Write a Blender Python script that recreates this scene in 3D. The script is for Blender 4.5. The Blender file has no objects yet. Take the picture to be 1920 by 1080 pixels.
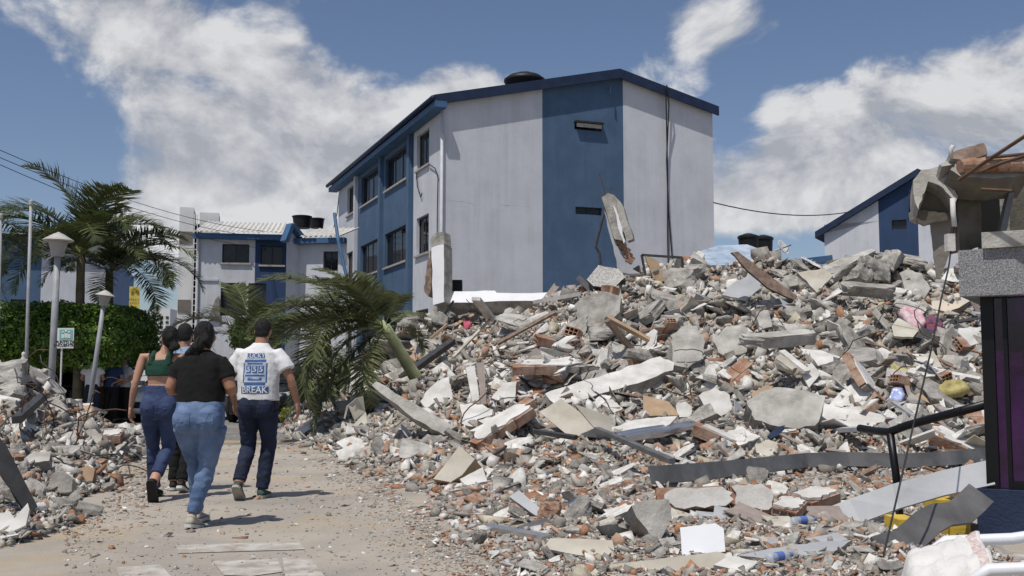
import bpy, bmesh, math, random
import numpy as np
from mathutils import Vector, Matrix, Euler, noise as mnoise
from mathutils.bvhtree import BVHTree
R = math.radians
random.seed(7); rng = np.random.default_rng(7)
scene = bpy.context.scene
COL = scene.collection

# ---------------------------------------------------------------- camera
FPX = 2000.0; PITCH = math.atan(165/FPX); CAMH = 1.19
cd = bpy.data.cameras.new('camera'); cam = bpy.data.objects.new('camera', cd); COL.objects.link(cam)
cd.sensor_width = 36.0; cd.lens = 36.0*FPX/1920.0
cd.clip_start = 0.05; cd.clip_end = 5000
cam.location = (0, 0, CAMH); cam.rotation_euler = (math.pi/2+PITCH, 0, 0)
scene.camera = cam

def ray(px, py):
    u = (px-960)/FPX; v = -(py-540)/FPX
    c, s = math.cos(PITCH), math.sin(PITCH)
    return Vector((u, c - s*v, s + c*v))
def P(px, py, d):
    """world point seen at photo pixel (px,py) at ground distance y = d"""
    r = ray(px, py); t = d/r.y
    return Vector((0, 0, CAMH)) + r*t
def G(px, py, z=0.0):
    r = ray(px, py); t = (z-CAMH)/r.z
    return Vector((0, 0, CAMH)) + r*t
def on_plane(A, dirv, px, py):
    """(s, z) on the vertical plane through A along dirv"""
    r = ray(px, py)
    # A.xy + s*dir.xy = t*r.xy
    a, b, c, d = dirv.x, -r.x, dirv.y, -r.y
    det = a*d - b*c
    s = (-A.x*d + b*A.y)/det
    t = (a*(-A.y) + c*A.x)/det
    return s, CAMH + r.z*t

# ---------------------------------------------------------------- light
SUN_EL = R(65); sun_h = Vector((-0.54, -0.84, 0)).normalized()
sun_dir = Vector((sun_h.x*math.cos(SUN_EL), sun_h.y*math.cos(SUN_EL), math.sin(SUN_EL)))
sd = bpy.data.lights.new('sun', 'SUN'); so = bpy.data.objects.new('sun', sd); COL.objects.link(so)
sd.energy = 3.8; sd.angle = R(0.53); sd.color = (1.0, 0.955, 0.89)
so.rotation_euler = sun_dir.to_track_quat('Z', 'Y').to_euler(); so.location = (-20, -20, 40)

world = bpy.data.worlds.new('World'); scene.world = world; world.use_nodes = True
def build_world():
    nt = world.node_tree; N = nt.nodes; L = nt.links
    N.clear()
    out = N.new('ShaderNodeOutputWorld'); bg = N.new('ShaderNodeBackground'); bg.inputs[1].default_value = 0.085
    L.new(bg.outputs[0], out.inputs[0])
    sky = N.new('ShaderNodeTexSky'); sky.sky_type = 'NISHITA'; sky.sun_disc = False
    sky.sun_elevation = SUN_EL; sky.sun_rotation = math.atan2(sun_h.x, sun_h.y)
    sky.altitude = 900; sky.air_density = 1.0; sky.dust_density = 2.2; sky.ozone_density = 2.2
    tc = N.new('ShaderNodeTexCoord')
    def M(op, a, b=None, c=None):
        m = N.new('ShaderNodeMath'); m.operation = op
        for i, x in enumerate((a, b, c)):
            if x is None: continue
            if isinstance(x, (int, float)): m.inputs[i].default_value = x
            else: L.new(x, m.inputs[i])
        return m.outputs[0]
    sep = N.new('ShaderNodeSeparateXYZ'); L.new(tc.outputs['Generated'], sep.inputs[0])
    az = M('ARCTAN2', sep.outputs[0], sep.outputs[1]); el = M('ARCSINE', sep.outputs[2])
    def density(daz, de):
        comb = N.new('ShaderNodeCombineXYZ')
        L.new(M('ADD', az, daz), comb.inputs[0]); L.new(M('MULTIPLY', M('ADD', el, de), 1.35), comb.inputs[1]); comb.inputs[2].default_value = 3.7
        n = N.new('ShaderNodeTexNoise'); n.inputs['Scale'].default_value = 6.6; n.inputs['Detail'].default_value = 9
        n.inputs['Roughness'].default_value = 0.60; n.inputs['Distortion'].default_value = 0.35
        L.new(comb.outputs[0], n.inputs['Vector'])
        return n.outputs[0]
    d0 = density(0, 0); d1 = density(-0.012, 0.03)
    # broad cloud banks, (azimuth, elevation, half widths, weight); the noise alone goes on outside them
    bias = None
    for (px, py, wx, wy, w) in [(470, 270, 300, 140, .22), (850, 190, 180, 100, .22), (250, 60, 300, 80, .14), (330, 400, 200, 110, .15), (560, 330, 260, 130, .16),
                                (1620, 270, 320, 140, .25), (1800, 160, 260, 140, .15), (1330, 60, 200, 90, .27), (1500, 380, 260, 70, .2),
                                (1030, 60, 190, 90, -.28), (80, 260, 150, 110, -.26), (1370, 220, 80, 90, -.30), (1480, 110, 130, 50, -.22), (1740, 20, 170, 50, -.22), (720, 40, 150, 60, -.26), (1480, 470, 260, 50, -.2), (400, 160, 120, 30, -.10), (1600, 330, 50, 40, -.15), (60, 460, 120, 80, -.15)]:
        r = ray(px, py).normalized(); a0 = math.atan2(r.x, r.y); e0 = math.asin(r.z)
        q = M('ADD', M('POWER', M('DIVIDE', M('SUBTRACT', az, a0), wx/FPX), 2.0), M('POWER', M('DIVIDE', M('SUBTRACT', el, e0), wy/FPX), 2.0))
        g = M('MULTIPLY', M('EXPONENT', M('MULTIPLY', q, -1.0)), w)
        bias = g if bias is None else M('ADD', bias, g)
    dens = M('ADD', d0, bias)
    ramp = N.new('ShaderNodeMapRange'); ramp.interpolation_type = 'SMOOTHSTEP'
    ramp.inputs[1].default_value = 0.53; ramp.inputs[2].default_value = 0.70; ramp.inputs[4].default_value = 0.94
    L.new(dens, ramp.inputs[0])
    lit = N.new('ShaderNodeMapRange'); lit.inputs[1].default_value = -0.10; lit.inputs[2].default_value = 0.085
    L.new(M('SUBTRACT', d0, d1), lit.inputs[0])
    cc = N.new('ShaderNodeMix'); cc.data_type = 'RGBA'
    cc.inputs[6].default_value = (4.6, 4.8, 5.3, 1); cc.inputs[7].default_value = (8.6, 8.6, 8.7, 1)
    L.new(lit.outputs[0], cc.inputs[0])
    mx = N.new('ShaderNodeMix'); mx.data_type = 'RGBA'
    L.new(ramp.outputs[0], mx.inputs[0]); tint = N.new('ShaderNodeMix'); tint.data_type = 'RGBA'; tint.blend_type = 'MULTIPLY'; tint.inputs[0].default_value = 1.0; tint.inputs[7].default_value = (1.06, 1.03, 1.06, 1)
    L.new(sky.outputs[0], tint.inputs[6]); L.new(tint.outputs[2], mx.inputs[6]); L.new(cc.outputs[2], mx.inputs[7])
    L.new(mx.outputs[2], bg.inputs[0])
build_world()
vs = scene.view_settings
vs.view_transform = 'Standard'; vs.look = 'None'; vs.exposure = 0.0; vs.gamma = 1.0; vs.use_curve_mapping = False

# ---------------------------------------------------------------- materials
MATS = {}
def mat(name, col, rough=0.85, var=0.12, scale=6.0, bump=0.0, bscale=40.0, metal=0.0, col2=None, spec=0.3, attr=None, detail=5, alpha=None, trans=0.0):
    if name in MATS: return MATS[name]
    m = bpy.data.materials.new(name); m.use_nodes = True; MATS[name] = m
    nt = m.node_tree; N = nt.nodes; L = nt.links; b = N['Principled BSDF']
    b.inputs['Roughness'].default_value = rough; b.inputs['Metallic'].default_value = metal
    b.inputs['Specular IOR Level'].default_value = spec
    tc = N.new('ShaderNodeTexCoord')
    n = N.new('ShaderNodeTexNoise'); n.inputs['Scale'].default_value = scale; n.inputs['Detail'].default_value = detail; n.inputs['Roughness'].default_value = 0.62
    L.new(tc.outputs['Object'], n.inputs['Vector'])
    c1 = tuple(max(0, x*(1-var)) for x in col)+(1,)
    c2 = (tuple(min(1, x*(1+var)) for x in col)+(1,)) if col2 is None else tuple(col2)+(1,)
    if attr:
        a = N.new('ShaderNodeAttribute'); a.attribute_name = attr
        hs = N.new('ShaderNodeMix'); hs.data_type = 'RGBA'; hs.blend_type = 'MULTIPLY'; hs.inputs[0].default_value = 1.0
        r = N.new('ShaderNodeMapRange'); r.inputs[1].default_value = 0.3; r.inputs[2].default_value = 0.7; r.inputs[3].default_value = 1-var; r.inputs[4].default_value = 1+var
        L.new(n.outputs[0], r.inputs[0]); L.new(a.outputs['Color'], hs.inputs[6]); L.new(r.outputs[0], hs.inputs[7])
        L.new(hs.outputs[2], b.inputs['Base Color'])
    else:
        r = N.new('ShaderNodeMix'); r.data_type = 'RGBA'; r.inputs[6].default_value = c1; r.inputs[7].default_value = c2
        mr = N.new('ShaderNodeMapRange'); mr.inputs[1].default_value = 0.35; mr.inputs[2].default_value = 0.65
        L.new(n.outputs[0], mr.inputs[0]); L.new(mr.outputs[0], r.inputs[0]); L.new(r.outputs[2], b.inputs['Base Color'])
    if bump:
        n2 = N.new('ShaderNodeTexNoise'); n2.inputs['Scale'].default_value = bscale; n2.inputs['Detail'].default_value = 6; n2.inputs['Roughness'].default_value = 0.65
        L.new(tc.outputs['Object'], n2.inputs['Vector'])
        bp = N.new('ShaderNodeBump'); bp.inputs['Strength'].default_value = bump; bp.inputs['Distance'].default_value = 0.02
        L.new(n2.outputs[0], bp.inputs['Height']); L.new(bp.outputs[0], b.inputs['Normal'])
    if trans: b.inputs['Transmission Weight'].default_value = trans
    if alpha is not None: b.inputs['Alpha'].default_value = alpha
    return m

def weather(m, dark=0.72, amount=0.55, sz=0.16, sx=2.6):
    """rain streaks and patchy dirt over an existing wall paint"""
    nt = m.node_tree; N = nt.nodes; L = nt.links; b = N['Principled BSDF']; src = b.inputs['Base Color'].links[0].from_socket
    tc = N.new('ShaderNodeTexCoord'); mp = N.new('ShaderNodeMapping'); mp.inputs['Scale'].default_value = (sx, sx, sz); L.new(tc.outputs['Object'], mp.inputs[0])
    n = N.new('ShaderNodeTexNoise'); n.inputs['Scale'].default_value = 1.6; n.inputs['Detail'].default_value = 8; n.inputs['Roughness'].default_value = .68; L.new(mp.outputs[0], n.inputs['Vector'])
    n2 = N.new('ShaderNodeTexNoise'); n2.inputs['Scale'].default_value = .55; n2.inputs['Detail'].default_value = 9; n2.inputs['Roughness'].default_value = .7; L.new(tc.outputs['Object'], n2.inputs['Vector'])
    mu = N.new('ShaderNodeMath'); mu.operation = 'MULTIPLY'; L.new(n.outputs[0], mu.inputs[0]); L.new(n2.outputs[0], mu.inputs[1])
    r = N.new('ShaderNodeMapRange'); r.inputs[1].default_value = .22; r.inputs[2].default_value = .40; r.inputs[4].default_value = amount; L.new(mu.outputs[0], r.inputs[0])
    mx = N.new('ShaderNodeMix'); mx.data_type = 'RGBA'; mx.blend_type = 'MULTIPLY'; mx.inputs[7].default_value = (dark, dark*.985, dark*.95, 1); L.new(r.outputs[0], mx.inputs[0]); L.new(src, mx.inputs[6]); L.new(mx.outputs[2], b.inputs['Base Color'])
    return m
# ---------------------------------------------------------------- mesh helpers
class MB:
    def __init__(self): self.v = []; self.f = []; self.m = []
    def add(self, vs_, fs, mi=0):
        o = len(self.v); self.v += [tuple(x) for x in vs_]
        for f in fs: self.f.append(tuple(i+o for i in f)); self.m.append(mi)
        return self
    def box(self, lo, hi, mi=0, M=None):
        x0, y0, z0 = lo; x1, y1, z1 = hi
        vs_ = [Vector(p) for p in ((x0,y0,z0),(x1,y0,z0),(x1,y1,z0),(x0,y1,z0),(x0,y0,z1),(x1,y0,z1),(x1,y1,z1),(x0,y1,z1))]
        if M is not None: vs_ = [M @ p for p in vs_]
        return self.add(vs_, [(0,3,2,1),(4,5,6,7),(0,1,5,4),(1,2,6,5),(2,3,7,6),(3,0,4,7)], mi)
    def cbox(self, c, size, mi=0, M=None):
        h = [s/2 for s in size]
        return self.box([c[i]-h[i] for i in range(3)], [c[i]+h[i] for i in range(3)], mi, M)
    def bar(self, a, b, w, h, mi=0, up=(0,0,1)):
        a = Vector(a); b = Vector(b); t = (b-a); l = t.length; t.normalize()
        s = t.cross(Vector(up))
        if s.length < 1e-4: s = t.cross(Vector((1,0,0)))
        s.normalize(); u = s.cross(t)
        M = Matrix((( t.x, s.x, u.x, a.x),(t.y, s.y, u.y, a.y),(t.z, s.z, u.z, a.z),(0,0,0,1)))
        return self.box((0,-w/2,-h/2),(l,w/2,h/2), mi, M)
    def tube(self, pts, rad, n=8, mi=0, cap=True):
        pts = [Vector(p) for p in pts]; k = len(pts)
        rads = rad if isinstance(rad, (list, tuple)) else [rad]*k
        o = []; prev = None
        for i, p in enumerate(pts):
            t = (pts[min(i+1,k-1)]-pts[max(i-1,0)])
            if t.length < 1e-6: t = Vector((0,0,1))
            t.normalize()
            if prev is None:
                s = t.cross(Vector((0,0,1)))
                if s.length < 1e-3: s = t.cross(Vector((1,0,0)))
            else:
                s = prev - t*prev.dot(t)
                if s.length < 1e-5: s = t.cross(Vector((0.3,1,0)))
            s.normalize(); prev = s; u = t.cross(s)
            for j in range(n):
                a = 2*math.pi*j/n
                o.append(p + (s*math.cos(a)+u*math.sin(a))*rads[i])
        fs = [(i*n+j, i*n+(j+1)%n, (i+1)*n+(j+1)%n, (i+1)*n+j) for i in range(k-1) for j in range(n)]
        if cap: fs += [tuple(range(n-1,-1,-1)), tuple((k-1)*n+j for j in range(n))]
        return self.add(o, fs, mi)
    def lathe(self, prof, n=20, mi=0, c=(0,0,0)):
        o = []
        for (r, z) in prof:
            for j in range(n):
                a = 2*math.pi*j/n; o.append((c[0]+r*math.cos(a), c[1]+r*math.sin(a), c[2]+z))
        k = len(prof)
        fs = [(i*n+j, i*n+(j+1)%n, (i+1)*n+(j+1)%n, (i+1)*n+j) for i in range(k-1) for j in range(n)]
        fs += [tuple(range(n-1,-1,-1)), tuple((k-1)*n+j for j in range(n))]
        return self.add(o, fs, mi)
    def poly(self, pts, t, mi=0, mi_side=None):
        """extrude a 3d polygon along its own normal by t (both faces)"""
        pts = [Vector(p) for p in pts]; n = Vector((0,0,0))
        for i in range(len(pts)):
            n += pts[i].cross(pts[(i+1)%len(pts)])
        n.normalize(); k = len(pts)
        q = pts + [p - n*t for p in pts]
        self.add(q, [tuple(range(k))], mi)
        o = len(self.v)-2*k
        ms = mi if mi_side is None else mi_side
        self.f.append(tuple(o+k+i for i in range(k-1,-1,-1))); self.m.append(ms)
        for i in range(k): self.f.append((o+i, o+k+i, o+k+(i+1)%k, o+(i+1)%k)); self.m.append(ms)
        return self
    def build(self, name, mats, parent=None, smooth=False, loc=None, **props):
        me = bpy.data.meshes.new(name); me.from_pydata(self.v, [], self.f)
        if not isinstance(mats, (list, tuple)): mats = [mats]
        for m in mats: me.materials.append(m)
        if len(mats) > 1: me.polygons.foreach_set('material_index', self.m)
        if smooth: me.polygons.foreach_set('use_smooth', [True]*len(me.polygons))
        me.update()
        return link(name, me, parent, loc, **props)
def link(name, data, parent=None, loc=None, **props):
    o = bpy.data.objects.new(name, data); COL.objects.link(o)
    if loc is not None: o.location = loc
    if parent is not None: o.parent = parent
    for k, v in props.items(): o[k] = v
    return o
def thing(name, label, cat, loc=(0,0,0), rz=0.0, group=None):
    o = link(name, None, None, loc, label=label, category=cat)
    o.rotation_euler = (0,0,rz); o.empty_display_size = 0.2
    if group: o['group'] = group
    return o
def tag(o, label, cat, group=None):
    o['label'] = label; o['category'] = cat
    if group: o['group'] = group
    return o
def copy_tree(o, parent=None):
    c = o.copy(); COL.objects.link(c); c.parent = parent
    for ch in list(o.children): copy_tree(ch, c)
    return c
def frame_M(origin, xdir, zdir=(0,0,1)):
    x = Vector(xdir).normalized(); z = Vector(zdir); y = z.cross(x).normalized(); z = x.cross(y)
    return Matrix(((x.x,y.x,z.x,origin[0]),(x.y,y.y,z.y,origin[1]),(x.z,y.z,z.z,origin[2]),(0,0,0,1)))
def mesh_np(name, V, F, mats, cols=None, smooth=False, matidx=None):
    """big triangle mesh from numpy arrays"""
    me = bpy.data.meshes.new(name)
    n = len(F); k = F.shape[1]
    me.vertices.add(len(V)); me.vertices.foreach_set('co', np.ascontiguousarray(V, dtype=np.float32).ravel())
    me.loops.add(n*k); me.loops.foreach_set('vertex_index', np.ascontiguousarray(F, dtype=np.int32).ravel())
    me.polygons.add(n); me.polygons.foreach_set('loop_start', np.arange(0, n*k, k, dtype=np.int32))
    if not isinstance(mats, (list, tuple)): mats = [mats]
    for m in mats: me.materials.append(m)
    if matidx is not None: me.polygons.foreach_set('material_index', np.ascontiguousarray(matidx, dtype=np.int32))
    if smooth: me.polygons.foreach_set('use_smooth', np.ones(n, dtype=bool))
    if cols is not None:
        a = me.attributes.new('Col', 'FLOAT_COLOR', 'FACE')
        c4 = np.ones((n, 4), dtype=np.float32); c4[:, :3] = cols
        a.data.foreach_set('color', c4.ravel())
    me.update(calc_edges=True); me.validate()
    return me
# ================================================================ ground
def ground_mat(name, c_a, c_b, c_dust, dust=0.5):
    m = bpy.data.materials.new(name); m.use_nodes = True
    nt = m.node_tree; N = nt.nodes; L = nt.links; b = N['Principled BSDF']; b.inputs['Roughness'].default_value = 0.95; b.inputs['Specular IOR Level'].default_value = 0.15
    tc = N.new('ShaderNodeTexCoord')
    def noise(sc, det=6, ro=0.6):
        n = N.new('ShaderNodeTexNoise'); n.inputs['Scale'].default_value = sc; n.inputs['Detail'].default_value = det; n.inputs['Roughness'].default_value = ro
        L.new(tc.outputs['Object'], n.inputs['Vector']); return n.outputs[0]
    def rng_(x, a, b_):
        r = N.new('ShaderNodeMapRange'); r.inputs[1].default_value = a; r.inputs[2].default_value = b_; L.new(x, r.inputs[0]); return r.outputs[0]
    def mix(f, a, b_):
        x = N.new('ShaderNodeMix'); x.data_type = 'RGBA'
        L.new(f, x.inputs[0])
        for i, c in ((6, a), (7, b_)):
            if isinstance(c, tuple): x.inputs[i].default_value = c+(1,)
            else: L.new(c, x.inputs[i])
        return x.outputs[2]
    fine = mix(rng_(noise(55, 4, 0.7), 0.35, 0.65), c_a, c_b)
    patch = mix(rng_(noise(0.7, 5, 0.65), 0.62-dust*0.35, 0.75-dust*0.2), fine, c_dust)
    ochre = mix(rng_(noise(0.45, 6, 0.7), 0.52, 0.72), patch, (c_dust[0]*1.05, c_dust[1]*0.88, c_dust[2]*0.62))
    grit = N.new('ShaderNodeTexVoronoi'); grit.inputs['Scale'].default_value = 38; L.new(tc.outputs['Object'], grit.inputs['Vector'])
    spk = mix(rng_(grit.outputs['Distance'], 0.10, 0.16), (0.40, 0.37, 0.34), ochre)
    L.new(spk, b.inputs['Base Color'])
    bp = N.new('ShaderNodeBump'); bp.inputs['Strength'].default_value = 0.5; bp.inputs['Distance'].default_value = 0.012
    L.new(noise(70, 5, 0.7), bp.inputs['Height']); L.new(bp.outputs[0], b.inputs['Normal'])
    return m
def sheet(name, pts, z, m):
    mb = MB(); mb.add([(x, y, z) for x, y in pts], [tuple(range(len(pts)))])
    return mb.build(name, m, kind='structure')
M_ground = ground_mat('dusty_ground', (.20,.19,.175), (.27,.255,.235), (.33,.30,.265), 0.5)
M_drive = ground_mat('dusty_asphalt', (.23,.213,.19), (.32,.297,.262), (.385,.345,.29), 0.85)
M_road = ground_mat('grey_asphalt', (.15,.15,.15), (.20,.20,.195), (.27,.26,.245), 0.25)
sheet('ground', [(-1500,-300),(1500,-300),(1500,3000),(-1500,3000)], 0.0, M_ground)
sheet('driveway', [(-7,-6),(9,-6),(6,18.6),(-9,18.6)], 0.004, M_drive)
sheet('cross_road', [(-40,18.6),(4,18.6),(2,30.5),(-40,30.5)], 0.0045, M_road)
M_kerby = mat('yellow_kerb_paint', (.52,.36,.05), 0.8, 0.25, 5, 0.3, 30)
M_paint = mat('worn_white_paint', (.33,.29,.235), 0.9, 0.1, 7, 0.3, 60, col2=(.50,.48,.44), detail=9)
M_ypaint = mat('worn_yellow_paint', (.30,.27,.21), 0.85, 0.1, 7, 0.3, 60, col2=(.42,.33,.14))
def marking(name, pix, m, z=0.009):
    mb = MB(); mb.add([G(px, py, z) for px, py in pix], [tuple(range(len(pix)))])
    return mb.build(name, m, kind='structure')
marking('painted_bar', [(330,1022),(560,1015),(572,1030),(335,1037)], M_paint)
marking('painted_letter_stroke', [(398,1052),(520,1047),(530,1072),(470,1080),(420,1078)], M_paint)
marking('painted_letter_stroke', [(530,1046),(582,1045),(612,1085),(536,1090)], M_paint)
marking('painted_letter_stroke', [(215,1064),(300,1058),(330,1090),(230,1092)], M_paint)
marking('yellow_line', [(-60,826),(560,826),(560,830),(-60,831)], M_ypaint)
kb = MB(); a = G(163,800); b_ = G(205,782)
kb.bar((a.x,a.y,.06),(b_.x,b_.y,.06), .25,.12); 
tag(kb.build('kerb', M_kerby), 'short yellow painted kerb beyond the low rubble heap', 'kerb')

# ================================================================ building kit
M_white = mat('pale_bluish_render', (.56,.575,.61), 0.9, 0.05, 1.2, 0.35, 26)
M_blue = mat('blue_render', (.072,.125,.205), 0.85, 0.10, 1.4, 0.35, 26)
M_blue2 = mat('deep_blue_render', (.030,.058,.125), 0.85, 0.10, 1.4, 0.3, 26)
weather(M_white, .74, .6); weather(M_blue, .70, .55); weather(M_blue2, .72, .5)
M_fascia = mat('navy_fascia_paint', (.014,.026,.062), 0.6, 0.2, 3, 0.1, 20)
M_trim = mat('bright_blue_trim', (.05,.115,.22), 0.6, 0.15, 3, 0.1, 20)
M_alu = mat('dark_bronze_window_frame', (.035,.032,.03), 0.45, 0.2, 8)
M_sill = mat('concrete_sill', (.36,.34,.31), 0.9, 0.2, 6, 0.3, 40)
M_cur = mat('pale_curtain', (.55,.53,.52), 0.9, 0.1, 3)
M_cur2 = mat('tan_curtain', (.30,.25,.21), 0.9, 0.15, 3)
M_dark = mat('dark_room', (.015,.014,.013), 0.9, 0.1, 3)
M_glass = mat('window_glass', (.02,.024,.03), 0.06, 0.1, 1, spec=0.6, alpha=0.55)
M_roofsheet = mat('fibre_cement_sheet', (.56,.55,.52), 0.9, 0.15, 2.5, 0.2, 20)
M_pipe = mat('pale_pvc_pipe', (.50,.51,.54), 0.6, 0.1, 4)
M_black = mat('black_cable', (.012,.012,.013), 0.6, 0.2, 5)
M_tank = mat('black_plastic_tank', (.013,.013,.014), 0.5, 0.2, 4)

def wall_part(M, xs0, x1, top, holes, stripes, mats, depth=0.14, bottom=0.0, parent=None, name='wall'):
    """wall in frame M: x left>right as seen, -y outward. top(x)->z; holes [(x0,x1,z0,z1)]; stripes [(xend, matindex)]"""
    xs = sorted(set([xs0, x1] + [h[0] for h in holes] + [h[1] for h in holes] + [s[0] for s in stripes[:-1]] + list(getattr(top, 'cuts', []))))
    zs = sorted(set([bottom] + [h[2] for h in holes] + [h[3] for h in holes]))
    mb = MB()
    for i in range(len(xs)-1):
        a, b = xs[i], xs[i+1]; xm = (a+b)/2
        mi = next(m for (xe, m) in stripes if xm <= xe)
        for j in range(len(zs)):
            z0 = zs[j]; last = j == len(zs)-1
            zm = z0+1e-3
            if any(h[0] < xm < h[1] and h[2] <= zm < h[3] for h in holes): continue
            za, zb = (top(a), top(b)) if last else (zs[j+1], zs[j+1])
            mb.add([M @ Vector(p) for p in ((a,0,z0),(b,0,z0),(b,0,zb),(a,0,za))], [(0,1,2,3)], mi)
    for (a, b, z0, z1) in holes:
        mi = next(m for (xe, m) in stripes if (a+b)/2 <= xe); d = depth
        q = [M @ Vector(p) for p in ((a,0,z0),(b,0,z0),(b,0,z1),(a,0,z1),(a,d,z0),(b,d,z0),(b,d,z1),(a,d,z1))]
        mb.add(q, [(0,4,5,1),(1,5,6,2),(2,6,7,3),(3,7,4,0)], mi)
    return mb.build(name, mats, parent)

def window_part(M, x0, x1, z0, z1, parent, cols=2, depth=0.10, curtains=(), sill=True, fr=0.045, name='window'):
    """frame mesh (part) with pane, sill, curtain sub-parts, and a dark room box behind"""
    mb = MB(); d0, d1 = depth, depth+0.05
    for (a, b, c, d) in ((x0,x1,z0,z0+fr),(x0,x1,z1-fr,z1),(x0,x0+fr,z0+fr,z1-fr),(x1-fr,x1,z0+fr,z1-fr)):
        mb.box((a,d0,c),(b,d1,d), 0, M)
    for k in range(1, cols):
        xm = x0+(x1-x0)*k/cols; mb.box((xm-fr*.4,d0+.003,z0+fr),(xm+fr*.4,d1-.003,z1-fr), 0, M)
    w = mb.build(name, M_alu, parent)
    for k in range(cols):
        a = x0+(x1-x0)*k/cols+fr*.5; b = x0+(x1-x0)*(k+1)/cols-fr*.5
        MB().box((a,d0+.02,z0+fr*.5),(b,d0+.027,z1-fr*.5),0,M).build('pane', M_glass, w)
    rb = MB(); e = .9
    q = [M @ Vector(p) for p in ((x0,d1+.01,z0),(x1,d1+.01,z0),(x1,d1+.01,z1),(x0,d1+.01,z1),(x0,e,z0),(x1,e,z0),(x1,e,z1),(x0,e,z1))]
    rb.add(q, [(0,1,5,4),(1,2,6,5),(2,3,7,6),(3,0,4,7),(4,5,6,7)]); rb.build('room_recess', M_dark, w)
    for (fa, fb, m) in curtains:
        ca, cb = x0+(x1-x0)*fa, x0+(x1-x0)*fb; n = max(6, int((cb-ca)/0.04)); cm = MB(); vs_ = []
        for i in range(n+1):
            x = ca+(cb-ca)*i/n; y = d1+.07+.025*math.sin(i*1.9)
            vs_ += [M @ Vector((x,y,z0+.02)), M @ Vector((x,y,z1-.02))]
        cm.add(vs_, [(2*i,2*i+2,2*i+3,2*i+1) for i in range(n)]); cm.build('curtain', m, w, smooth=True)
    if sill: MB().box((x0-.07,-.07,z0-.07),(x1+.07,depth,z0-.004),0,M).build('sill', M_sill, w)
    return w

# ================================================================ main apartment block
h0 = ray(188,705); U = Vector((h0.x,h0.y,0)).normalized()          # facade direction, away from the corner
Wd = Vector((U.y,-U.x,0)); Wd = Wd if Wd.x > 0 else -Wd             # gable direction, to the right
A0 = P(829,700,31.0); A0.z = 0
apt = thing('apartment_block', 'three storey pale blue and navy striped apartment block standing behind the big rubble heap', 'building', (0,0,0))
def gs(px, py): return on_plane(A0, Wd, px, py)
def fs_(px, py): return on_plane(A0, U, px, py)
s_r = gs(1337,300)[0]; s_b0 = gs(1017,300)[0]; s_b1 = gs(1169,300)[0]; s_ridge = gs(1157,150)[0]
z_el = gs(829,186)[1]; z_rd = gs(1157,140)[1]; z_er = gs(1336,208)[1]
def gtop(x):
    return z_el+(z_rd-z_el)*x/s_ridge if x <= s_ridge else z_rd+(z_er-z_rd)*(x-s_ridge)/(s_r-s_ridge)
gtop.cuts = [s_ridge]
MG = frame_M(A0, Wd)
def ghole(x0,y0,x1,y1):
    a, z1 = gs(x0,y0); b, z0 = gs(x1,y1); return (a,b,z0,z1)
gh = [ghole(1077,230,1128,247), ghole(1079,387,1129,404)]
wall_part(MG, 0, s_r, gtop, gh, [(s_b0,0),(s_b1,1),(99,0)], [M_white,M_blue], parent=apt)
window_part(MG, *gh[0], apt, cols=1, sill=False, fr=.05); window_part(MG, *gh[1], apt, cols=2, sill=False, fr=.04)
# small tilted vent louver in the upper opening
MB().box((gh[0][0]+.04,-.10,gh[0][2]+.07),(gh[0][1]-.04,-.07,gh[0][2]+.19),0,MG).build('vent_flap', M_sill, apt)
MB().box((gh[0][0]-.02,-.16,gh[0][3]),(gh[0][1]+.02,.02,gh[0][3]+.05),0,MG).build('window_hood', M_alu, apt)
# facade, frame starts at its far end
s_far = fs_(634,450)[0]; FAR = A0+U*s_far
MF = frame_M(FAR, -U)
def fx(px): return s_far - fs_(px,400)[0]
def fz(px,py): return fs_(px,py)[1]
z_eave = z_el - 0.10
xb0, xb1 = fx(671), fx(775)
rows = [(fz(792,314),fz(792,248)), (fz(794,475),fz(794,404)), (fz(793,652),fz(793,580))]
wins = []
for (px0,px1,cols,cur) in ((781,804,2,()),(722,763,3,((.45,.75,M_cur),(.8,1,M_cur2))),(677,713,4,((.05,.9,M_cur2),)),(651,665,2,())):
    for (z0,z1) in rows: wins.append((fx(px0),fx(px1),z0,z1,cols,cur,px0))
wall_part(MF, 0, s_far, (lambda x: z_eave), [w[:4] for w in wins], [(xb0,0),(xb1,1),(99,0)], [M_white,M_blue], parent=apt)
for i, w in enumerate(wins):
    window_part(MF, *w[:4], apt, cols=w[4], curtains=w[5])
for px in (771, 717):                                              # proud vertical posts of the blue bay
    x = fx(px); MB().box((x-.13,-.14,0),(x+.13,-.003,z_eave-.05),0,MF).build('pilaster', M_blue, apt)
x = fx(670); MB().box((x-.11,-.14,0),(x+.11,-.003,z_eave-.05),0,MF).build('pilaster', M_white, apt)
MB().tube([MG @ Vector((-.06,-.05,z)) for z in (0,4,z_el-.3)], .045, 8).build('downpipe', M_pipe, apt, smooth=True)
# rear and right walls close the volume
bk = MB(); q = [A0, A0+Wd*s_r, A0+Wd*s_r+U*s_far, A0+U*s_far]
bk.add([q[1],q[2],q[2]+Vector((0,0,z_er)),q[1]+Vector((0,0,z_er))],[(0,1,2,3)])
mid = A0+Wd*s_ridge+U*s_far
bk.add([q[3],q[2],q[2]+Vector((0,0,z_er)),mid+Vector((0,0,z_rd)),q[3]+Vector((0,0,z_el))],[(0,4,3,2,1)])
bk.build('rear_wall', M_white, apt)
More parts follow.
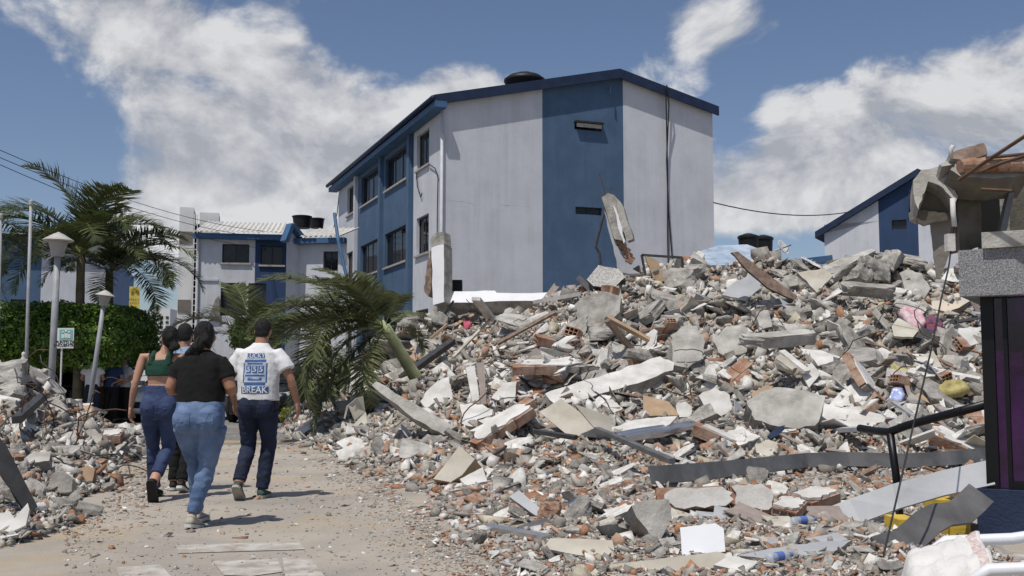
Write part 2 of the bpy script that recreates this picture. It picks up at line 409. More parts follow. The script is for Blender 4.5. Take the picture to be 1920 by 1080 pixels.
# roof: two sloping slabs with overhang, navy fascia along every edge
def roof_slab(pa, pb, over0, over1, name):
    (xa,za),(xb,zb) = pa, pb; rb = MB(); t = .10
    sl = (zb-za)/(xb-xa)
    xa2, za2 = xa-over0, za-over0*sl; xb2, zb2 = xb+over1, zb+over1*sl
    q = []
    for (y0) in (-.20, s_far+.3):
        q += [MG @ Vector((xa2,y0,za2+.02)), MG @ Vector((xb2,y0,zb2+.02)), MG @ Vector((xb2,y0,zb2+.02+t)), MG @ Vector((xa2,y0,za2+.02+t))]
    rb.add(q, [(0,1,2,3),(4,7,6,5),(0,4,5,1),(3,2,6,7),(0,3,7,4),(1,5,6,2)])
    r = rb.build(name, M_fascia, apt)
    fb = MB(); h = .30
    fb.add([MG @ Vector(p) for p in ((xa2,-.22,za2+.14),(xb2,-.22,zb2+.14),(xb2,-.22,zb2+.14-h),(xa2,-.22,za2+.14-h),
                                     (xa2,-.16,za2+.14),(xb2,-.16,zb2+.14),(xb2,-.16,zb2+.14-h),(xa2,-.16,za2+.14-h))],
           [(3,2,1,0),(4,5,6,7),(0,1,5,4),(2,3,7,6),(1,2,6,5),(3,0,4,7)])
    fb.build('fascia', M_fascia, r)
    return r
roof_slab((0,z_el),(s_ridge,z_rd),.35,0,'roof'); roof_slab((s_ridge,z_rd),(s_r,z_er),0,.12,'roof')
ev = MB(); ev.box((-.3,-.38,z_eave-.24),(s_far+.4,-.02,z_eave-.06),0,MF); ev.build('eave_box', M_trim, apt)
gt = MB(); gt.tube([MF @ Vector((x,-.44,z_eave+.02)) for x in (-.3,s_far*.5,s_far+.4)], .075, 8); gt.build('gutter', M_fascia, apt, smooth=True)
tk = MB(); pt = MG @ Vector((gs(1013,150)[0], 1.3, 0)); zt = gs(1013,146)[1]
tk.lathe([(.62,-.9),(.62,-.1),(.66,-.08),(.66,0),(.5,.12),(.22,.16),(.22,.22),(.0,.22)], 24, 0, (pt.x,pt.y,zt+.28)); 
tag(tk.build('water_tank', M_tank, smooth=True), 'black water tank whose lid shows over the roof edge of the large apartment block', 'water tank')
ln = MB(); a = MG @ Vector((gs(1143,165)[0],-.05,gs(1143,165)[1])); ln.tube([a, a+Vector((0,-.15,0)), a+Vector((0,-.15,-.28))], .03, 6); ln.build('wall_hook', M_blue2, apt)
wr = MB()
for (pts) in ([(1243,163),(1247,200),(1248,300),(1252,400),(1259,490)], [(1241,170),(1250,330),(1250,440),(1251,500)]):
    wr.tube([MG @ Vector((gs(x,y)[0],-.06 if y>200 else -.25,gs(x,y)[1])) for x,y in pts], .022, 5)
tag(wr.build('hanging_cable', M_black), 'pair of dark cables hanging down the right pale stripe of the apartment gable', 'cable')
wr = MB(); wr.tube([MF @ Vector((fx(x),-.05,fz(x,y))) for x,y in ((806,308),(818,316),(824,330),(823,400),(823,440))], .016, 5)
wr.tube([MF @ Vector((fx(x),-.05,fz(x,y))) for x,y in ((783,325),(785,350),(792,370),(794,362))], .016, 5); wr.build('loose_wire', M_black, apt)

for pts in ([(833,374),(848,377),(866,378),(884,381),(890,388),(892,410)], [(936,385),(965,386),(1000,388)], [(1215,401),(1250,399),(1290,401)]):
    ck = MB(); q = []
    for i in range(len(pts)-1):
        for f in range(5): q.append((pts[i][0]+(pts[i+1][0]-pts[i][0])*f/5+random.uniform(-.8,.8), pts[i][1]+(pts[i+1][1]-pts[i][1])*f/5+random.uniform(-.8,.8)))
    ck.tube([MG @ Vector((gs(x,y)[0],.002,gs(x,y)[1])) for x,y in q], [random.uniform(.002,.006) for _ in q], 4); ck.build('crack', M_sill, apt)
# ================================================================ other buildings
# right background block (same estate): gable seen behind the heap
A1 = P(1552,700,46.0); A1.z = 0; D1 = Vector((.88,-.47,0)).normalized(); M1 = frame_M(A1, D1)
def q1(px,py): return on_plane(A1, D1, px, py)
b1 = thing('distant_block', 'navy and pale striped gable of a block far behind the concrete lumps on the heap', 'building', (0,0,0))
rs = q1(1722,330)[0]; re_ = q1(1905,400)[0]; ze0 = q1(1552,437)[1]; zr = q1(1722,330)[1]; zee = zr-(zr-ze0)*.9
def t1(x): return ze0+(zr-ze0)*x/rs if x<=rs else zr+(zee-zr)*(x-rs)/(re_-rs)
t1.cuts = [rs]
a, z1 = q1(1672,413); b, z0 = q1(1700,429); hh = (a,b,z0,z1)
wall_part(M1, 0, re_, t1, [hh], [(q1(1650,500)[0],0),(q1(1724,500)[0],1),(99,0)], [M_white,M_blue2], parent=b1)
window_part(M1, *hh, b1, cols=1, sill=False)
for (xa,za,xb,zb) in ((-.35,ze0-.22,rs,zr),(rs,zr,re_+.35,zee-.2)):
    rb = MB(); q = []
    for y0 in (-.25, 9.0):
        q += [M1 @ Vector((xa,y0,za)), M1 @ Vector((xb,y0,zb)), M1 @ Vector((xb,y0,zb+.28)), M1 @ Vector((xa,y0,za+.28))]
    rb.add(q, [(0,1,2,3),(4,7,6,5),(0,4,5,1),(3,2,6,7),(0,3,7,4),(1,5,6,2)]); rb.build('roof', M_fascia, b1)
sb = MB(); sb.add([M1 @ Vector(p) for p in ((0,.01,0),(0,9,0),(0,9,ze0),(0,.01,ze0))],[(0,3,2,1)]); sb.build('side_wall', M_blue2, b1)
MB().tube([M1 @ Vector((q1(1708,360)[0],-.3,q1(1708,360)[1])), M1 @ Vector((q1(1706,360)[0],-.12,q1(1706,360)[1])), M1 @ Vector((q1(1703,400)[0],-.12,q1(1703,400)[1]))], .04, 6).build('wall_bracket', M_blue2, b1)
# low link building with tanks and a dish
lb = thing('low_annex', 'low blue-roofed annex peeking over the heap between the two striped blocks', 'building', (0,0,0))
c0 = P(1340,505,40); c1 = P(1556,505,44)
mb = MB(); c1 = P(1550,505,40); mb.bar((c0.x,c0.y,c0.z/2-.1),(c1.x,c1.y,c0.z/2-.1), 1.6, c0.z-.2); mb.build('wall', M_white, lb)
mb = MB(); mb.bar(P(1340,500,39.5),P(1478,498,39.5), 2.2, .2); mb.bar(P(1470,497,38.6),P(1552,487,38.6), 1.2,.22); mb.build('roof', M_trim, lb)
def tank(px, py_top, py_bot, d, wpx, label):
    c = P(px, py_bot, d); h = (py_bot-py_top)/FPX*d; r = wpx/2/FPX*d; mb = MB()
    mb.lathe([(r*.84,0),(r*.86,h*.05),(r*.92,h*.5),(r*.98,h*.84),(r*1.06,h*.85),(r*1.06,h*.91),(r*.9,h*.94),(r*.3,h),(0,h)], 28, 0, c)
    return tag(mb.build('water_tank', M_tank, smooth=False), label, 'water tank')
tank(1404,437,502,40,38,'black roof water tank in front of its twin beside the satellite dish')
tank(1432,440,502,41.5,36,'black roof water tank half hidden behind its twin beside the satellite dish')
ds = MB(); c = P(1466,466,38); ds.lathe([(0.0,.0),(.12,.01),(.24,.05),(.30,.10),(.28,.10),(.12,.03),(0.0,.02)], 18)
o = ds.build('satellite_dish', mat('dish_white',(.6,.6,.58),.5), smooth=True); o.location = c; o.rotation_euler = (R(60),R(20),R(35)); tag(o,'small white satellite dish on the low roof right of the water tanks','dish')
MB().tube([(0,0,0),(0.0,.1,-.28),(0,.1,-.75)], .03, 6).build('mast', M_pipe, o); MB().tube([(0,0,.02),(.1,.0,.25),(.12,0,.33)], .018, 6).build('feed_arm', M_black, o)
# pale blue collapsed roof panel lying behind the crest
mb = MB(); mb.poly([P(1296,505,28),P(1302,482,29),P(1345,468,30),P(1400,466,30),P(1462,489,29.5),P(1475,506,28)], .12)
tag(mb.build('fallen_wall_panel', mat('pale_blue_paint',(.25,.33,.43),.9,.1,3,.6,20,col2=(.40,.46,.54))), 'large pale blue wall panel tipped over behind the top of the heap', 'wall panel')

# left background: damaged white house with tower
def simple_house(label, A, D, wpx_r, z_top, holes, stripes, mats, name='house', depth=7.0):
    M = frame_M(A, D); t = thing(name, label, 'building', (0,0,0)); L_ = on_plane(A, D, wpx_r, 600)[0]
    wall_part(M, 0, L_, (lambda x: z_top), [h[:4] for h in holes], stripes, mats, parent=t)
    s = MB(); s.add([M @ Vector(p) for p in ((0,.005,0),(0,depth,0),(0,depth,z_top),(0,.005,z_top))],[(0,3,2,1)])
    s.add([M @ Vector(p) for p in ((L_,.005,0),(L_,depth,0),(L_,depth,z_top),(L_,.005,z_top))],[(0,1,2,3)]); s.build('side_wall', mats[0], t)
    return t, M, L_
A2 = P(365,700,40); A2.z = 0; D2 = Vector((.985,.17,0)).normalized()
def q2(px,py): return on_plane(A2, D2, px, py)
def h2(x0,y0,x1,y1):
    a, z1 = q2(x0,y0); b, z0 = q2(x1,y1); return (a,b,z0,z1)
hl = [h2(417,457,467,493), h2(489,460,531,497), h2(414,530,447,592), h2(448,531,460,592), h2(466,531,498,585)]
hs, M2, L2 = simple_house('cracked pale house with corrugated roof and torn lower windows behind the walking group', A2, D2, 537, q2(367,440)[1], hl,
    [(q2(478,500)[0],0),(99,1)], [M_white,M_blue2])
for i, h in enumerate(hl):
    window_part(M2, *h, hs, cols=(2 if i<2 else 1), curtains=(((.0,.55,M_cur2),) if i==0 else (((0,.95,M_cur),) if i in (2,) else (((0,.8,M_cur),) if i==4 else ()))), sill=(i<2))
zt2 = q2(367,440)[1]
def corrugated(parent, M, x0, x1, y0, z0, y1, z1, pitch=.18, amp=.035, m=M_roofsheet, name='corrugated_sheet', th=.02, n_sheets=5):
    """sloping corrugated roof split into single sheets"""
    for k in range(n_sheets):
        a = x0+(x1-x0)*k/n_sheets; b = x0+(x1-x0)*(k+1)/n_sheets+.06
        n = max(8, int((b-a)/pitch*6)); vs_ = []; dz = random.uniform(0,.03); dy = random.uniform(-.06,.06)
        for i in range(n+1):
            x = a+(b-a)*i/n; c = amp*math.cos(2*math.pi*(x)/pitch)
            for (yy,zz) in ((y0+dy,z0),(y1,z1)):
                vs_.append(M @ Vector((x,yy,zz+c+dz+.012*(k%2))))
            for (yy,zz) in ((y0+dy,z0),(y1,z1)):
                vs_.append(M @ Vector((x,yy,zz+c+dz+.012*(k%2)-th)))
        f = []
        for i in range(n):
            o = 4*i; p = o+4
            f += [(o,p,p+1,o+1),(o+2,o+3,p+3,p+2),(o,o+2,p+2,p)]
        MB().add(vs_, f).build(name, m, parent)
rf = MB(); rf.box((-.15,-.30,zt2-.16),(L2+.1,-.02,zt2+.04),0,M2); rfo = rf.build('roof', M_trim, hs)
corrugated(rfo, M2, -.1, L2+.1, -.42, zt2+.08, 3.6, zt2+1.0, n_sheets=6)
MB().tube([M2 @ Vector((q2(371,500)[0],-.06,z)) for z in (0,3,zt2-.1)], .05, 8).build('downpipe', M_white, hs)
MB().box((0.0,-.05,q2(400,524)[1]-.05),(q2(410,500)[0],-.003,q2(400,524)[1]+.03),0,M2).build('string_course', M_white, hs)
# crack / hole with broken masonry in the lower wall
cr = MB(); cr.poly([M2 @ Vector((*[q2(x,y)[0]],-.03,q2(x,y)[1])) for x,y in ((390,600),(398,578),(404,562),(411,555),(413,600))], .06); cr.build('broken_masonry', mat('raw_concrete',(.24,.225,.205),.95,.25,5,.8,25), hs)
tw = thing('stair_tower', 'white tower with brown panels and a caged ladder beside the cracked house', 'tower', (0,0,0))
A3 = P(329,700,43); A3.z = 0; D3 = Vector((.97,.24,0)).normalized(); M3 = frame_M(A3, D3)
def q3(px,py): return on_plane(A3, D3, px, py)
zt3 = q3(335,388)[1]; M_tow = mat('tower_white',(.66,.655,.64),.9,.06,2,.2,20); M_brown = mat('brown_panel',(.17,.15,.13),.8,.15,4)
xa = q3(362,450)[0]; xb_ = q3(372,450)[0]; xc = q3(409,450)[0]
MB().box((0,0,0),(xa,2.2,zt3),0,M3).build('shaft', M_tow, tw); MB().box((xb_,.6,0),(xc,2.2,zt3-.1),0,M3).build('shaft', M_tow, tw)
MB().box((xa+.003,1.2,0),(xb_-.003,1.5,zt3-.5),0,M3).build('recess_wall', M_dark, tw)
for (y0,y1) in ((434,456),(562,586)):
    MB().box((.02,-.03,q3(345,y1)[1]),(q3(359,500)[0],-.002,q3(345,y0)[1]),0,M3).build('brown_panel', M_brown, tw)
ld = MB(); lx0, lx1 = q3(364,450)[0], q3(370,450)[0]
for x in (lx0,lx1): ld.box((x-.02,-.18,.3),(x+.02,-.14,zt3-.3),0,M3)
ldo = ld.build('ladder', M_tow, tw)
for k in range(28):
    z = .5+k*(zt3-1.0)/28; MB().box((lx0+.02,-.175,z),(lx1-.02,-.145,z+.03),0,M3).build('rung', M_tow, ldo)
# second small house with blue roof edge and tanks
A4 = P(533,700,36); A4.z = 0; D4a = Vector((.80,.60,0)).normalized()
hs2 = thing('narrow_house', 'narrow pale house with blue roof edge under two black tanks', 'building', (0,0,0))
A4b = P(558,700,36.6); A4b.z = 0; D4b = Vector((.985,-.17,0)).normalized(); M4 = frame_M(A4b, D4b)
def q4(px,py): return on_plane(A4b, D4b, px, py)
zt4 = q4(565,452)[1]; L4 = q4(650,500)[0]; hh = (q4(606,470)[0],q4(634,470)[0],q4(620,508)[1],q4(620,471)[1])
wall_part(M4, 0, L4, (lambda x: zt4), [hh], [(99,0)], [M_white], parent=hs2); window_part(M4, *hh, hs2, cols=2, sill=False)
sdv = A4-A4b; s4 = MB(); zpk = P(540,418,36).z
s4.add([A4, A4b, A4b+Vector((0,0,zt4)), P(543,420,36.2), A4+Vector((0,0,P(533,455,36).z))],[(0,1,2,3,4)]); s4.build('side_wall', M_white, hs2)
rf = MB(); rf.bar(P(533,453,35.9),P(545,421,36.1),.3,.14); rf.bar(P(545,421,36.1),P(566,447,36.5),.3,.14); rf.box((-.1,-.3,zt4-.12),(L4,-.01,zt4+.06),0,M4)
r4 = rf.build('roof', M_trim, hs2)
corrugated(r4, M4, .15, L4*.93, -.35, zt4+.1, 1.5, zt4+.62, n_sheets=3)
tank(566,403,428,39.5,36,'black water tank, nearer of the two on the narrow house roof'); tank(594,408,428,40.5,28,'black water tank, smaller looking one on the narrow house roof')
pl = MB(); pl.tube([P(627,400,30),P(634,450,29.6),P(650,520,29.3)], .05, 8); tag(pl.build('leaning_pole', M_trim), 'bright blue pole leaning against the far end of the apartment block', 'pole')

# far left block
A5 = P(-60,700,46); A5.z = 0; D5 = Vector((.96,.28,0)).normalized(); M5 = frame_M(A5, D5)
def q5(px,py): return on_plane(A5, D5, px, py)
lb5 = thing('striped_block', 'blue and pale block partly hidden behind the tall palm', 'building', (0,0,0))
zt5 = q5(40,450)[1]; L5 = q5(200,500)[0]; a,z1 = q5(20,561); b,z0 = q5(50,570); hh=(a,b,z0,z1)
wall_part(M5, 0, L5, (lambda x: zt5), [hh], [(q5(2,500)[0],0),(q5(78,500)[0],1),(99,0)], [M_white,M_blue], parent=lb5); window_part(M5,*hh,lb5,cols=1,sill=False)
MB().box((-.3,-.4,zt5-.02),(L5+.3,6,zt5+.22),0,M5).build('roof', M_fascia, lb5)
s5 = MB(); e5 = M5 @ Vector((L5,0,0)); f5 = P(246,700,41); f5.z = 0
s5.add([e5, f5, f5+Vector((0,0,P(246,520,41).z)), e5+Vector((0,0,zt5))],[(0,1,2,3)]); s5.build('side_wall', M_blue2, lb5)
bn = thing('banner', 'yellow vertical banner with dark sun motif on the blue wall end', 'banner', (0,0,0))
M_ban = mat('yellow_banner',(.55,.44,.08),.8,.15,4); M_bant = mat('banner_print',(.06,.05,.03),.8)
bx0,bx1 = 241,262; BD=40.5
MB().poly([P(bx0,597,BD),P(bx1-2,597,BD),P(bx1,538,BD),P(bx0+2,537,BD)], .02).build('cloth', M_ban, bn)
def text_mesh(body, size, name, m, parent=None, M=None, extrude=.003, bold=0.0):
    cu = bpy.data.curves.new(name, 'FONT'); cu.body = body; cu.size = size; cu.align_x = 'CENTER'; cu.align_y = 'CENTER'; cu.extrude = extrude; cu.offset = bold
    o = bpy.data.objects.new('tmp', cu); COL.objects.link(o); dg = bpy.context.evaluated_depsgraph_get(); dg.update()
    me = bpy.data.meshes.new_from_object(o.evaluated_get(dg)); bpy.data.objects.remove(o); bpy.data.curves.remove(cu)
    me.materials.clear(); me.materials.append(m); me.name = name
    if M is not None: me.transform(M)
    return link(name, me, parent)
Mtx = frame_M(P(251,562,BD-.05), (1,0,0)) @ Matrix.Rotation(R(90),4,'X')
text_mesh('ARILLO', .125, 'lettering', M_bant, bn, Mtx)
mb = MB(); c = P(252,547,BD-.04)
for k in range(9):
    a = R(k*22.5); mb.bar(c+Vector((math.cos(a)*.06,0,math.sin(a)*.06)), c+Vector((math.cos(a)*.17,0,math.sin(a)*.15)), .01,.03, 0, (0,1,0))
mb.build('sun_motif', M_bant, bn)
# far white high-rise
hr = thing('high_rise', 'small white high-rise with rows of dark windows on the horizon', 'building', (0,0,0))
A6 = P(259,700,190); A6.z = 0; M6 = frame_M(A6,(1,0,0)); px2m = 190/FPX
W6 = 62*px2m; M_hr = mat('high_rise_white',(.60,.60,.59),.9,.05,.2)
def z6(py): return P(290,py,190).z
MB().box((0,0,0),(W6*.62,14,z6(588)),0,M6).build('block', M_hr, hr); MB().box((W6*.62+.02,-1.5,0),(W6,14,z6(580)),0,M6).build('block', M_hr, hr)
MB().box((W6*.28,1,z6(588)),(W6*.62,8,z6(583)),0,M6).build('plant_room', mat('hr_brown',(.22,.15,.12),.9), hr)
for r_ in range(7):
    for k in range(6):
        y0 = -.12 if k<4 else -1.62; x0 = (.5+k*.92) if k<4 else W6*.62+.5+(k-4)*1.0; z = z6(594)-r_*.85*1.0
        MB().box((x0,y0,z-.42),(x0+.5,y0+.1,z),0,M6).build('window', M_alu, hr)
# overhead wires
wr = MB()
for (ya,yb) in ((273,437),(287,448),(300,470)):
    a = P(-20,ya,24); b = P(560,yb,44); wr = MB()
    wr.tube([a.lerp(b,t)+Vector((0,0,-.5*4*t*(1-t))) for t in [i/16 for i in range(17)]], .009, 5)
    tag(wr.build('overhead_wire', M_black), {273:'topmost of three thin overhead wires above the palm',287:'middle of three thin overhead wires above the palm',300:'lowest of three thin overhead wires above the palm'}[ya], 'wire')
wr = MB(); a = P(1338,380,33); b = P(1600,396,44)
wr.tube([a.lerp(b,t)+Vector((0,0,-.28*4*t*(1-t))) for t in [i/12 for i in range(13)]], .02, 5); tag(wr.build('overhead_wire', M_black), 'sagging wire from the apartment gable to the distant block', 'wire')
wr = MB(); wr.tube([P(636,362,45),P(632,400,45),P(620,450,44)], .02, 5); tag(wr.build('drop_wire', M_black), 'thin wire dropping from the far roof corner of the apartment block', 'wire')
# ================================================================ vegetation
def leaf_mat(name, col, col2, rough=0.45, trans=0.25):
    m = bpy.data.materials.new(name); m.use_nodes = True; nt = m.node_tree; N = nt.nodes; L = nt.links; b = N['Principled BSDF']
    b.inputs['Roughness'].default_value = rough; b.inputs['Specular IOR Level'].default_value = 0.4
    g = N.new('ShaderNodeNewGeometry'); mx = N.new('ShaderNodeMix'); mx.data_type = 'RGBA'; mx.inputs[6].default_value = col+(1,); mx.inputs[7].default_value = col2+(1,)
    L.new(g.outputs['Random Per Island'], mx.inputs[0]); L.new(mx.outputs[2], b.inputs['Base Color'])
    t = N.new('ShaderNodeBsdfTranslucent'); L.new(mx.outputs[2], t.inputs[0]); ms = N.new('ShaderNodeMixShader'); ms.inputs[0].default_value = trans
    L.new(b.outputs[0], ms.inputs[1]); L.new(t.outputs[0], ms.inputs[2]); L.new(ms.outputs[0], N['Material Output'].inputs[0])
    return m
M_frond = leaf_mat('palm_leaf', (.055,.078,.028), (.13,.15,.055), .4, .22)
M_frond2 = leaf_mat('fallen_palm_leaf', (.075,.095,.038), (.165,.175,.085), .42, .3)
M_rachis = mat('palm_rachis', (.16,.19,.07), .6, .2, 6)
M_trunk = mat('palm_trunk', (.14,.115,.075), .9, .3, 5, .6, 18)
M_shaft = mat('green_crownshaft', (.36,.38,.20), .55, .2, 3)
M_leafg = leaf_mat('hedge_leaf', (.06,.125,.016), (.21,.32,.055), .35, .3)
M_leafy = leaf_mat('yellow_hedge_leaf', (.11,.14,.02), (.26,.26,.04), .5, .3)
M_leafl = leaf_mat('light_tree_leaf', (.05,.10,.02), (.13,.19,.045), .5, .3)
M_bark = mat('bark', (.10,.065,.045), .95, .3, 6, .7, 16)

def frond_mesh(name, Lf, arch, droop, leaf_len, n, m, seed, sag=.5):
    rg = random.Random(seed); V = []; F = []; mi = []
    pts = []; a = arch; p = Vector((0,0,0)); st = Lf/24
    for i in range(25):
        pts.append(p.copy()); p = p + Vector((math.cos(a),0,math.sin(a)))*st; a -= droop/24*(0.4+1.2*i/24)
    tb = MB(); tb.tube(pts, [max(.004,.022*(1-i/25)) for i in range(25)], 5, 1)
    for k in range(n):
        t = .10+.90*k/n; f = t*24; i = min(23,int(f)); c = pts[i].lerp(pts[i+1], f-i); tg = (pts[i+1]-pts[i]).normalized()
        ll = leaf_len*(math.sin(math.pi*min(1,.12+.86*t))**.6)*rg.uniform(.85,1.1)
        if rg.random() < .04: continue
        for sgn in (-1,1):
            side = Vector((0,sgn,0)); up = tg.cross(side)*sgn
            if up.z < 0: up = -up
            d0 = (side*rg.uniform(.75,.95)+tg*rg.uniform(.35,.65)+up*rg.uniform(.05,.35)).normalized()
            w = rg.uniform(.018,.030)
            q = [c]; d = d0.copy(); pos = c.copy()
            for s in range(3):
                pos = pos + d*ll/3; q.append(pos.copy()); d = (d+Vector((0,0,-sag*rg.uniform(.5,1.2)*(.35+s*.3)))).normalized()
            wv = tg*.9+up*.25; wv.normalize(); ws = (w*.6,w,w*.8,.001)
            vs_ = []
            for s in range(4): vs_ += [q[s]-wv*ws[s], q[s]+wv*ws[s]]
            tb.add(vs_, [(0,1,3,2),(2,3,5,4),(4,5,7,6)], 0)
    me = bpy.data.meshes.new(name); me.from_pydata(tb.v, [], tb.f); me.materials.append(m); me.materials.append(M_rachis); me.polygons.foreach_set('material_index', tb.m); me.update()
    return me
def place_frond(me, parent, base, direction, roll=0.0, scale=1.0, name='frond'):
    o = link(name, me, parent); x = Vector(direction).normalized()
    z = Vector((0,0,1)); z = z - x*z.dot(x)
    if z.length < .05: z = Vector((0,-1,0)); z = z-x*z.dot(x)
    M = frame_M(base, x, z.normalized()); o.matrix_local = M @ Matrix.Rotation(roll,4,'X') @ Matrix.Scale(scale,4); return o
FR = [frond_mesh('frond', 2.95, .3, 1.7+.3*i, .88, 78, M_frond, i, .36) for i in range(4)]
FR2 = [frond_mesh('frond', 2.9, .2, 1.0+.5*i, .85, 92, M_frond2, 10+i, .45) for i in range(4)]
def palm(label, base, crown, dirs, meshes, trunk_r=.13, shaft=None, scale=1.0, name='palm_tree', mt=None):
    t = thing(name, label, 'palm', base); b = Vector(base); c = Vector(crown)-b
    tb = MB(); n = 14; pts = [Vector((0,0,0)).lerp(c, i/n) for i in range(n+1)]
    tb.tube(pts, [trunk_r*(1.15-.35*i/n)*(1+.05*(i%2)) for i in range(n+1)], 12); tb.build('trunk', mt or M_trunk, t, smooth=True)
    if shaft:
        ax = c.normalized(); sb_ = MB(); sb_.tube([c-ax*shaft, c-ax*shaft*.6, c-ax*.2, c+ax*.12], [trunk_r*.95,trunk_r*.9,trunk_r*.75,trunk_r*.35], 14); sb_.build('crownshaft', M_shaft, t, smooth=True)
    for i, (dx,dy,dz,s) in enumerate(dirs):
        place_frond(meshes[i % len(meshes)], t, c+Vector((dx,dy,dz)).normalized()*.06, (dx,dy,dz), random.uniform(-.3,.3), s*scale)
    return t
# tall pair of palms on the left
pa = P(148,700,27); pa.z = 0
palm('tall palm with broad arching fronds behind the clipped tree', pa, P(152,478,27),
     [(-.25,-.1,1,.95),(-.85,-.2,.75,1.0),(-1,.2,.35,1.05),(-.95,-.4,.0,.9),(.55,-.2,.95,.85),(.95,.2,.65,.9),(.35,-.8,.55,.8),(-.3,-.9,.4,.8),(.1,.9,.6,.9),(-.5,-.6,-.15,.75),(-.6,.7,.5,.9),(0.1,.2,1.2,.8),(.8,-.5,.2,.8),(-.9,.1,.95,.95),(.7,.5,.9,.9),(-.7,-.7,.5,.85),(-1,.0,.6,1.0),(.3,-.3,1,.85),(.6,-.6,.75,.85)], FR, .12)
pb = P(205,700,28.2); pb.z = 0
palm('second palm with drooping fronds beside the tall palm', pb, P(205,508,28.2),
     [(1,-.2,.45,.9),(1,.2,.2,.95),(.85,-.5,-.1,.8),(.5,-.7,.5,.75),(-.3,-.9,.2,.7),(.1,.2,1,.7),(-.7,.4,.5,.7),(.5,.8,.5,.8),(.9,.1,.75,.8),(.2,-.9,-.2,.6),(1,-.4,.3,.9),(.7,-.2,.9,.8),(.9,-.6,.1,.85),(-.6,-.6,.1,.7)], FR, .12)
pc = P(-75,700,25); pc.z = 0
palm('palm at the picture edge showing only frond tips', pc, P(-75,452,25), [(1,-.2,.8,.62),(1,.1,.45,.62),(.9,.3,.15,.6),(.3,.9,.7,.8),(-.8,.2,.6,.8),(.2,-.9,.6,.7),(-.5,-.6,.4,.7)], FR, .12)
# uprooted palm fallen against the heap
fb_ = P(806,752,20.2); fc = P(722,612,19.6)
palm('uprooted palm with green shaft leaning out of the rubble toward the parked cars', fb_, fc,
     [(-.9,-.1,.5,.85),(-1,-.3,.3,.9),(-1,-.2,.12,.95),(-.9,-.5,-.2,.9),(-.65,-.3,-.75,.8),(-.4,-.6,.55,.7),(.6,.5,.35,.42),(.8,.5,-.05,.38),(-.3,.3,.8,.45),(-.8,.6,.35,.8),(-.25,-.8,-.55,.65),(-.8,.5,.15,.85),(-.6,.1,.65,.6),(.25,-.5,.5,.42),(-.6,-.7,.1,.75),(-.9,.1,-.4,.75),(-.3,-.2,-1,.7)], FR2, .115, 1.2, mt=M_shaft)
pd = G(622,772); palm('short dark trunk palm with hanging fronds behind the bushes', pd, P(612,640,24), [(-.9,0,.3,.7),(-.7,-.5,-.1,.75),(.5,-.4,-.6,.75),(-.1,-.4,-1,.8),(.1,.3,-1,.75),(-.8,.4,.5,.7),(.8,.2,.3,.6),(-.4,-.3,-.9,.8),(0,.5,.9,.6),(-1,.2,.05,.85)], FR, .13)
pe = G(664,752); palm('small cycad with a rosette of stiff leaves under the fallen palm', pe, pe+Vector((0,0,.55)),
     [(math.cos(a),math.sin(a),e,.42) for a,e in [(i*.52,.5+.6*(i%3)) for i in range(14)]], FR, .16, name='cycad')
pf = G(452,745); palm('low palm half hidden behind the man in the white shirt', pf, P(470,640,30), [(-1,-.2,.5,.8),(-.8,-.4,.1,.8),(.9,0,.5,.8),(.4,-.4,.9,.7),(-.3,.3,1,.8),(-.9,.2,.9,.7),(.8,.3,1,.9)], FR, .1)

def leaf_crown(name, parent, c, rad, n, size, m, seed, boxy=2.0, low=-1.0, rough=.12):
    r = np.random.default_rng(seed); u = r.normal(size=(n,3)); u /= np.linalg.norm(u,axis=1)[:,None]
    if boxy > 2: u /= (np.abs(u)**boxy).sum(1)[:,None]**(1/boxy)
    keep = u[:,2] > low; u = u[keep]; n = len(u)
    lump = np.array([mnoise.noise(Vector(x)*3.1+Vector((seed,0,0))) + .6*mnoise.noise(Vector(x)*7.7) for x in u])
    rr = (1-np.abs(r.normal(size=n))*.10)*(1+rough*lump)
    pos = u*rr[:,None]*np.array(rad)[None,:]+np.array(c)[None,:]
    nrm = u/np.array(rad)[None,:]; nrm /= np.linalg.norm(nrm,axis=1)[:,None]
    nrm = nrm+r.normal(size=(n,3))*.55+np.array([0,0,.25]); nrm /= np.linalg.norm(nrm,axis=1)[:,None]
    t = np.cross(nrm, r.normal(size=(n,3))); t /= np.linalg.norm(t,axis=1)[:,None]; b = np.cross(nrm,t)
    s = size*r.uniform(.6,1.3,size=n)[:,None]
    V = np.stack([pos-t*s, pos+b*s*.45+nrm*s*.12, pos+t*s, pos-b*s*.45+nrm*s*.12],1).reshape(-1,3)
    F = np.arange(4*n).reshape(n,4)
    return link(name, mesh_np(name,V,F,m), parent)
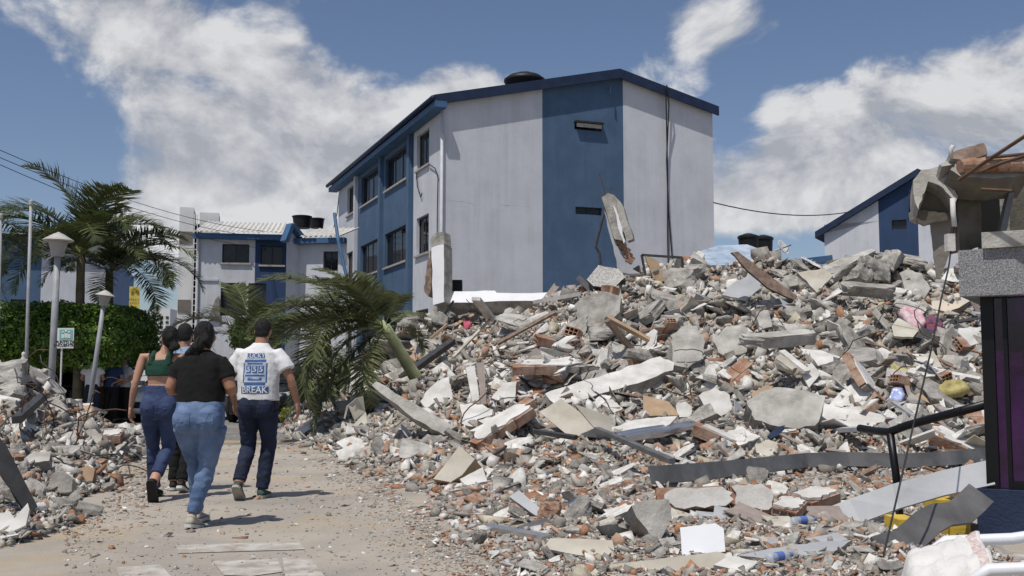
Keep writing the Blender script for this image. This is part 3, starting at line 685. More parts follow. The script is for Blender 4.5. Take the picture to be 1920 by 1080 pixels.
def tree(name, label, cat, base, crown_c, rad, n, size, m, seed, boxy=2.0, trunk_r=.12, low=-1.0, stems=1, group=None, rough=.12):
    t = thing(name, label, cat, base, group=group); b = Vector(base); c = Vector(crown_c)-b
    for k in range(stems):
        off = Vector((random.uniform(-.5,.5)*rad[0]*(stems>1), random.uniform(-.3,.3)*rad[1]*(stems>1), 0))
        tb = MB(); tb.tube([off, off+Vector((.03,0,c.z*.4)), off*1.2+Vector((0,.02,c.z*.9))], [trunk_r,trunk_r*.8,trunk_r*.5], 10)
        for j in range(5):
            a = j*1.26+k; tb.tube([off+Vector((0,0,c.z*.5)), off+Vector((math.cos(a)*rad[0]*.35,math.sin(a)*rad[1]*.35,c.z*.85)), off*.5+c*.95+Vector((math.cos(a)*rad[0]*.6,math.sin(a)*rad[1]*.6,rad[2]*.2))], [trunk_r*.45,trunk_r*.3,trunk_r*.12], 6)
        tb.build('trunk', M_bark, t, smooth=True)
    leaf_crown('crown', t, tuple(c), rad, n, size, m, seed, boxy, low, rough)
    leaf_crown('inner_leaves', t, tuple(c), tuple(x*.72 for x in rad), n//3, size*1.5, m, seed+50, boxy, low, rough)
    return t
hb = P(100,700,28); hb.z = 0; hz0, hz1 = P(0,695,28).z, P(0,572,28).z
hx0, hx1 = P(-60,600,28).x, P(268,600,28).x
tree('clipped_tree', 'broad clipped dark green tree with flat top shading people and cars', 'tree', ((hx0+hx1)/2+.3,28.2,0), ((hx0+hx1)/2,28.2,(hz0+hz1)/2), ((hx1-hx0)/2,2.0,(hz1-hz0)/2), 36000, .062, M_leafg, 3, 6.0, .17, stems=2, rough=.10)
b_ = G(478,770); tree('light_tree', 'small light green tree behind the man in the white shirt', 'tree', b_, P(478,628,b_.y), (.85,.8,.62), 7000, .06, M_leafl, 5, rough=.3)
b_ = G(566,796); tree('clipped_hedge', 'low clipped yellow-green hedge behind the white shirt man', 'hedge', b_, b_+Vector((.05,.3,.2)), (.62,.4,.24), 7000, .032, M_leafy, 8, 3.5, .03, stems=2)
b_ = G(624,772); tree('green_bush', 'small green bush in front of the dark palm trunk', 'bush', b_+Vector((-.25,.3,0)), b_+Vector((-.25,.3,.36)), (.36,.3,.36), 3500, .04, M_leafl, 9, 2, .03, rough=.3)
b_ = G(700,778); tree('yellow_bush', 'low yellowish bush strip beneath the fallen palm', 'bush', b_+Vector((0,.8,0)), b_+Vector((-.2,.8,.12)), (.8,.3,.15), 3000, .03, M_leafy, 12, 3, .02)
# sloping broken wall behind the palm
mb = MB(); mb.poly([P(566,735,26),P(610,735,26),P(650,690,26),P(650,668,26),P(570,712,26)], .2)
tag(mb.build('sloping_wall', mat('beige_render',(.40,.34,.27),.9,.2,4,.5,20)), 'beige sloping stair wall behind the fallen palm', 'wall')

# ================================================================ lamps, poles, sign
M_post = mat('grey_painted_steel', (.30,.31,.32), .5, .12, 6)
M_shade = mat('lamp_shade_white', (.42,.40,.37), .6, .15, 4)
M_lens = mat('lamp_lens', (.34,.33,.31), .4, .1, 4)
def lamp(label, top, base, r_post, rs, name='street_lamp'):
    t = thing(name, label, 'street lamp', base); ax = Vector(top)-Vector(base); h = ax.length
    q = Vector((0,0,1)).rotation_difference(ax.normalized()); t.rotation_mode = 'QUATERNION'; t.rotation_quaternion = q
    MB().tube([(0,0,0),(0,0,h*.5),(0,0,h-rs*1.5)], [r_post,r_post,r_post*.92], 12).build('post', M_post, t, smooth=True)
    MB().lathe([(rs*.30,-rs*1.6),(rs*.42,-rs*1.55),(rs*.46,-rs*1.2),(rs*.62,-rs*.62),(rs*.62,-rs*.5),(0,-rs*.5)], 24, 0, (0,0,h)).build('lamp_body', M_lens, t)
    MB().lathe([(rs*.9,-rs*.56),(rs*1.0,-rs*.50),(rs*.96,-rs*.46),(rs*.3,-rs*.05),(rs*.14,.0),(rs*.1,rs*.06),(0,rs*.07)], 28, 0, (0,0,h)).build('lamp_shade', M_shade, t)
    return t
g_ = P(98,716,19.5); lamp('larger near street lamp with white hat shade before the clipped tree', P(110,437,19.5), Vector((g_.x-.03,19.5,0)), .062, .275)
g_ = P(168,745,23); lamp('smaller leaning street lamp right of the meeting point sign', P(198,545,23), Vector((g_.x-.06,23,0)), .05, .21)
def flagpole(x0,y0,x1,d,label):
    a = P(x0,y0,d); b = P(x1,690,d); t = thing('pole', label, 'pole', (b.x,d,0))
    mb = MB(); top = a-Vector((b.x,d,0)); mb.tube([(0,0,0),top*.5,top], [.036,.034,.03], 10); mb.build('shaft', M_post, t, smooth=True)
    MB().lathe([(.03,0),(.045,.03),(.045,.1),(0,.13)],10,0,top).build('cap', M_shade, t)
flagpole(58,386,50,21,'thin bare flagpole left of the larger street lamp'); flagpole(1,412,-3,21,'thin pole cut by the picture edge')
sg = thing('sign', 'white and green meeting point sign on a thin post', 'sign', (P(113,700,19).x,19,0))
SO = sg.location; M_signw = mat('sign_white',(.62,.63,.62),.5,.05,4); M_signg = mat('sign_green',(.16,.42,.36),.5,.06,4); M_ink = mat('black_print',(.02,.02,.02),.6)
c = P(123,634,19)-SO; w_, h_ = 31/FPX*19, 38/FPX*19
MB().tube([(0,.03,0),(0,.03,c.z+h_*.45)],.016,8).build('post', M_signw, sg)
MB().cbox(c,(w_,.012,h_)).build('board', M_signw, sg)
MB().cbox(c+Vector((.01,-.010,h_*.16)),(w_*.8,.004,h_*.52)).build('green_field', M_signg, sg)
pk = MB()
for dx,dz,s in ((-.055,.0,1),(0,.012,1.15),(.055,.0,1)):
    cc = c+Vector((.01+dx,-.0145,h_*.16+dz)); pk.lathe([(0,-.02*s),(.014*s,-.014*s),(.02*s,0),(.014*s,.014*s),(0,.02*s)],10,0,cc+Vector((0,.006,.045*s))); pk.cbox(cc+Vector((0,0,-.02)),(.048*s,.003,.075*s))
pk.build('people_pictogram', M_signw, sg)
Rx = Matrix.Rotation(R(90),4,'X')
for k,(tx,dz) in enumerate((('PUNTO DE',-.205),('ENCUENTRO',-.36))):
    text_mesh(tx, .068, 'lettering', M_ink, sg, Matrix.Translation(c+Vector((0,-.009,h_*dz)))@Rx, .002, .0016)
# ================================================================ parked cars
M_tyre = mat('tyre_rubber',(.015,.015,.016),.85,.2,8); M_rim = mat('alloy_rim',(.35,.35,.36),.35,.1,5,metal=.8)
M_cglass = mat('car_glass',(.012,.014,.017),.05,.1,2,spec=.6); M_head = mat('headlamp_glass',(.45,.46,.48),.15,.1,3,spec=.6)
def car(label, loc, rz, paint):
    t = thing('parked_car', label, 'car', loc, rz)
    # stations along x (length 4.0, nose at +x): x, half width low, belt z, roof z, half width roof, floor z
    st = [(2.0,.62,.62,.64,.5,.30),(1.9,.76,.74,.76,.6,.22),(1.45,.84,.86,.88,.66,.2),(.95,.86,.93,.98,.64,.2),(.35,.87,.96,1.36,.60,.2),(-.3,.87,.97,1.47,.60,.2),(-1.1,.87,.98,1.44,.59,.2),(-1.7,.85,.98,1.24,.56,.22),(-1.95,.78,.94,1.0,.5,.3)]
    mb = MB(); n = 8; vs_ = []
    for (x,w,zb,zr,wr_,zf) in st:
        vs_ += [(x,-w*.9,zf),(x,-w,zf+.18),(x,-w,zb-.12),(x,-w*.96,zb),(x,-wr_,zr),(x,wr_,zr),(x,w*.96,zb),(x,w,zb-.12),(x,w,zf+.18),(x,w*.9,zf)]
    k = 10; fs = [(i*k+j,(i+1)*k+j,(i+1)*k+(j+1)%k,i*k+(j+1)%k) for i in range(len(st)-1) for j in range(k)]
    fs += [tuple(range(k)), tuple((len(st)-1)*k+j for j in range(k-1,-1,-1))]
    mb.add(vs_, fs); o = mb.build('body', paint, t, smooth=False)
    bv = o.modifiers.new('b','BEVEL'); bv.width = .04; bv.segments = 2; bv.limit_method = 'ANGLE'; bv.angle_limit = R(25)
    wd = MB(); wd.add([(.98,-.56,.99),(.98,.56,.99),(.39,.54,1.35),(.39,-.54,1.35)],[(0,1,2,3)]); wd.v = [(x+.02,y,z+.015) for x,y,z in wd.v]; wd.build('windscreen', M_cglass, t)
    for s in (-1,1):
        for (xa,xb,ya,yb) in ((.62,-.25,.99,1.36),(-.33,-1.15,1.0,1.38)):
            g = MB(); g.add([(xa+.2,s*.845,ya),(xb,s*.845,ya),(xb,s*.64,yb),(xa-.25,s*.64,yb)],[(0,1,2,3) if s<0 else (3,2,1,0)]); g.build('side_window', M_cglass, t)
        m = MB(); m.cbox((.72,s*.98,1.0),(.1,.2,.13)); m.bar((.72,s*.84,.95),(.72,s*.93,.97),.05,.04); m.build('mirror', paint, t)
        hl = MB(); hl.add([(1.935,s*.42,.66),(1.80,s*.80,.70),(1.74,s*.81,.80),(1.925,s*.46,.75)],[(0,1,2,3) if s<0 else (3,2,1,0)]); hl.v=[(x+.03,y*1.01,z) for x,y,z in hl.v]; hl.build('headlight', M_head, t)
        for x in (1.28,-1.25):
            w = thing('wheel','','') if False else link('wheel', None, t); w.location = (x,s*.79,.31)
            wt = MB(); wt.tube([(0,-.1,0),(0,-.07,0),(0,.07,0),(0,.1,0)],[.27,.31,.31,.27],24); wt.build('tyre', M_tyre, w); wm = MB(); wm.tube([(0,s*.085,0),(0,s*.108,0)],[.2,.18],16); wm.build('rim', M_rim, w)
    MB().cbox((1.985,0,.45),(.06,1.1,.16)).build('grille', M_tyre, t); MB().cbox((2.02,0,.43),(.015,.42,.11)).build('number_plate', M_head, t)
    return t
M_carw = mat('white_car_paint',(.62,.63,.64),.25,.04,2,spec=.5); M_cark = mat('black_car_paint',(.014,.014,.016),.2,.1,2,spec=.5)
car('white hatchback parked in the shade of the clipped tree', (P(330,770,28.4).x,29.3,0), R(-98), M_carw)
car('black car behind the white shirt man with its wing mirror showing', (P(492,770,27).x-.1,29.0,0), R(-92), M_cark)
car('dark car parked under the clipped tree, hidden behind the pedestrians', (P(120,770,29.5).x,30.0,0), R(-100), M_cark)
# ================================================================ people
def remesh(mb, voxel, smooth=4, name='m'):
    me = bpy.data.meshes.new(name); me.from_pydata(mb.v, [], mb.f); me.update()
    bm_ = bmesh.new(); bm_.from_mesh(me); bmesh.ops.recalc_face_normals(bm_, faces=bm_.faces); bm_.to_mesh(me); bm_.free()
    o = bpy.data.objects.new('tmp', me); COL.objects.link(o)
    r = o.modifiers.new('r','REMESH'); r.mode = 'VOXEL'; r.voxel_size = voxel
    s = o.modifiers.new('s','SMOOTH'); s.factor = .5; s.iterations = smooth
    dg = bpy.context.evaluated_depsgraph_get(); dg.update()
    out = bpy.data.meshes.new_from_object(o.evaluated_get(dg)); bpy.data.objects.remove(o); out.name = name
    return out
def ripple(me, fn):
    n = len(me.vertices); co = np.empty(n*3, np.float32); no = np.empty(n*3, np.float32)
    me.vertices.foreach_get('co', co); me.vertices.foreach_get('normal', no); co = co.reshape(-1,3); no = no.reshape(-1,3)
    d = np.array([fn(Vector(p)) for p in co.astype(float)]); co = co+no*d[:,None]; me.vertices.foreach_set('co', co.ravel().astype(np.float32)); me.update()
def finish(me, name, m, parent):
    me.materials.clear(); me.materials.append(m); me.polygons.foreach_set('use_smooth', [True]*len(me.polygons)); me.update()
    return link(name, me, parent)
def ell(mb, c, r, n=20, k=12, M=None):
    vs_ = []; 
    for i in range(k+1):
        a = math.pi*i/k
        for j in range(n):
            b = 2*math.pi*j/n; p = Vector((r[0]*math.sin(a)*math.cos(b), r[1]*math.sin(a)*math.sin(b), r[2]*math.cos(a)))
            if M is not None: p = M @ p
            vs_.append(p+Vector(c))
    fs = [(i*n+j, i*n+(j+1)%n, (i+1)*n+(j+1)%n, (i+1)*n+j) for i in range(k) for j in range(n)]
    return mb.add(vs_, fs)
def rings(mb, rs, n=28):
    """stack of horizontal ellipses (z, rx, ry, cx, cy)"""
    vs_ = []
    for (z,rx,ry,cx,cy) in rs:
        for j in range(n):
            a = 2*math.pi*j/n; ca, sa = math.cos(a), math.sin(a)
            vs_.append((cx+rx*math.copysign(abs(ca)**.88,ca), cy+ry*math.copysign(abs(sa)**.88,sa), z))
    k = len(rs); fs = [(i*n+j, i*n+(j+1)%n, (i+1)*n+(j+1)%n, (i+1)*n+j) for i in range(k-1) for j in range(n)]
    fs += [tuple(range(n-1,-1,-1)), tuple((k-1)*n+j for j in range(n))]
    return mb.add(vs_, fs)
def lerp_pts(a, b, ts): a, b = Vector(a), Vector(b); return [a.lerp(b,t) for t in ts]
def limb(mb, pts, rad, n=16): return mb.tube(pts, rad, n)
def hand(mb, wrist, d, fwd, inward, s=1.0, curl=.35):
    """five fingers: d along the hand, fwd = thumb side, inward = palm normal"""
    d = Vector(d).normalized(); fwd = Vector(fwd); fwd = (fwd-d*fwd.dot(d)).normalized(); inw = d.cross(fwd); 
    if inw.dot(Vector(inward)) < 0: inw = -inw
    w = Vector(wrist)
    for k in range(4):
        o = fwd*(.030-.020*k)*s
        mb.tube([w+o*.6, w+d*.05*s+o, w+d*.092*s+o], [.017*s,.016*s,.0125*s], 10)
        L = (.040,.045,.042,.034)[k]*s; p = w+d*.088*s+o; dd = d.copy(); pts = [p]
        for j in range(3):
            dd = (dd+inw*(curl*(1+.3*j)+.06*k)).normalized(); p = p+dd*L*(.95-.22*j); pts.append(p)
        mb.tube(pts, [.0105*s,.010*s,.009*s,.0075*s], 8)
    p = w+d*.028*s+fwd*.03*s; mb.tube([p-fwd*.012*s, p+fwd*.016*s+d*.025*s+inw*.01*s, p+fwd*.022*s+d*.055*s+inw*.022*s, p+fwd*.020*s+d*.078*s+inw*.03*s], [.015*s,.0135*s,.0115*s,.009*s], 8)
M_skin = mat('skin_light', (.42,.235,.16), .55, .10, 7, spec=.35)
M_skin2 = mat('skin_tan', (.34,.175,.11), .55, .10, 7, spec=.35)
M_hair = mat('black_hair', (.005,.004,.0035), .42, .3, 60, .6, 160, spec=.3)
M_hairg = mat('short_greying_hair', (.012,.011,.010), .6, .4, 80, .6, 200)
def cloth(name, col, col2, sc, bump=.25, rough=.85): return mat(name, col, rough, .1, sc, bump, 30, col2=col2)
M_jean_l = mat('light_blue_denim', (.075,.125,.235), .85, .1, 5, .35, 45, col2=(.155,.225,.36))
M_jean_m = mat('mid_blue_denim', (.022,.035,.085), .85, .1, 4, .35, 45, col2=(.050,.075,.16))
M_jean_d = mat('dark_navy_denim', (.009,.012,.027), .85, .1, 4, .3, 45, col2=(.020,.030,.062))
M_tee_k = mat('black_tshirt', (.007,.0065,.0065), .9, .2, 5, .2, 30)
M_tee_w = mat('white_tshirt', (.66,.66,.655), .9, .03, 4, .25, 14)
M_top_g = mat('dark_green_top', (.012,.050,.034), .85, .15, 5, .2, 30)
M_tee_b = mat('pale_blue_shirt', (.24,.33,.44), .9, .08, 5, .2, 25)
M_blackcloth = mat('black_trousers', (.008,.008,.009), .9, .2, 5, .2, 30)
M_sole = mat('shoe_sole', (.34,.32,.27), .8, .15, 12, .4, 50); M_solew = mat('white_sole', (.55,.54,.51), .8, .1, 12)
M_shoe_b = mat('beige_shoe', (.42,.38,.32), .8, .12, 10, .3, 60); M_shoe_k = mat('black_shoe', (.014,.014,.014), .7, .2, 10)
M_shoe_g = mat('green_grey_shoe', (.045,.085,.07), .75, .3, 14, .3, 60)
def shoe(parent, ankle, heading, pitch, m, ms, s=1.0):
    """heel at -y, toe +y in foot frame; pitch>0 lifts the heel about the toe"""
    prof = [(-.085,.026,.055),(-.065,.036,.085),(-.02,.038,.088),(.04,.040,.070),(.10,.046,.052),(.15,.043,.044),(.178,.026,.034)]
    Mh = Matrix.Rotation(-heading,4,'Z') @ Matrix.Translation((0,.13*s,0)) @ Matrix.Rotation(-pitch,4,'X') @ Matrix.Translation((0,-.13*s,0))
    a_loc = Mh @ Vector((0,-.03*s,.085*s)); T = Matrix.Translation(Vector(ankle)-a_loc) @ Mh
    mb = MB(); n = 14; vs_ = []
    for (y,w,h) in prof:
        for j in range(n):
            a = 2*math.pi*j/n; z = .022+max(0,(h-.02)*(.5+.5*math.sin(a))); vs_.append(T @ Vector((w*math.cos(a)*s*(1 if math.sin(a)<.2 else .85), y*s, z*s)))
    k = len(prof); fs = [(i*n+j,i*n+(j+1)%n,(i+1)*n+(j+1)%n,(i+1)*n+j) for i in range(k-1) for j in range(n)]+[tuple(range(n-1,-1,-1)),tuple((k-1)*n+j for j in range(n))]
    mb.add(vs_, fs); mb.tube([T @ Vector((0,-.035*s,.06*s)), T @ Vector((0,-.03*s,.10*s))],[.04*s,.036*s],12)
    sh = mb.build('shoe', m, parent, smooth=True)
    sb_ = MB(); N2 = 18; out = []
    for (y,w,h) in [(-.095,.012,0)]+[(p[0]*1.04,p[1]*1.08,0) for p in prof]+[(.19,.012,0)]: out.append((w,y))
    ringp = [(w,y) for w,y in out]+[(-w,y) for w,y in reversed(out)]
    sb_.poly([T @ Vector((x*s,y*s,.026*s)) for x,y in reversed(ringp)][::-1], .026*s); sb_.build('sole', ms, sh)
    return sh
def make_person(label, loc, rz, sp, group=None, vox=.0065):
    t = thing('person', label, 'person', loc, rz, group)
    b = MB(); H = sp['H']; hz = sp.get('head_z', H-.118)
    hx, hy = sp.get('head_xy', (0,.03)); yaw = sp.get('yaw',0)
    HM = Matrix.Rotation(yaw,4,'Z')
    ell(b, (hx,hy,hz), (.073,.092,.116)); 
    ell(b, Vector((hx,hy,hz))+HM @ Vector((0,.035,-.055)), (.052,.055,.06))
    ell(b, Vector((hx,hy,hz))+HM @ Vector((0,.095,-.018)), (.013,.022,.024))       # nose
    for s in (-1,1):
        ell(b, Vector((hx,hy,hz))+HM @ Vector((s*.076,-.004,-.01)), (.012,.02,.032), 10, 8)
        ell(b, Vector((hx,hy,hz))+HM @ Vector((s*.03,.078,.0)), (.014,.012,.012), 8, 6)
    tr = sp['torso']; nz = tr[-1][0]; cx0, cy0 = tr[-1][3], tr[-1][4]
    limb(b, [(cx0,cy0-.01,nz-.06),(cx0*.5+hx*.5,cy0*.5+hy*.5-.01,(nz+hz)/2-.02),(hx,hy-.01,hz-.04)], [sp.get('neck',.056)*1.15,sp.get('neck',.056),sp.get('neck',.056)])
    rings(b, [(z,rx-.012,ry-.012,cx,cy) for (z,rx,ry,cx,cy) in tr])
    rings(b, [(z,rx-.014,ry-.014,cx,cy) for (z,rx,ry,cx,cy) in sp['pelvis']])
    ar = sp['arm_r']
    for k in (0,1):
        sh, el, wr = [Vector(p) for p in sp['arms'][k]]
        if sp.get('sleeve'): sh = sh+Vector((-sh.x*.14,0,-.045))
        limb(b, [sh.lerp(Vector((0,sh.y,sh.z)),.35), sh]+lerp_pts(sh,el,(.3,.6,.9))+lerp_pts(el,wr,(.08,.3,.65,1)), [ar*.85,ar*1.02,ar,ar*.92,ar*.78,ar*.76,ar*.80,ar*.64,ar*.5])
        sgn = -1 if k == 0 else 1; d = (wr-el).normalized(); hd = sp['hand_dir'][k] if 'hand_dir' in sp else d
        hand(b, wr, hd, sp.get('thumb',[(0,1,0),(0,1,0)])[k], (-sgn,0,0) if abs(d.z) > .5 else (0,0,-1), sp.get('hs',1.0))
    for k in (0,1):
        hp, kn, an = [Vector(p) for p in sp['legs'][k]]; r = sp['leg_r']
        limb(b, lerp_pts(hp,kn,(0,.3,.65,1))+lerp_pts(kn,an,(.3,.65,1)), [max(.03,x-.016) for x in r])
        limb(b, [an, an+Vector((0,.05,-.035))], [.03,.03])
    finish(remesh(b, vox, 3, 'body'), 'body', sp['skin'], t)
    # trousers
    q = MB(); rings(q, sp['pelvis'])
    for k in (0,1):
        hp, kn, an = [Vector(p) for p in sp['legs'][k]]; r = sp['leg_r']; cut = sp.get('cuff',(.86,.86))[k]
        limb(q, lerp_pts(hp,kn,(0,.3,.65,1))+lerp_pts(kn,an,(.3*cut,.65*cut,cut)), r, 20)
    for s in (-1,1):
        gx = sp['pelvis'][2]; ell(q, (gx[3]+s*gx[1]*.47, gx[4]-gx[2]*.52, gx[0]-.02), (gx[1]*.50,gx[2]*.60,.115))
    me = remesh(q, vox*1.1, 5, 'trousers'); kz = sp['legs'][0][1][2]; sd_ = random.uniform(0,50)
    ripple(me, lambda p: .0075*mnoise.noise(Vector((p.x*9+sd_,p.y*9,p.z*21)))*(1.3 if abs(p.z-kz)<.16 or p.z<.25 else .55)+.003*mnoise.noise(p*28))
    tr_o = finish(me, 'trousers', sp['trouser_m'], t)
    bvt = BVHTree.FromPolygons([v.co.copy() for v in me.vertices], [tuple(p.vertices) for p in me.polygons])
    # back pockets, belt loops and seam laid on the denim
    if sp.get('pockets'):
        gx = sp['pelvis'][2]; zt = sp['pelvis'][1][0]-.05
        for s in (-1,1):
            pk = MB(); c = Vector((gx[3]+s*gx[1]*.48,0,zt-.075)); w = .062; out = [(-w,.075),(w,.07),(w*.92,-.05),(0,-.082),(-w*.92,-.045)]
            pts = []
            for e in range(5):
                for f in range(4): pts.append(Vector(out[e]).lerp(Vector(out[(e+1)%5]),f/4))
            def proj(x,z,off):
                h = bvt.ray_cast(Vector((x,-1,z)), Vector((0,1,0))); return Vector((x,(h[0].y if h[0] else 0)-off,z))
            vs_ = [proj(c.x,c.z,.006)]+[proj(c.x+p.x,c.z+p.y,.005) for p in pts]; n = len(pts)
            rim = [proj(c.x+p.x*1.05,c.z+p.y*1.05,-.002) for p in pts]
            pk.add(vs_+rim, [(0,1+i,1+(i+1)%n) for i in range(n)]+[(1+i,1+n+i,1+n+(i+1)%n,1+(i+1)%n) for i in range(n)]); pk.build('pocket', sp['trouser_m'], tr_o, smooth=False)
    # shirt
    q = MB(); rings(q, [(z,rx,ry,cx,cy) for (z,rx,ry,cx,cy) in sp['shirt']])
    if sp.get('sleeve'):
        for k in (0,1):
            sh, el, wr = [Vector(p) for p in sp['arms'][k]]; L_, r0, r1 = sp['sleeve']
            s0 = sh+Vector((-sh.x*.12,0,-.035)); limb(q, [s0.lerp(Vector((0,sh.y,sh.z-.06)),.5), s0]+lerp_pts(s0,el,(L_*.35,L_*.7,L_*.95)), [r0*.85,r0*.92,r0,r1,r1*1.02], 20)
    for e in sp.get('shirt_extra',()): ell(q, *e)
    for (p_, r_) in sp.get('straps',()): limb(q, p_, r_, 10)
    me = remesh(q, vox, 5, 'shirt'); sd2 = random.uniform(0,50)
    ripple(me, lambda p: sp.get('fold',.008)*mnoise.noise(Vector((p.x*8+sd2,p.y*6,p.z*6+p.x*5)))+.003*mnoise.noise(p*22))
    so_ = finish(me, 'shirt', sp['shirt_m'], t)
    for k in (0,1):
        an = Vector(sp['legs'][k][2]); hd, pi_ = sp['feet'][k]; shoe(t, an, hd, pi_, sp['shoe_m'], sp['sole_m'], sp.get('fs',1.0))
    # hair
    q = MB(); hc = Vector((hx,hy,hz))
    if sp['hair'] == 'short':
        ell(q, hc+HM @ Vector((0,-.012,.022)), (.079,.090,.102)); ell(q, hc+HM @ Vector((0,-.040,-.02)), (.070,.058,.07))
    else:
        ell(q, hc+HM @ Vector((0,-.014,.018)), (.080,.096,.110)); ell(q, hc+HM @ Vector((0,-.042,-.035)), (.070,.060,.080))
        for (p_, r_) in sp.get('tail',()): limb(q, [hc+HM @ Vector(x) for x in p_], r_, 12)
        for (c_, r_) in sp.get('bun',()): ell(q, hc+HM @ Vector(c_), r_)
    me = remesh(q, vox, 2, 'hair'); ripple(me, lambda p: .005*mnoise.noise(Vector((p.x*55,p.y*55,p.z*12)))+.003*mnoise.noise(Vector((p.x*120,p.y*120,p.z*20)))); ho = finish(me, 'hair', sp['hair_m'], t)
    if vox < .01:
        rr = random.Random(int(H*1000)); st = MB(); vv = me.vertices; nn = len(vv); L_ = .03 if sp['hair'] == 'short' else .09
        for k in range(150):
            v = vv[rr.randrange(nn)]; p = v.co.copy(); dn = Vector((rr.gauss(0,.4),rr.gauss(-.2,.4),-1)); dn = (dn-v.normal*dn.dot(v.normal)*.8).normalized(); pts = [p-v.normal*.002]
            for j in range(4): pts.append(pts[-1]+dn*L_/4+v.normal*rr.uniform(.0,.004)); dn = (dn+Vector((rr.gauss(0,.15),rr.gauss(0,.15),0))).normalized()
            st.tube(pts, [.0016,.0015,.0013,.001,.0006], 4)
        st.build('hair_strands', sp['hair_m'], ho)
    return t, so_, me
# ---- woman in the black T-shirt
gl = G(371,990)
make_person('woman with black ponytail in black T-shirt and light blue jeans, nearest of the walking group', gl, R(-2), dict(
    H=1.62, head_z=1.505, head_xy=(.0,.05), yaw=R(14), skin=M_skin2, neck=.055, hair='long', hair_m=M_hair,
    tail=[([(0,-.09,-.02),(-.05,-.11,-.09),(-.11,-.07,-.15),(-.15,-.01,-.21)],[.045,.045,.035,.018])], bun=[((0,-.10,-.03),(.05,.035,.05))],
    torso=[(.95,.17,.12,0,0),(1.08,.165,.115,0,0),(1.2,.175,.12,0,0),(1.32,.165,.095,0,0),(1.385,.075,.06,0,.01)],
    pelvis=[(1.035,.178,.128,0,0),(.96,.184,.134,0,-.012),(.87,.196,.145,0,-.02),(.79,.188,.136,0,-.012),(.73,.165,.11,0,0)],
    legs=[((-.10,0,.80),(-.075,.16,.47),(-.085,.24,.10)),((.10,0,.80),(.045,.05,.47),(-.03,-.06,.095))],
    leg_r=[.114,.108,.088,.070,.072,.058,.048], cuff=(.98,.93), trouser_m=M_jean_l, pockets=True,
    shirt=[(.985,.188,.138,0,-.002),(1.06,.190,.136,0,0),(1.16,.196,.135,0,0),(1.26,.200,.125,0,0),(1.33,.178,.102,0,0),(1.375,.10,.07,0,.0),(1.40,.066,.056,0,.01)],
    arms=[((-.195,.0,1.31),(-.248,-.03,1.075),(-.13,.19,1.10)),((.195,.0,1.31),(.256,-.03,1.07),(.14,.19,1.10))], arm_r=.056, sleeve=(.54,.074,.070), shirt_m=M_tee_k,
    feet=[(0,0),(R(6),R(10))], shoe_m=M_shoe_b, sole_m=M_solew))
# ---- woman in the green top
gl = G(296,938)
make_person('woman with low bun in dark green crop top and dark blue jeans', gl, R(4), dict(
    H=1.67, head_z=1.553, head_xy=(.06,.05), yaw=R(25), skin=M_skin, neck=.048, hair='long', hair_m=M_hair, bun=[((.03,-.10,-.075),(.048,.045,.042)),((.0,-.12,-.10),(.032,.03,.03))],
    torso=[(1.0,.138,.10,0,0),(1.10,.130,.098,0,0),(1.22,.148,.108,0,0),(1.35,.155,.085,.01,0),(1.43,.062,.055,.02,.01)],
    pelvis=[(1.10,.140,.108,0,0),(1.0,.160,.122,0,-.008),(.91,.178,.135,0,-.02),(.83,.172,.13,0,-.015),(.77,.14,.10,0,0)],
    legs=[((-.085,0,.83),(-.10,.17,.50),(-.10,.24,.10)),((.085,0,.83),(.07,.06,.50),(.015,-.24,.20))],
    leg_r=[.098,.093,.076,.062,.064,.062,.062], cuff=(1.0,.80), trouser_m=M_jean_m, pockets=True,
    shirt=[(1.19,.146,.113,0,0),(1.25,.152,.115,0,0),(1.31,.150,.104,0,0),(1.345,.11,.085,.0,-.005)],
    straps=[([(-.085,-.07,1.30),(-.075,-.065,1.38),(-.07,.0,1.42),(-.075,.06,1.38),(-.08,.09,1.30)],[.034,.028,.024,.026,.03]),([(.085,-.07,1.30),(.085,-.065,1.38),(.085,.0,1.42),(.085,.06,1.38),(.085,.09,1.30)],[.034,.028,.024,.026,.03])],
    arms=[((-.175,.0,1.375),(-.235,-.05,1.10),(-.285,.02,.88)),((.185,.0,1.375),(.215,-.02,1.10),(.17,.16,.95))], arm_r=.044, shirt_m=M_top_g,
    hand_dir=[(-.05,.15,-1),(0,.6,-.6)], feet=[(0,0),(R(4),R(62))], shoe_m=M_shoe_k, sole_m=M_shoe_k, fold=.004))
# ---- man in the pale blue shirt, mostly hidden
gl = G(338,922)
make_person('man in pale blue shirt mostly hidden behind the two women', gl, 0, dict(
    H=1.74, head_z=1.622, head_xy=(.0,.04), skin=M_skin2, neck=.058, hair='short', hair_m=M_hairg,
    torso=[(.98,.15,.11,0,0),(1.15,.16,.115,0,0),(1.3,.175,.115,0,0),(1.43,.165,.09,0,0),(1.49,.07,.06,0,.01)],
    pelvis=[(1.06,.155,.115,0,0),(.98,.165,.125,0,0),(.92,.168,.13,0,-.01),(.86,.165,.12,0,0),(.80,.13,.10,0,0)],
    legs=[((-.09,0,.86),(-.09,.12,.5),(-.09,.06,.10)),((.09,0,.86),(.08,.0,.5),(.06,-.15,.12))],
    leg_r=[.095,.09,.078,.066,.066,.062,.06], cuff=(.97,.97), trouser_m=M_blackcloth,
    shirt=[(.93,.175,.135,0,0),(1.1,.178,.13,0,0),(1.3,.19,.125,0,0),(1.42,.175,.10,0,0),(1.47,.10,.07,0,0),(1.50,.07,.06,0,.01)],
    arms=[((-.205,0,1.42),(-.25,-.04,1.14),(-.22,.12,.92)),((.205,0,1.42),(.26,-.02,1.14),(.22,.14,1.0))], arm_r=.05, sleeve=(.6,.08,.076), shirt_m=M_tee_b,
    feet=[(0,0),(0,R(20))], shoe_m=M_shoe_k, sole_m=M_solew))
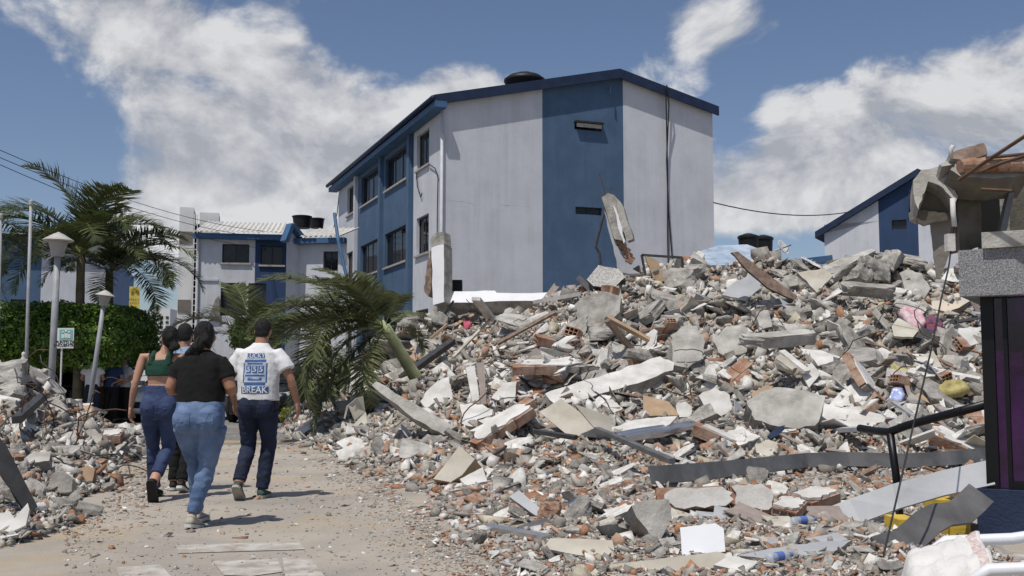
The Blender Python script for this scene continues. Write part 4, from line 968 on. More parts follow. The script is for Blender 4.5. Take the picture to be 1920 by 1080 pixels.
# ---- man in the white T-shirt
gl = G(481,936)
man, tee, tee_me = None, None, None
man, tee, _ = make_person('man with short dark hair in white printed T-shirt and navy jeans', gl, R(-3), dict(
    H=1.76, head_z=1.638, head_xy=(.015,.06), skin=M_skin2, neck=.06, hair='short', hair_m=M_hairg,
    torso=[(.98,.165,.12,0,0),(1.15,.17,.125,0,0),(1.3,.19,.125,0,0),(1.43,.18,.095,0,0),(1.50,.075,.065,.01,.02)],
    pelvis=[(1.05,.168,.125,0,0),(.97,.180,.135,0,-.005),(.91,.182,.14,0,-.012),(.85,.176,.13,0,-.005),(.79,.14,.10,0,0)],
    legs=[((-.095,0,.86),(-.105,.05,.50),(-.13,-.16,.165)),((.095,0,.86),(.085,.09,.50),(.04,.03,.10))],
    leg_r=[.105,.10,.084,.073,.074,.068,.064], cuff=(.93,1.0), trouser_m=M_jean_d, pockets=True,
    shirt=[(.955,.200,.152,0,-.004),(1.05,.200,.150,0,-.004),(1.2,.206,.146,0,0),(1.32,.212,.136,0,0),(1.42,.196,.112,0,0),(1.475,.115,.082,.0,.0),(1.515,.076,.068,.01,.02)],
    arms=[((-.225,0,1.43),(-.285,-.02,1.15),(-.285,.16,.93)),((.225,0,1.43),(.32,-.03,1.17),(.375,.04,.915))], arm_r=.053, sleeve=(.68,.078,.078), shirt_m=M_tee_w, fold=.012,
    hand_dir=[(0,.2,-1),(.1,.15,-1)], feet=[(0,R(42)),(0,0)], shoe_m=M_shoe_g, sole_m=M_sole, fs=1.08))
M_print = mat('blue_print', (.055,.115,.27), .85, .12, 20); M_printl = mat('pale_print', (.40,.46,.56), .85, .08, 20); M_printw = mat('white_print', (.66,.67,.69), .85, .03, 20)
tme = tee.data; tbv = BVHTree.FromPolygons([v.co.copy() for v in tme.vertices], [tuple(p.vertices) for p in tme.polygons])
def tee_proj(x, z, off):
    h = tbv.ray_cast(Vector((x,-1,z)), Vector((0,1,0))); return Vector((x,(h[0].y if h[0] else -.1)-off,z))
def print_rect(x0,x1,z0,z1,m,off=.002,name='shirt_print',nx=10,nz=8):
    mb = MB(); vs_ = [tee_proj(x0+(x1-x0)*i/nx, z0+(z1-z0)*j/nz, off) for j in range(nz+1) for i in range(nx+1)]
    mb.add(vs_, [(j*(nx+1)+i,j*(nx+1)+i+1,(j+1)*(nx+1)+i+1,(j+1)*(nx+1)+i) for j in range(nz) for i in range(nx)]); return mb.build(name, m, tee)
def print_text(s, size, x, z, m, off=.0035, squash=1.0, bold=.002):
    o = text_mesh(s, size, 'shirt_lettering', m, tee, None, 0.0, bold)
    bm_ = bmesh.new(); bm_.from_mesh(o.data); bmesh.ops.triangulate(bm_, faces=bm_.faces); bmesh.ops.subdivide_edges(bm_, edges=bm_.edges, cuts=2); bm_.to_mesh(o.data); bm_.free()
    for v in o.data.vertices: v.co = tee_proj(x+v.co.x*squash, z+v.co.y, off)
    o.data.update()
zc = 1.245
print_rect(-.088,.088,zc+.115,zc+.165,M_print); print_text('LUCKY',.062,0,zc+.14,M_printw,.004,.92,.0)
print_rect(-.104,.104,zc-.155,zc+.105,M_printl,.0015); print_rect(-.104,.104,zc+.078,zc+.105,M_print); print_rect(-.075,.075,zc+.055,zc+.072,M_print)
for k in (-1,0,1):
    print_rect(k*.062-.026,k*.062+.026,zc-.03,zc+.045,M_print); print_text('5',.07,k*.062,zc+.008,M_printw,.0045,1,.001)
print_rect(-.095,.095,zc-.06,zc-.042,M_print); print_rect(-.07,.07,zc-.10,zc-.07,M_print); print_rect(-.104,.104,zc-.145,zc-.115,M_print,nz=3)
print_rect(-.135,.135,zc-.225,zc-.155,M_print,.0025); print_text('BREAK',.092,0,zc-.19,M_printw,.0055,.92,.0008)
for k in (-1,1): print_rect(k*.112-.006,k*.112+.006,zc-.12,zc+.07,M_print,.002,nx=2)
# ---- far people standing in the shade of the clipped tree
def standing(label, px, py, rz, H, shirt_m, trous_m, group=None, bag=False):
    k = H/1.74; g = G(px,py)
    sp = dict(H=H, head_z=H-.118, head_xy=(0,.02), skin=M_skin2, hair='short', hair_m=M_hairg, neck=.055,
      torso=[(.98*k,.15,.11,0,0),(1.15*k,.16,.115,0,0),(1.3*k,.175,.115,0,0),(1.43*k,.165,.09,0,0),(1.49*k,.07,.06,0,.01)],
      pelvis=[(1.06*k,.155,.115,0,0),(.98*k,.165,.125,0,0),(.92*k,.168,.13,0,-.01),(.86*k,.165,.12,0,0),(.80*k,.13,.10,0,0)],
      legs=[((-.09,0,.86*k),(-.10,.02,.5*k),(-.11,0,.10)),((.09,0,.86*k),(.10,.02,.5*k),(.11,-.02,.10))], leg_r=[.1,.09,.08,.07,.07,.065,.065], cuff=(.97,.97), trouser_m=trous_m,
      shirt=[(.93*k,.178,.135,0,0),(1.1*k,.18,.13,0,0),(1.3*k,.192,.125,0,0),(1.42*k,.175,.10,0,0),(1.47*k,.10,.07,0,0),(1.50*k,.07,.06,0,.01)],
      arms=[((-.205,0,1.42*k),(-.26,-.02,1.14*k),(-.16,.2,1.05*k)),((.205,0,1.42*k),(.26,-.02,1.14*k),(.16,.2,1.05*k))], arm_r=.05, sleeve=(.6,.08,.08), shirt_m=shirt_m,
      feet=[(0,0),(0,0)], shoe_m=M_shoe_k, sole_m=M_shoe_k)
    return make_person(label, g, rz, sp, vox=.013)
standing('bystander in white shirt under the clipped tree behind the leaning lamp', 171, 795, R(10), 1.72, M_tee_w, M_jean_d)
standing('bystander in dark blue clothes under the clipped tree', 207, 794, R(180), 1.70, mat('navy_shirt',(.02,.04,.10),.9), M_blackcloth)
standing('bystander in pale grey shirt beside the white parked car', 231, 793, R(150), 1.70, mat('grey_shirt',(.42,.42,.43),.9), M_blackcloth)
# ================================================================ rubble heaps
def tps_fit(pts):
    p = np.array(pts); X = p[:,:2]; z = p[:,2]; n = len(p)
    d = np.linalg.norm(X[:,None]-X[None],axis=2); K = np.where(d>0, d*d*np.log(d+1e-9), 0)+np.eye(n)*.15
    A = np.zeros((n+3,n+3)); A[:n,:n] = K; A[:n,n] = 1; A[:n,n+1:] = X; A[n,:n] = 1; A[n+1:,:n] = X.T
    w = np.linalg.solve(A, np.concatenate([z,[0,0,0]]))
    def f(x, y):
        out = w[n]+w[n+1]*x+w[n+2]*y
        for i in range(n):
            r2 = (x-X[i,0])**2+(y-X[i,1])**2; out = out+w[i]*.5*r2*np.log(r2+1e-9)
        return out
    return f
def cp(px,py,d): v = P(px,py,d); return (v.x,v.y,v.z)
def cz(px,py,z): v = G(px,py,0); return (v.x,v.y,z)
main_pts = [cp(*a) for a in [(830,600,26),(950,592,26),(1090,566,25),(1200,518,24.5),(1300,500,24),(1400,505,24),(1500,520,24),(1600,512,23.5),(1680,505,23),(1760,545,22),(1840,570,21),(1980,590,20),
    (700,748,20.5),(760,735,21),(850,700,20),(1000,655,21),(1150,690,18),(1300,640,19.5),(1450,640,19.5),(1600,630,19),(1750,630,18.5),(1850,670,17),(1990,700,16),
    (800,800,15.8),(950,795,14.8),(1100,785,15),(1300,775,15.3),(1450,785,15),(1600,795,14.8),(1800,790,14.8),
    (900,880,11.8),(1020,890,11.5),(1150,875,12.2),(1300,866,13),(1500,866,13.2),(1700,862,13.5),(1850,862,13.5)]]
main_pts += [cz(*a) for a in [(545,822,0),(620,850,0),(690,905,0),(770,965,0),(830,1020,0),(900,1079,0),(1000,1070,.06),(1000,970,.10),(1150,960,.12),(1200,1040,.12),(1400,1000,.12),(1500,940,.10),(1600,1040,.10),(1650,960,.02),(1800,930,.02),(1800,1060,.03),
    (480,800,-.25),(520,870,-.3),(600,940,-.3),(680,1010,-.3),(740,1079,-.3)]]
main_pts += [(-4,30,0.2),(0,31,.9),(5,31,1.3),(10,29,1.3),(15,26,1.5),(-6,25,-.3),(14,12,.3),(3,5.2,.05),(6,5.2,.05),(0,5.2,-.05),(-1.5,5.2,-.3)]
left_pts = [cp(*a) for a in [(-60,704,14),(0,710,14),(60,712,14.5),(105,732,15.5),(155,762,16.5),(50,770,12.8),(110,800,13.5),(-50,790,12),(60,880,10.6),(0,900,9.8),(150,850,14),(190,800,17)]]
left_pts += [cz(*a) for a in [(222,806,0),(232,830,0),(238,870,0),(218,920,0),(176,962,0),(115,1003,0),(0,1035,0),(-90,1050,0),(270,870,-.3),(250,930,-.3),(200,1010,-.3),(60,1060,-.3),(252,800,-.3)]]
left_pts += [(-8,20,.2),(-6,22,-.2),(-11,16,.9),(-10,22,-.3),(-5,24,-.3)]
fm, fl = tps_fit(main_pts), tps_fit(left_pts)
GX0, GX1, GY0, GY1, GS = -12.0, 15.0, 5.0, 33.0, .07
gx = np.arange(GX0,GX1,GS); gy = np.arange(GY0,GY1,GS); XX, YY = np.meshgrid(gx,gy)
HM = np.clip(fm(XX,YY),-.3,4.4); HL = np.clip(fl(XX,YY),-.3,2.2)
HM[(XX < -5.2)] = -.3; HL[(XX > -3.0-.0*YY) | (XX > -.115*YY-.9+.0*XX)] = -.3
def vnoise(X, Y, s, seed):
    r = np.random.default_rng(seed); T = r.random((64,64)); u = X/s+100; v = Y/s+100
    i = np.floor(u).astype(int); j = np.floor(v).astype(int); fu = u-i; fv = v-j; fu = fu*fu*(3-2*fu); fv = fv*fv*(3-2*fv)
    g = lambda a,b: T[a%64,b%64]
    return (g(i,j)*(1-fu)+g(i+1,j)*fu)*(1-fv)+(g(i,j+1)*(1-fu)+g(i+1,j+1)*fu)*fv-.5
HH = np.maximum(HM,HL)
nz_ = vnoise(XX,YY,1.2,1)*.62+vnoise(XX,YY,.5,2)*.42+vnoise(XX,YY,.19,3)*.13
HH = HH+nz_*np.clip((HH+.02)*.9,0,1)*np.where(HL > HM,.55,1.0)-np.where(HL > HM,.10,0.0)*np.clip(HH,0,1)
HS = HH.copy()
def hsamp(x, y):
    u = np.clip((np.asarray(x)-GX0)/GS,0,len(gx)-1.01); v = np.clip((np.asarray(y)-GY0)/GS,0,len(gy)-1.01)
    i = u.astype(int); j = v.astype(int); fu = u-i; fv = v-j
    return (HS[j,i]*(1-fu)+HS[j,i+1]*fu)*(1-fv)+(HS[j+1,i]*(1-fu)+HS[j+1,i+1]*fu)*fv
def hits(px, py):
    """world hit points of photo pixels on the heap surface or ground"""
    px = np.asarray(px,float); py = np.asarray(py,float); u = (px-960)/FPX; v = -(py-540)/FPX; c, s = math.cos(PITCH), math.sin(PITCH)
    ry = c-s*v; rz = s+c*v; best = np.full(px.shape, np.nan)
    ds = np.concatenate([np.arange(5.2,14,.04),np.arange(14,32,.07)])
    for d in ds:
        t = d/ry; x = u*t; z = CAMH+rz*t; h = np.maximum(hsamp(x,np.full_like(x,d)),0.0)
        m = np.isnan(best) & (z <= h); best[m] = d
    return best
def hitp(px,py,back=0.0):
    d = hits([px],[py])[0]
    if np.isnan(d): d = 24.0
    return P(px,py,d-back)
# heap bed
def bed_mat():
    m = bpy.data.materials.new('rubble_dust'); m.use_nodes = True; nt = m.node_tree; N = nt.nodes; L = nt.links; b = N['Principled BSDF']; b.inputs['Roughness'].default_value = .97; b.inputs['Specular IOR Level'].default_value = .1
    tc = N.new('ShaderNodeTexCoord'); v = N.new('ShaderNodeTexVoronoi'); v.inputs['Scale'].default_value = 16; L.new(tc.outputs['Object'], v.inputs['Vector'])
    cr = N.new('ShaderNodeValToRGB'); cr.color_ramp.interpolation = 'CONSTANT'; sp = N.new('ShaderNodeSeparateColor'); L.new(v.outputs['Color'], sp.inputs[0]); L.new(sp.outputs[0], cr.inputs[0])
    cols = [(0,(.27,.25,.23)),(.3,(.36,.34,.31)),(.5,(.30,.20,.145)),(.62,(.42,.40,.37)),(.75,(.34,.175,.10)),(.84,(.58,.56,.53)),(.92,(.20,.18,.165))]
    e = cr.color_ramp.elements
    while len(e) < len(cols): e.new(.5)
    for i,(p_,c_) in enumerate(cols): e[i].position = p_; e[i].color = c_+(1,)
    n = N.new('ShaderNodeTexNoise'); n.inputs['Scale'].default_value = 2.0; n.inputs['Detail'].default_value = 8; L.new(tc.outputs['Object'], n.inputs['Vector'])
    mx = N.new('ShaderNodeMix'); mx.data_type = 'RGBA'; mr = N.new('ShaderNodeMapRange'); mr.inputs[1].default_value = .35; mr.inputs[2].default_value = .65; mr.inputs[3].default_value = .25; mr.inputs[4].default_value = .85
    L.new(n.outputs[0], mr.inputs[0]); L.new(mr.outputs[0], mx.inputs[0]); L.new(cr.outputs[0], mx.inputs[6]); mx.inputs[7].default_value = (.33,.30,.265,1); L.new(mx.outputs[2], b.inputs['Base Color'])
    bp = N.new('ShaderNodeBump'); bp.inputs['Strength'].default_value = .9; bp.inputs['Distance'].default_value = .03; L.new(v.outputs['Distance'], bp.inputs['Height']); L.new(bp.outputs[0], b.inputs['Normal'])
    return m
M_bed = bed_mat()
def bed(name, mask, label):
    idx = -np.ones(HS.shape,int); F = []
    keep = mask & (HS > -.12)
    q = keep[:-1,:-1]&keep[1:,:-1]&keep[:-1,1:]&keep[1:,1:]; jj, ii = np.nonzero(q)
    used = np.zeros(HS.shape,bool)
    for a,b in ((0,0),(1,0),(0,1),(1,1)): used[jj+a,ii+b] = True
    idx[used] = np.arange(used.sum()); V = np.stack([XX[used],YY[used],HS[used]],1)
    F = np.stack([idx[jj,ii],idx[jj,ii+1],idx[jj+1,ii+1],idx[jj+1,ii]],1)
    o = link(name, mesh_np(name,V,F,M_bed), None, None, label=label, category='rubble', kind='stuff')
bed('rubble_bed', (XX > -5.2) & (XX > -.115*YY-.9), 'dusty mass of crushed masonry forming the big rubble heap')
bed('rubble_bed', (XX <= -.115*YY-.9), 'dusty mass of crushed masonry forming the low heap at the road edge')
# ---- loose fragments
def hull_proto(seed, dims):
    r = random.Random(seed); bm_ = bmesh.new()
    for sx in (-1,1):
        for sy in (-1,1):
            for sz in (-1,1):
                if r.random() < .30: continue
                bm_.verts.new((sx*dims[0]*r.uniform(.55,1.05)*.5, sy*dims[1]*r.uniform(.55,1.05)*.5, sz*dims[2]*r.uniform(.6,1.05)*.5))
    for k in range(1): bm_.verts.new((dims[0]*r.uniform(-.65,.65), dims[1]*r.uniform(-.6,.6), dims[2]*r.uniform(-.55,.55)))
    bmesh.ops.convex_hull(bm_, input=bm_.verts); bmesh.ops.delete(bm_, geom=[v for v in bm_.verts if not v.link_faces], context='VERTS')
    bmesh.ops.triangulate(bm_, faces=bm_.faces); bm_.verts.index_update()
    V = np.array([v.co[:] for v in bm_.verts]); F = np.array([[v.index for v in f.verts] for f in bm_.faces]); bm_.free(); return V, F
PROTO = [hull_proto(i, d) for i, d in enumerate([(1,.8,.5),(1,.7,.4),(1,.9,.7),(1,.6,.3),(1,.75,.18),(1.2,.8,.12),(1.2,.45,.25),(1.5,.4,.16),(2.0,.22,.14),(1.3,.9,.1),(1,.65,.35),(1.3,.5,.3),(1,.8,.6),(1.5,.7,.08),(1.2,.9,.14),(1.1,.8,.2)])]
PAL = np.array([(.24,.222,.196),(.315,.295,.262),(.40,.38,.34),(.62,.60,.56),(.44,.395,.31),(.33,.175,.105),(.40,.27,.195),(.13,.10,.08),(.07,.07,.07),(.55,.54,.52)])
def frag_cloud(name, label, pos, size, weights, seed, flat=.5, cat='rubble'):
    r = np.random.default_rng(seed); n = len(pos); pid = r.integers(0,len(PROTO),n); cid = r.choice(len(PAL),n,p=np.array(weights)/sum(weights))
    Vs, Fs, Cs = [], [], []; off = 0
    for k,(pv,pf) in enumerate(PROTO):
        m = np.nonzero(pid==k)[0]; c = len(m)
        if not c: continue
        yaw = r.uniform(0,2*np.pi,c); tx = r.normal(0,flat,c); ty = r.normal(0,flat,c)
        cz_, sz_ = np.cos(yaw), np.sin(yaw); cx_, sx_ = np.cos(tx), np.sin(tx); cy_, sy_ = np.cos(ty), np.sin(ty)
        Rz = np.zeros((c,3,3)); Rz[:,0,0]=cz_; Rz[:,0,1]=-sz_; Rz[:,1,0]=sz_; Rz[:,1,1]=cz_; Rz[:,2,2]=1
        Rx_ = np.zeros((c,3,3)); Rx_[:,0,0]=1; Rx_[:,1,1]=cx_; Rx_[:,1,2]=-sx_; Rx_[:,2,1]=sx_; Rx_[:,2,2]=cx_
        Ry_ = np.zeros((c,3,3)); Ry_[:,1,1]=1; Ry_[:,0,0]=cy_; Ry_[:,0,2]=sy_; Ry_[:,2,0]=-sy_; Ry_[:,2,2]=cy_
        Rm = Rx_@Ry_@Rz; s3 = size[m][:,None]*r.uniform(.75,1.25,(c,3))
        V = np.einsum('nij,nkj->nki', Rm, pv[None]*s3[:,None,:])+pos[m][:,None,:]
        F = pf[None]+(np.arange(c)*len(pv))[:,None,None]+off; off += c*len(pv)
        col = PAL[cid[m]]*r.uniform(.85,1.15,(c,1)); Cs.append(np.repeat(col,len(pf),0)); Vs.append(V.reshape(-1,3)); Fs.append(F.reshape(-1,3))
    me = mesh_np(name, np.concatenate(Vs), np.concatenate(Fs), M_frag, np.concatenate(Cs))
    return link(name, me, None, None, label=label, category=cat, kind='stuff')
M_frag = mat('masonry_fragments', (.4,.4,.4), .95, .22, 14, .5, 60, attr='Col', spec=.15)
def heap_mask(px,py,d):
    x = (px-960)/FPX*d; return hsamp(x,d) > .015
def sample_pix(n, box, seed):
    r = np.random.default_rng(seed); px = r.uniform(box[0],box[2],n); py = r.uniform(box[1],box[3],n); d = hits(px,py); ok = ~np.isnan(d)
    px,py,d = px[ok],py[ok],d[ok]; u = (px-960)/FPX; v = -(py-540)/FPX; t = d/(math.cos(PITCH)-math.sin(PITCH)*v); x = u*t; z = np.maximum(hsamp(x,d),0)
    k = hsamp(x,d) > .01; return np.stack([x,d,z],1)[k]
def sizes(n, d, med, sig, mx, seed):
    r = np.random.default_rng(seed); return np.minimum(np.exp(r.normal(math.log(med),sig,n)), mx)*d/FPX
W_mix = [24,22,17,14,7,4.5,5,3,2,8]; W_low = [18,16,12,11,8,13,12,3,1,6]
pA = sample_pix(30000,(540,470,1925,880),21); frag_cloud('rubble_fragments','small loose fragments covering the slope of the big heap',pA+np.array([0,0,.01]),sizes(len(pA),pA[:,1],10,.6,40,1),W_mix,31,.75)
pB = sample_pix(17000,(640,830,1925,1085),22); frag_cloud('rubble_fragments','small brick and plaster bits strewn on the flat foot of the big heap',pB+np.array([0,0,.005]),sizes(len(pB),pB[:,1],9,.6,36,2),W_low,32,.5)
pC = sample_pix(9000,(0,680,300,1045),23); frag_cloud('rubble_fragments','small loose fragments covering the low heap at the road edge',pC+np.array([0,0,.01]),sizes(len(pC),pC[:,1],9.5,.6,38,3),W_mix,33,.75)
r = np.random.default_rng(5); n = 5000; xy = np.stack([r.uniform(-4,14,n),r.uniform(7,31,n)],1); hz_ = hsamp(xy[:,0],xy[:,1]); k = hz_ > .05
pD = np.concatenate([xy,hz_[:,None]],1)[k]; frag_cloud('rubble_fragments','coarser lumps spread evenly through the big heap',pD,np.exp(r.normal(math.log(.12),.4,len(pD))),W_mix,34)
# grit on the driveway, denser next to the heaps
n = 42000; px = r.uniform(120,1250,n); py = 800+(r.random(n)**.8)*285; u = (px-960)/FPX; gp = np.array([G(a,b)[:] for a,b in zip(px,py)])
bx = np.interp(py,[800,822,850,905,965,1020,1085],[540,545,620,690,770,830,910]); lx = np.interp(py,[800,830,870,920,962,1003,1085],[238,252,258,238,195,118,-40])
dist = np.minimum(np.abs(bx-px)*(px<bx)+0*(px>=bx), np.abs(px-lx)*(px>lx)+0); keep = (px<bx+30)&(px>lx-20)&(r.random(n) < .055+.9*np.exp(-dist/50.))
gp = gp[keep]; frag_cloud('scattered_grit','grit and small chips scattered over the dusty driveway',gp+np.array([0,0,.006]),np.minimum(np.exp(r.normal(math.log(4.2),.55,len(gp))),22)*gp[:,1]/FPX,W_low,35,.25)

# ---- countable mid-size pieces
M_conc = mat('broken_concrete', (.25,.235,.21), .96, .2, 4, .9, 22, col2=(.40,.38,.345), spec=.15)
M_conc2 = mat('light_concrete', (.34,.325,.29), .96, .2, 3, .7, 25, col2=(.50,.48,.44), spec=.15)
M_plas = mat('white_plaster', (.52,.50,.46), .93, .1, 3, .4, 18, col2=(.66,.65,.62), spec=.2)
M_cream = mat('cream_board', (.42,.385,.31), .85, .12, 2, .2, 20, col2=(.53,.50,.43), spec=.25)
M_brick = mat('orange_clay_brick', (.31,.145,.08), .95, .2, 5, .6, 30, col2=(.42,.31,.24), spec=.1)
M_wood = mat('brown_wood', (.17,.115,.085), .8, .25, 8, .3, 30, col2=(.27,.20,.155)); M_woodl = mat('tan_plywood', (.38,.27,.17), .8, .15, 6, .3, 30)
M_mauve = mat('dusty_mauve_board', (.27,.225,.20), .85, .12, 4, .2, 30); M_zinc = mat('galvanised_sheet', (.15,.15,.15), .5, .25, 3, .25, 9, metal=.35)
M_dmetal = mat('dark_steel', (.06,.06,.062), .55, .25, 6, .2, 30, metal=.3); M_alum = mat('bright_aluminium', (.62,.63,.64), .28, .1, 3, .3, 9, metal=.9)
M_gpaint = mat('grey_painted_sheet', (.36,.37,.385), .55, .12, 2, .15, 10); M_rust = mat('rusty_rebar', (.10,.06,.04), .85, .3, 12)
def rough_box(seed, dims, cuts=4, chip=5, amp=.032):
    bm_ = bmesh.new(); bmesh.ops.create_cube(bm_, size=1.0); bmesh.ops.subdivide_edges(bm_, edges=bm_.edges, cuts=cuts, use_grid_fill=True)
    r = random.Random(seed); D = Vector(dims)
    planes = []
    for k in range(chip):
        nrm = Vector((r.choice((-1,1))*r.uniform(.2,1), r.choice((-1,1))*r.uniform(.2,1), r.uniform(-.7,.7))).normalized(); planes.append((nrm, r.uniform(.36,.56)))
    for v in bm_.verts:
        p = v.co.copy()
        for (nrm,dd) in planes:
            e = p.dot(nrm)-dd
            if e > 0: p -= nrm*e
        s = Vector((seed*3.1,0,0)); p += Vector((mnoise.noise(p*3+s),mnoise.noise(p*3+s+Vector((9,0,0))),mnoise.noise(p*3+s+Vector((0,9,0)))))*amp*1.6
        p += Vector((mnoise.noise(p*9+s),mnoise.noise(p*9+s+Vector((5,0,0))),mnoise.noise(p*9+s+Vector((0,5,0)))))*amp*.7
        v.co = Vector((p.x*D.x,p.y*D.y,p.z*D.z))
    me = bpy.data.meshes.new('chunk'); bm_.to_mesh(me); bm_.free(); return me
def protos(m, specs, s0):
    out = []
    for i,d in enumerate(specs):
        me = rough_box(s0+i, d); me.materials.append(m); out.append(me)
    return out
P_conc = protos(M_conc, [(1,.75,.38),(1,.8,.22),(1,.6,.34),(1,.9,.45),(1.3,.42,.25),(1,.7,.16),(1,.85,.28),(1.4,.5,.14)], 100)
P_conc2 = protos(M_conc2, [(1,.75,.3),(1,.8,.15),(1,.6,.3),(1.4,.4,.2),(1.2,.8,.12)], 120)
P_plas = protos(M_plas, [(1,.75,.09),(1,.6,.08),(1.1,.7,.13),(1.2,.5,.2),(1.5,.4,.08)], 140)
P_brick = protos(M_brick, [(1,.6,.4),(1,.5,.35),(1,.8,.3)], 160)
def board_mesh(seed, m, dims):
    r = random.Random(seed); mb = MB(); a,b,t = dims; pts = []
    for (x,y) in ((-a/2,-b/2),(a/2,-b/2),(a/2,b/2),(-a/2,b/2)): pts.append(Vector((x*r.uniform(.82,1.08),y*r.uniform(.75,1.1),0)))
    k = r.randint(0,3); pts.insert(k+1, pts[k].lerp(pts[(k+1)%len(pts)],.55)*r.uniform(.7,.95))
    mb.poly(pts, t); me = bpy.data.meshes.new('board'); me.from_pydata(mb.v,[],mb.f); me.materials.append(m); me.update(); return me
P_board = [board_mesh(i,m,(1,.62,.025)) for i,m in enumerate([M_plas,M_cream,M_cream,M_gpaint,M_conc2,M_mauve])]
P_plank = [board_mesh(20+i,m,(1,.12,.05)) for i,m in enumerate([M_wood,M_plas,M_woodl,M_mauve,M_dmetal,M_gpaint])]
def hollow_brick(L_=.30,W_=.20,T_=.12,ny=3,nz=2,name='brick'):
    mb = MB(); w = .012
    for j in range(ny+1):
        y = -W_/2+j*(W_-w)/ny; mb.box((-L_/2,y,-T_/2),(L_/2,y+w,T_/2))
    for k in range(nz+1):
        z = -T_/2+k*(T_-w)/nz
        for j in range(ny):
            y0 = -W_/2+j*(W_-w)/ny+w; y1 = -W_/2+(j+1)*(W_-w)/ny; mb.box((-L_/2+.001,y0,z+(.0005 if k<nz else -.0005)),(L_/2-.001,y1,z+w))
    me = bpy.data.meshes.new(name); me.from_pydata(mb.v,[],mb.f); me.materials.append(M_brick); me.update(); return me
HB = hollow_brick()
def wall_fragment(nx, ny, seed, name='wall_fragment', plaster=M_plas, keep=.85, pl=True):
    """slab of hollow bricks bonded with mortar (bricks are parts), plaster skin on top; local z is the wall normal"""
    r = random.Random(seed); t = link(name, None); bl, bw = .31, .21; kept = []
    for j in range(ny):
        for i in range(nx):
            edge = i in (0,nx-1) or j in (0,ny-1)
            if edge and r.random() > keep: continue
            o = link('brick', HB, t); o.location = ((i-(nx-1)/2+(.25 if j%2 else -.25)*(nx>1))*bl, (j-(ny-1)/2)*bw, 0); o.rotation_euler = (r.uniform(-.03,.03),r.uniform(-.03,.03),r.uniform(-.03,.03)); kept.append(o.location.copy())
    mo = MB(); mo.box((-nx*bl*.42,-ny*bw*.42,-.045),(nx*bl*.42,ny*bw*.42,.045)); mo.build('mortar', M_conc, t)
    if pl:
        out = []; a,b = nx*bl/2, ny*bw/2
        for k in range(22):
            an = 2*math.pi*k/22; x,y = math.cos(an), math.sin(an); q = max(abs(x),abs(y)); f = r.uniform(.72,1.02); out.append(Vector((x/q*a*f,y/q*b*f,.081)))
        pb_ = MB(); pb_.poly(out,.02); pb_.build('plaster', plaster, t)
    return t
def orient(o, loc, normal, yaw, roll=0.0):
    n = Vector(normal).normalized(); x = Vector((math.cos(yaw),math.sin(yaw),0)); x = (x-n*x.dot(n)).normalized(); y = n.cross(x)
    M = Matrix(((x.x,y.x,n.x,loc[0]),(x.y,y.y,n.y,loc[1]),(x.z,y.z,n.z,loc[2]),(0,0,0,1))); return M
PIECES = []
def scatter(name, label, cat, group, meshes, n, box, smin, smax, seed, tilt=.8, lift=.5):
    r = random.Random(seed); pos = sample_pix(n*3, box, seed); idx = list(range(len(pos))); r.shuffle(idx); 
    for i in idx[:n]:
        p = pos[i]; s = min(smax, smin*math.exp(abs(r.gauss(0,.45))))*p[1]/FPX; me = r.choice(meshes); o = link(name, me, None, None, label=label, category=cat, group=group)
        nrm = Vector((r.gauss(0,tilt),r.gauss(-.35,tilt),1)); M = orient(o,(p[0],p[1],p[2]+s*lift*.4),nrm,r.uniform(0,6.28)); o.matrix_world = M @ Matrix.Diagonal((s,s*r.uniform(.8,1.2),s*r.uniform(.85,1.25),1)); PIECES.append((o,s))
UP = (700,500,1850,730); LOW = (640,700,1850,860); FLAT = (850,850,1700,1075); LEFT = (0,690,250,1000)
scatter('concrete_chunk','rough grey concrete lump among many on the upper slope of the big heap','concrete','grey lumps on the upper slope',P_conc,190,UP,34,110,201)
scatter('concrete_chunk','rough grey concrete lump among many on the lower slope of the big heap','concrete','grey lumps on the lower slope',P_conc+P_conc2,150,LOW,28,84,202)
scatter('concrete_chunk','grey concrete piece on the flat foot of the big heap','concrete','grey pieces on the heap foot',P_conc+P_conc2,85,FLAT,22,60,203)
scatter('concrete_chunk','grey concrete lump among many in the low heap at the road edge','concrete','grey lumps on the low heap',P_conc+P_conc2,70,LEFT,26,64,204)
scatter('plaster_chunk','broken white plaster piece among many on the upper slope','plaster','white pieces on the upper slope',P_plas+P_conc2,200,UP,28,88,205,.8)
scatter('plaster_chunk','broken white plaster piece among many on the lower slope','plaster','white pieces on the lower slope',P_plas,190,LOW,26,80,206,.8)
scatter('plaster_chunk','white plaster flake on the flat foot of the heap','plaster','white flakes on the heap foot',P_plas,80,FLAT,20,56,207,.35)
scatter('plaster_chunk','white plaster flake in the low heap at the road edge','plaster','white flakes on the low heap',P_plas,20,LEFT,18,46,208,.5)
scatter('brick_chunk','broken orange brick among many on the lower slope','brick','orange bricks on the lower slope',P_brick,60,LOW,16,34,209,.6)
scatter('brick_chunk','broken orange brick on the flat foot of the heap','brick','orange bricks on the heap foot',P_brick,85,(850,840,1850,960),14,32,210,.5)
scatter('brick_chunk','broken orange brick among grey lumps on the upper slope','brick','orange bricks on the upper slope',P_brick,18,UP,16,34,211,.6)
scatter('brick_chunk','broken orange brick in the low heap at the road edge','brick','orange bricks on the low heap',P_brick,22,LEFT,14,30,212,.6)
scatter('broken_board','thin broken board on the big rubble slope','board','broken boards on the slope',P_board,190,(720,540,1850,860),36,110,213,.9)
scatter('broken_board','thin flat board or tile sheet at the foot of the heap','board','flat boards on the heap foot',P_board,90,(980,950,1680,1080),40,110,214,.14,.3)
scatter('broken_plank','narrow strip of wood or metal sticking out of the slope','plank','strips in the slope',P_plank,220,(720,540,1850,900),50,150,215,.5)
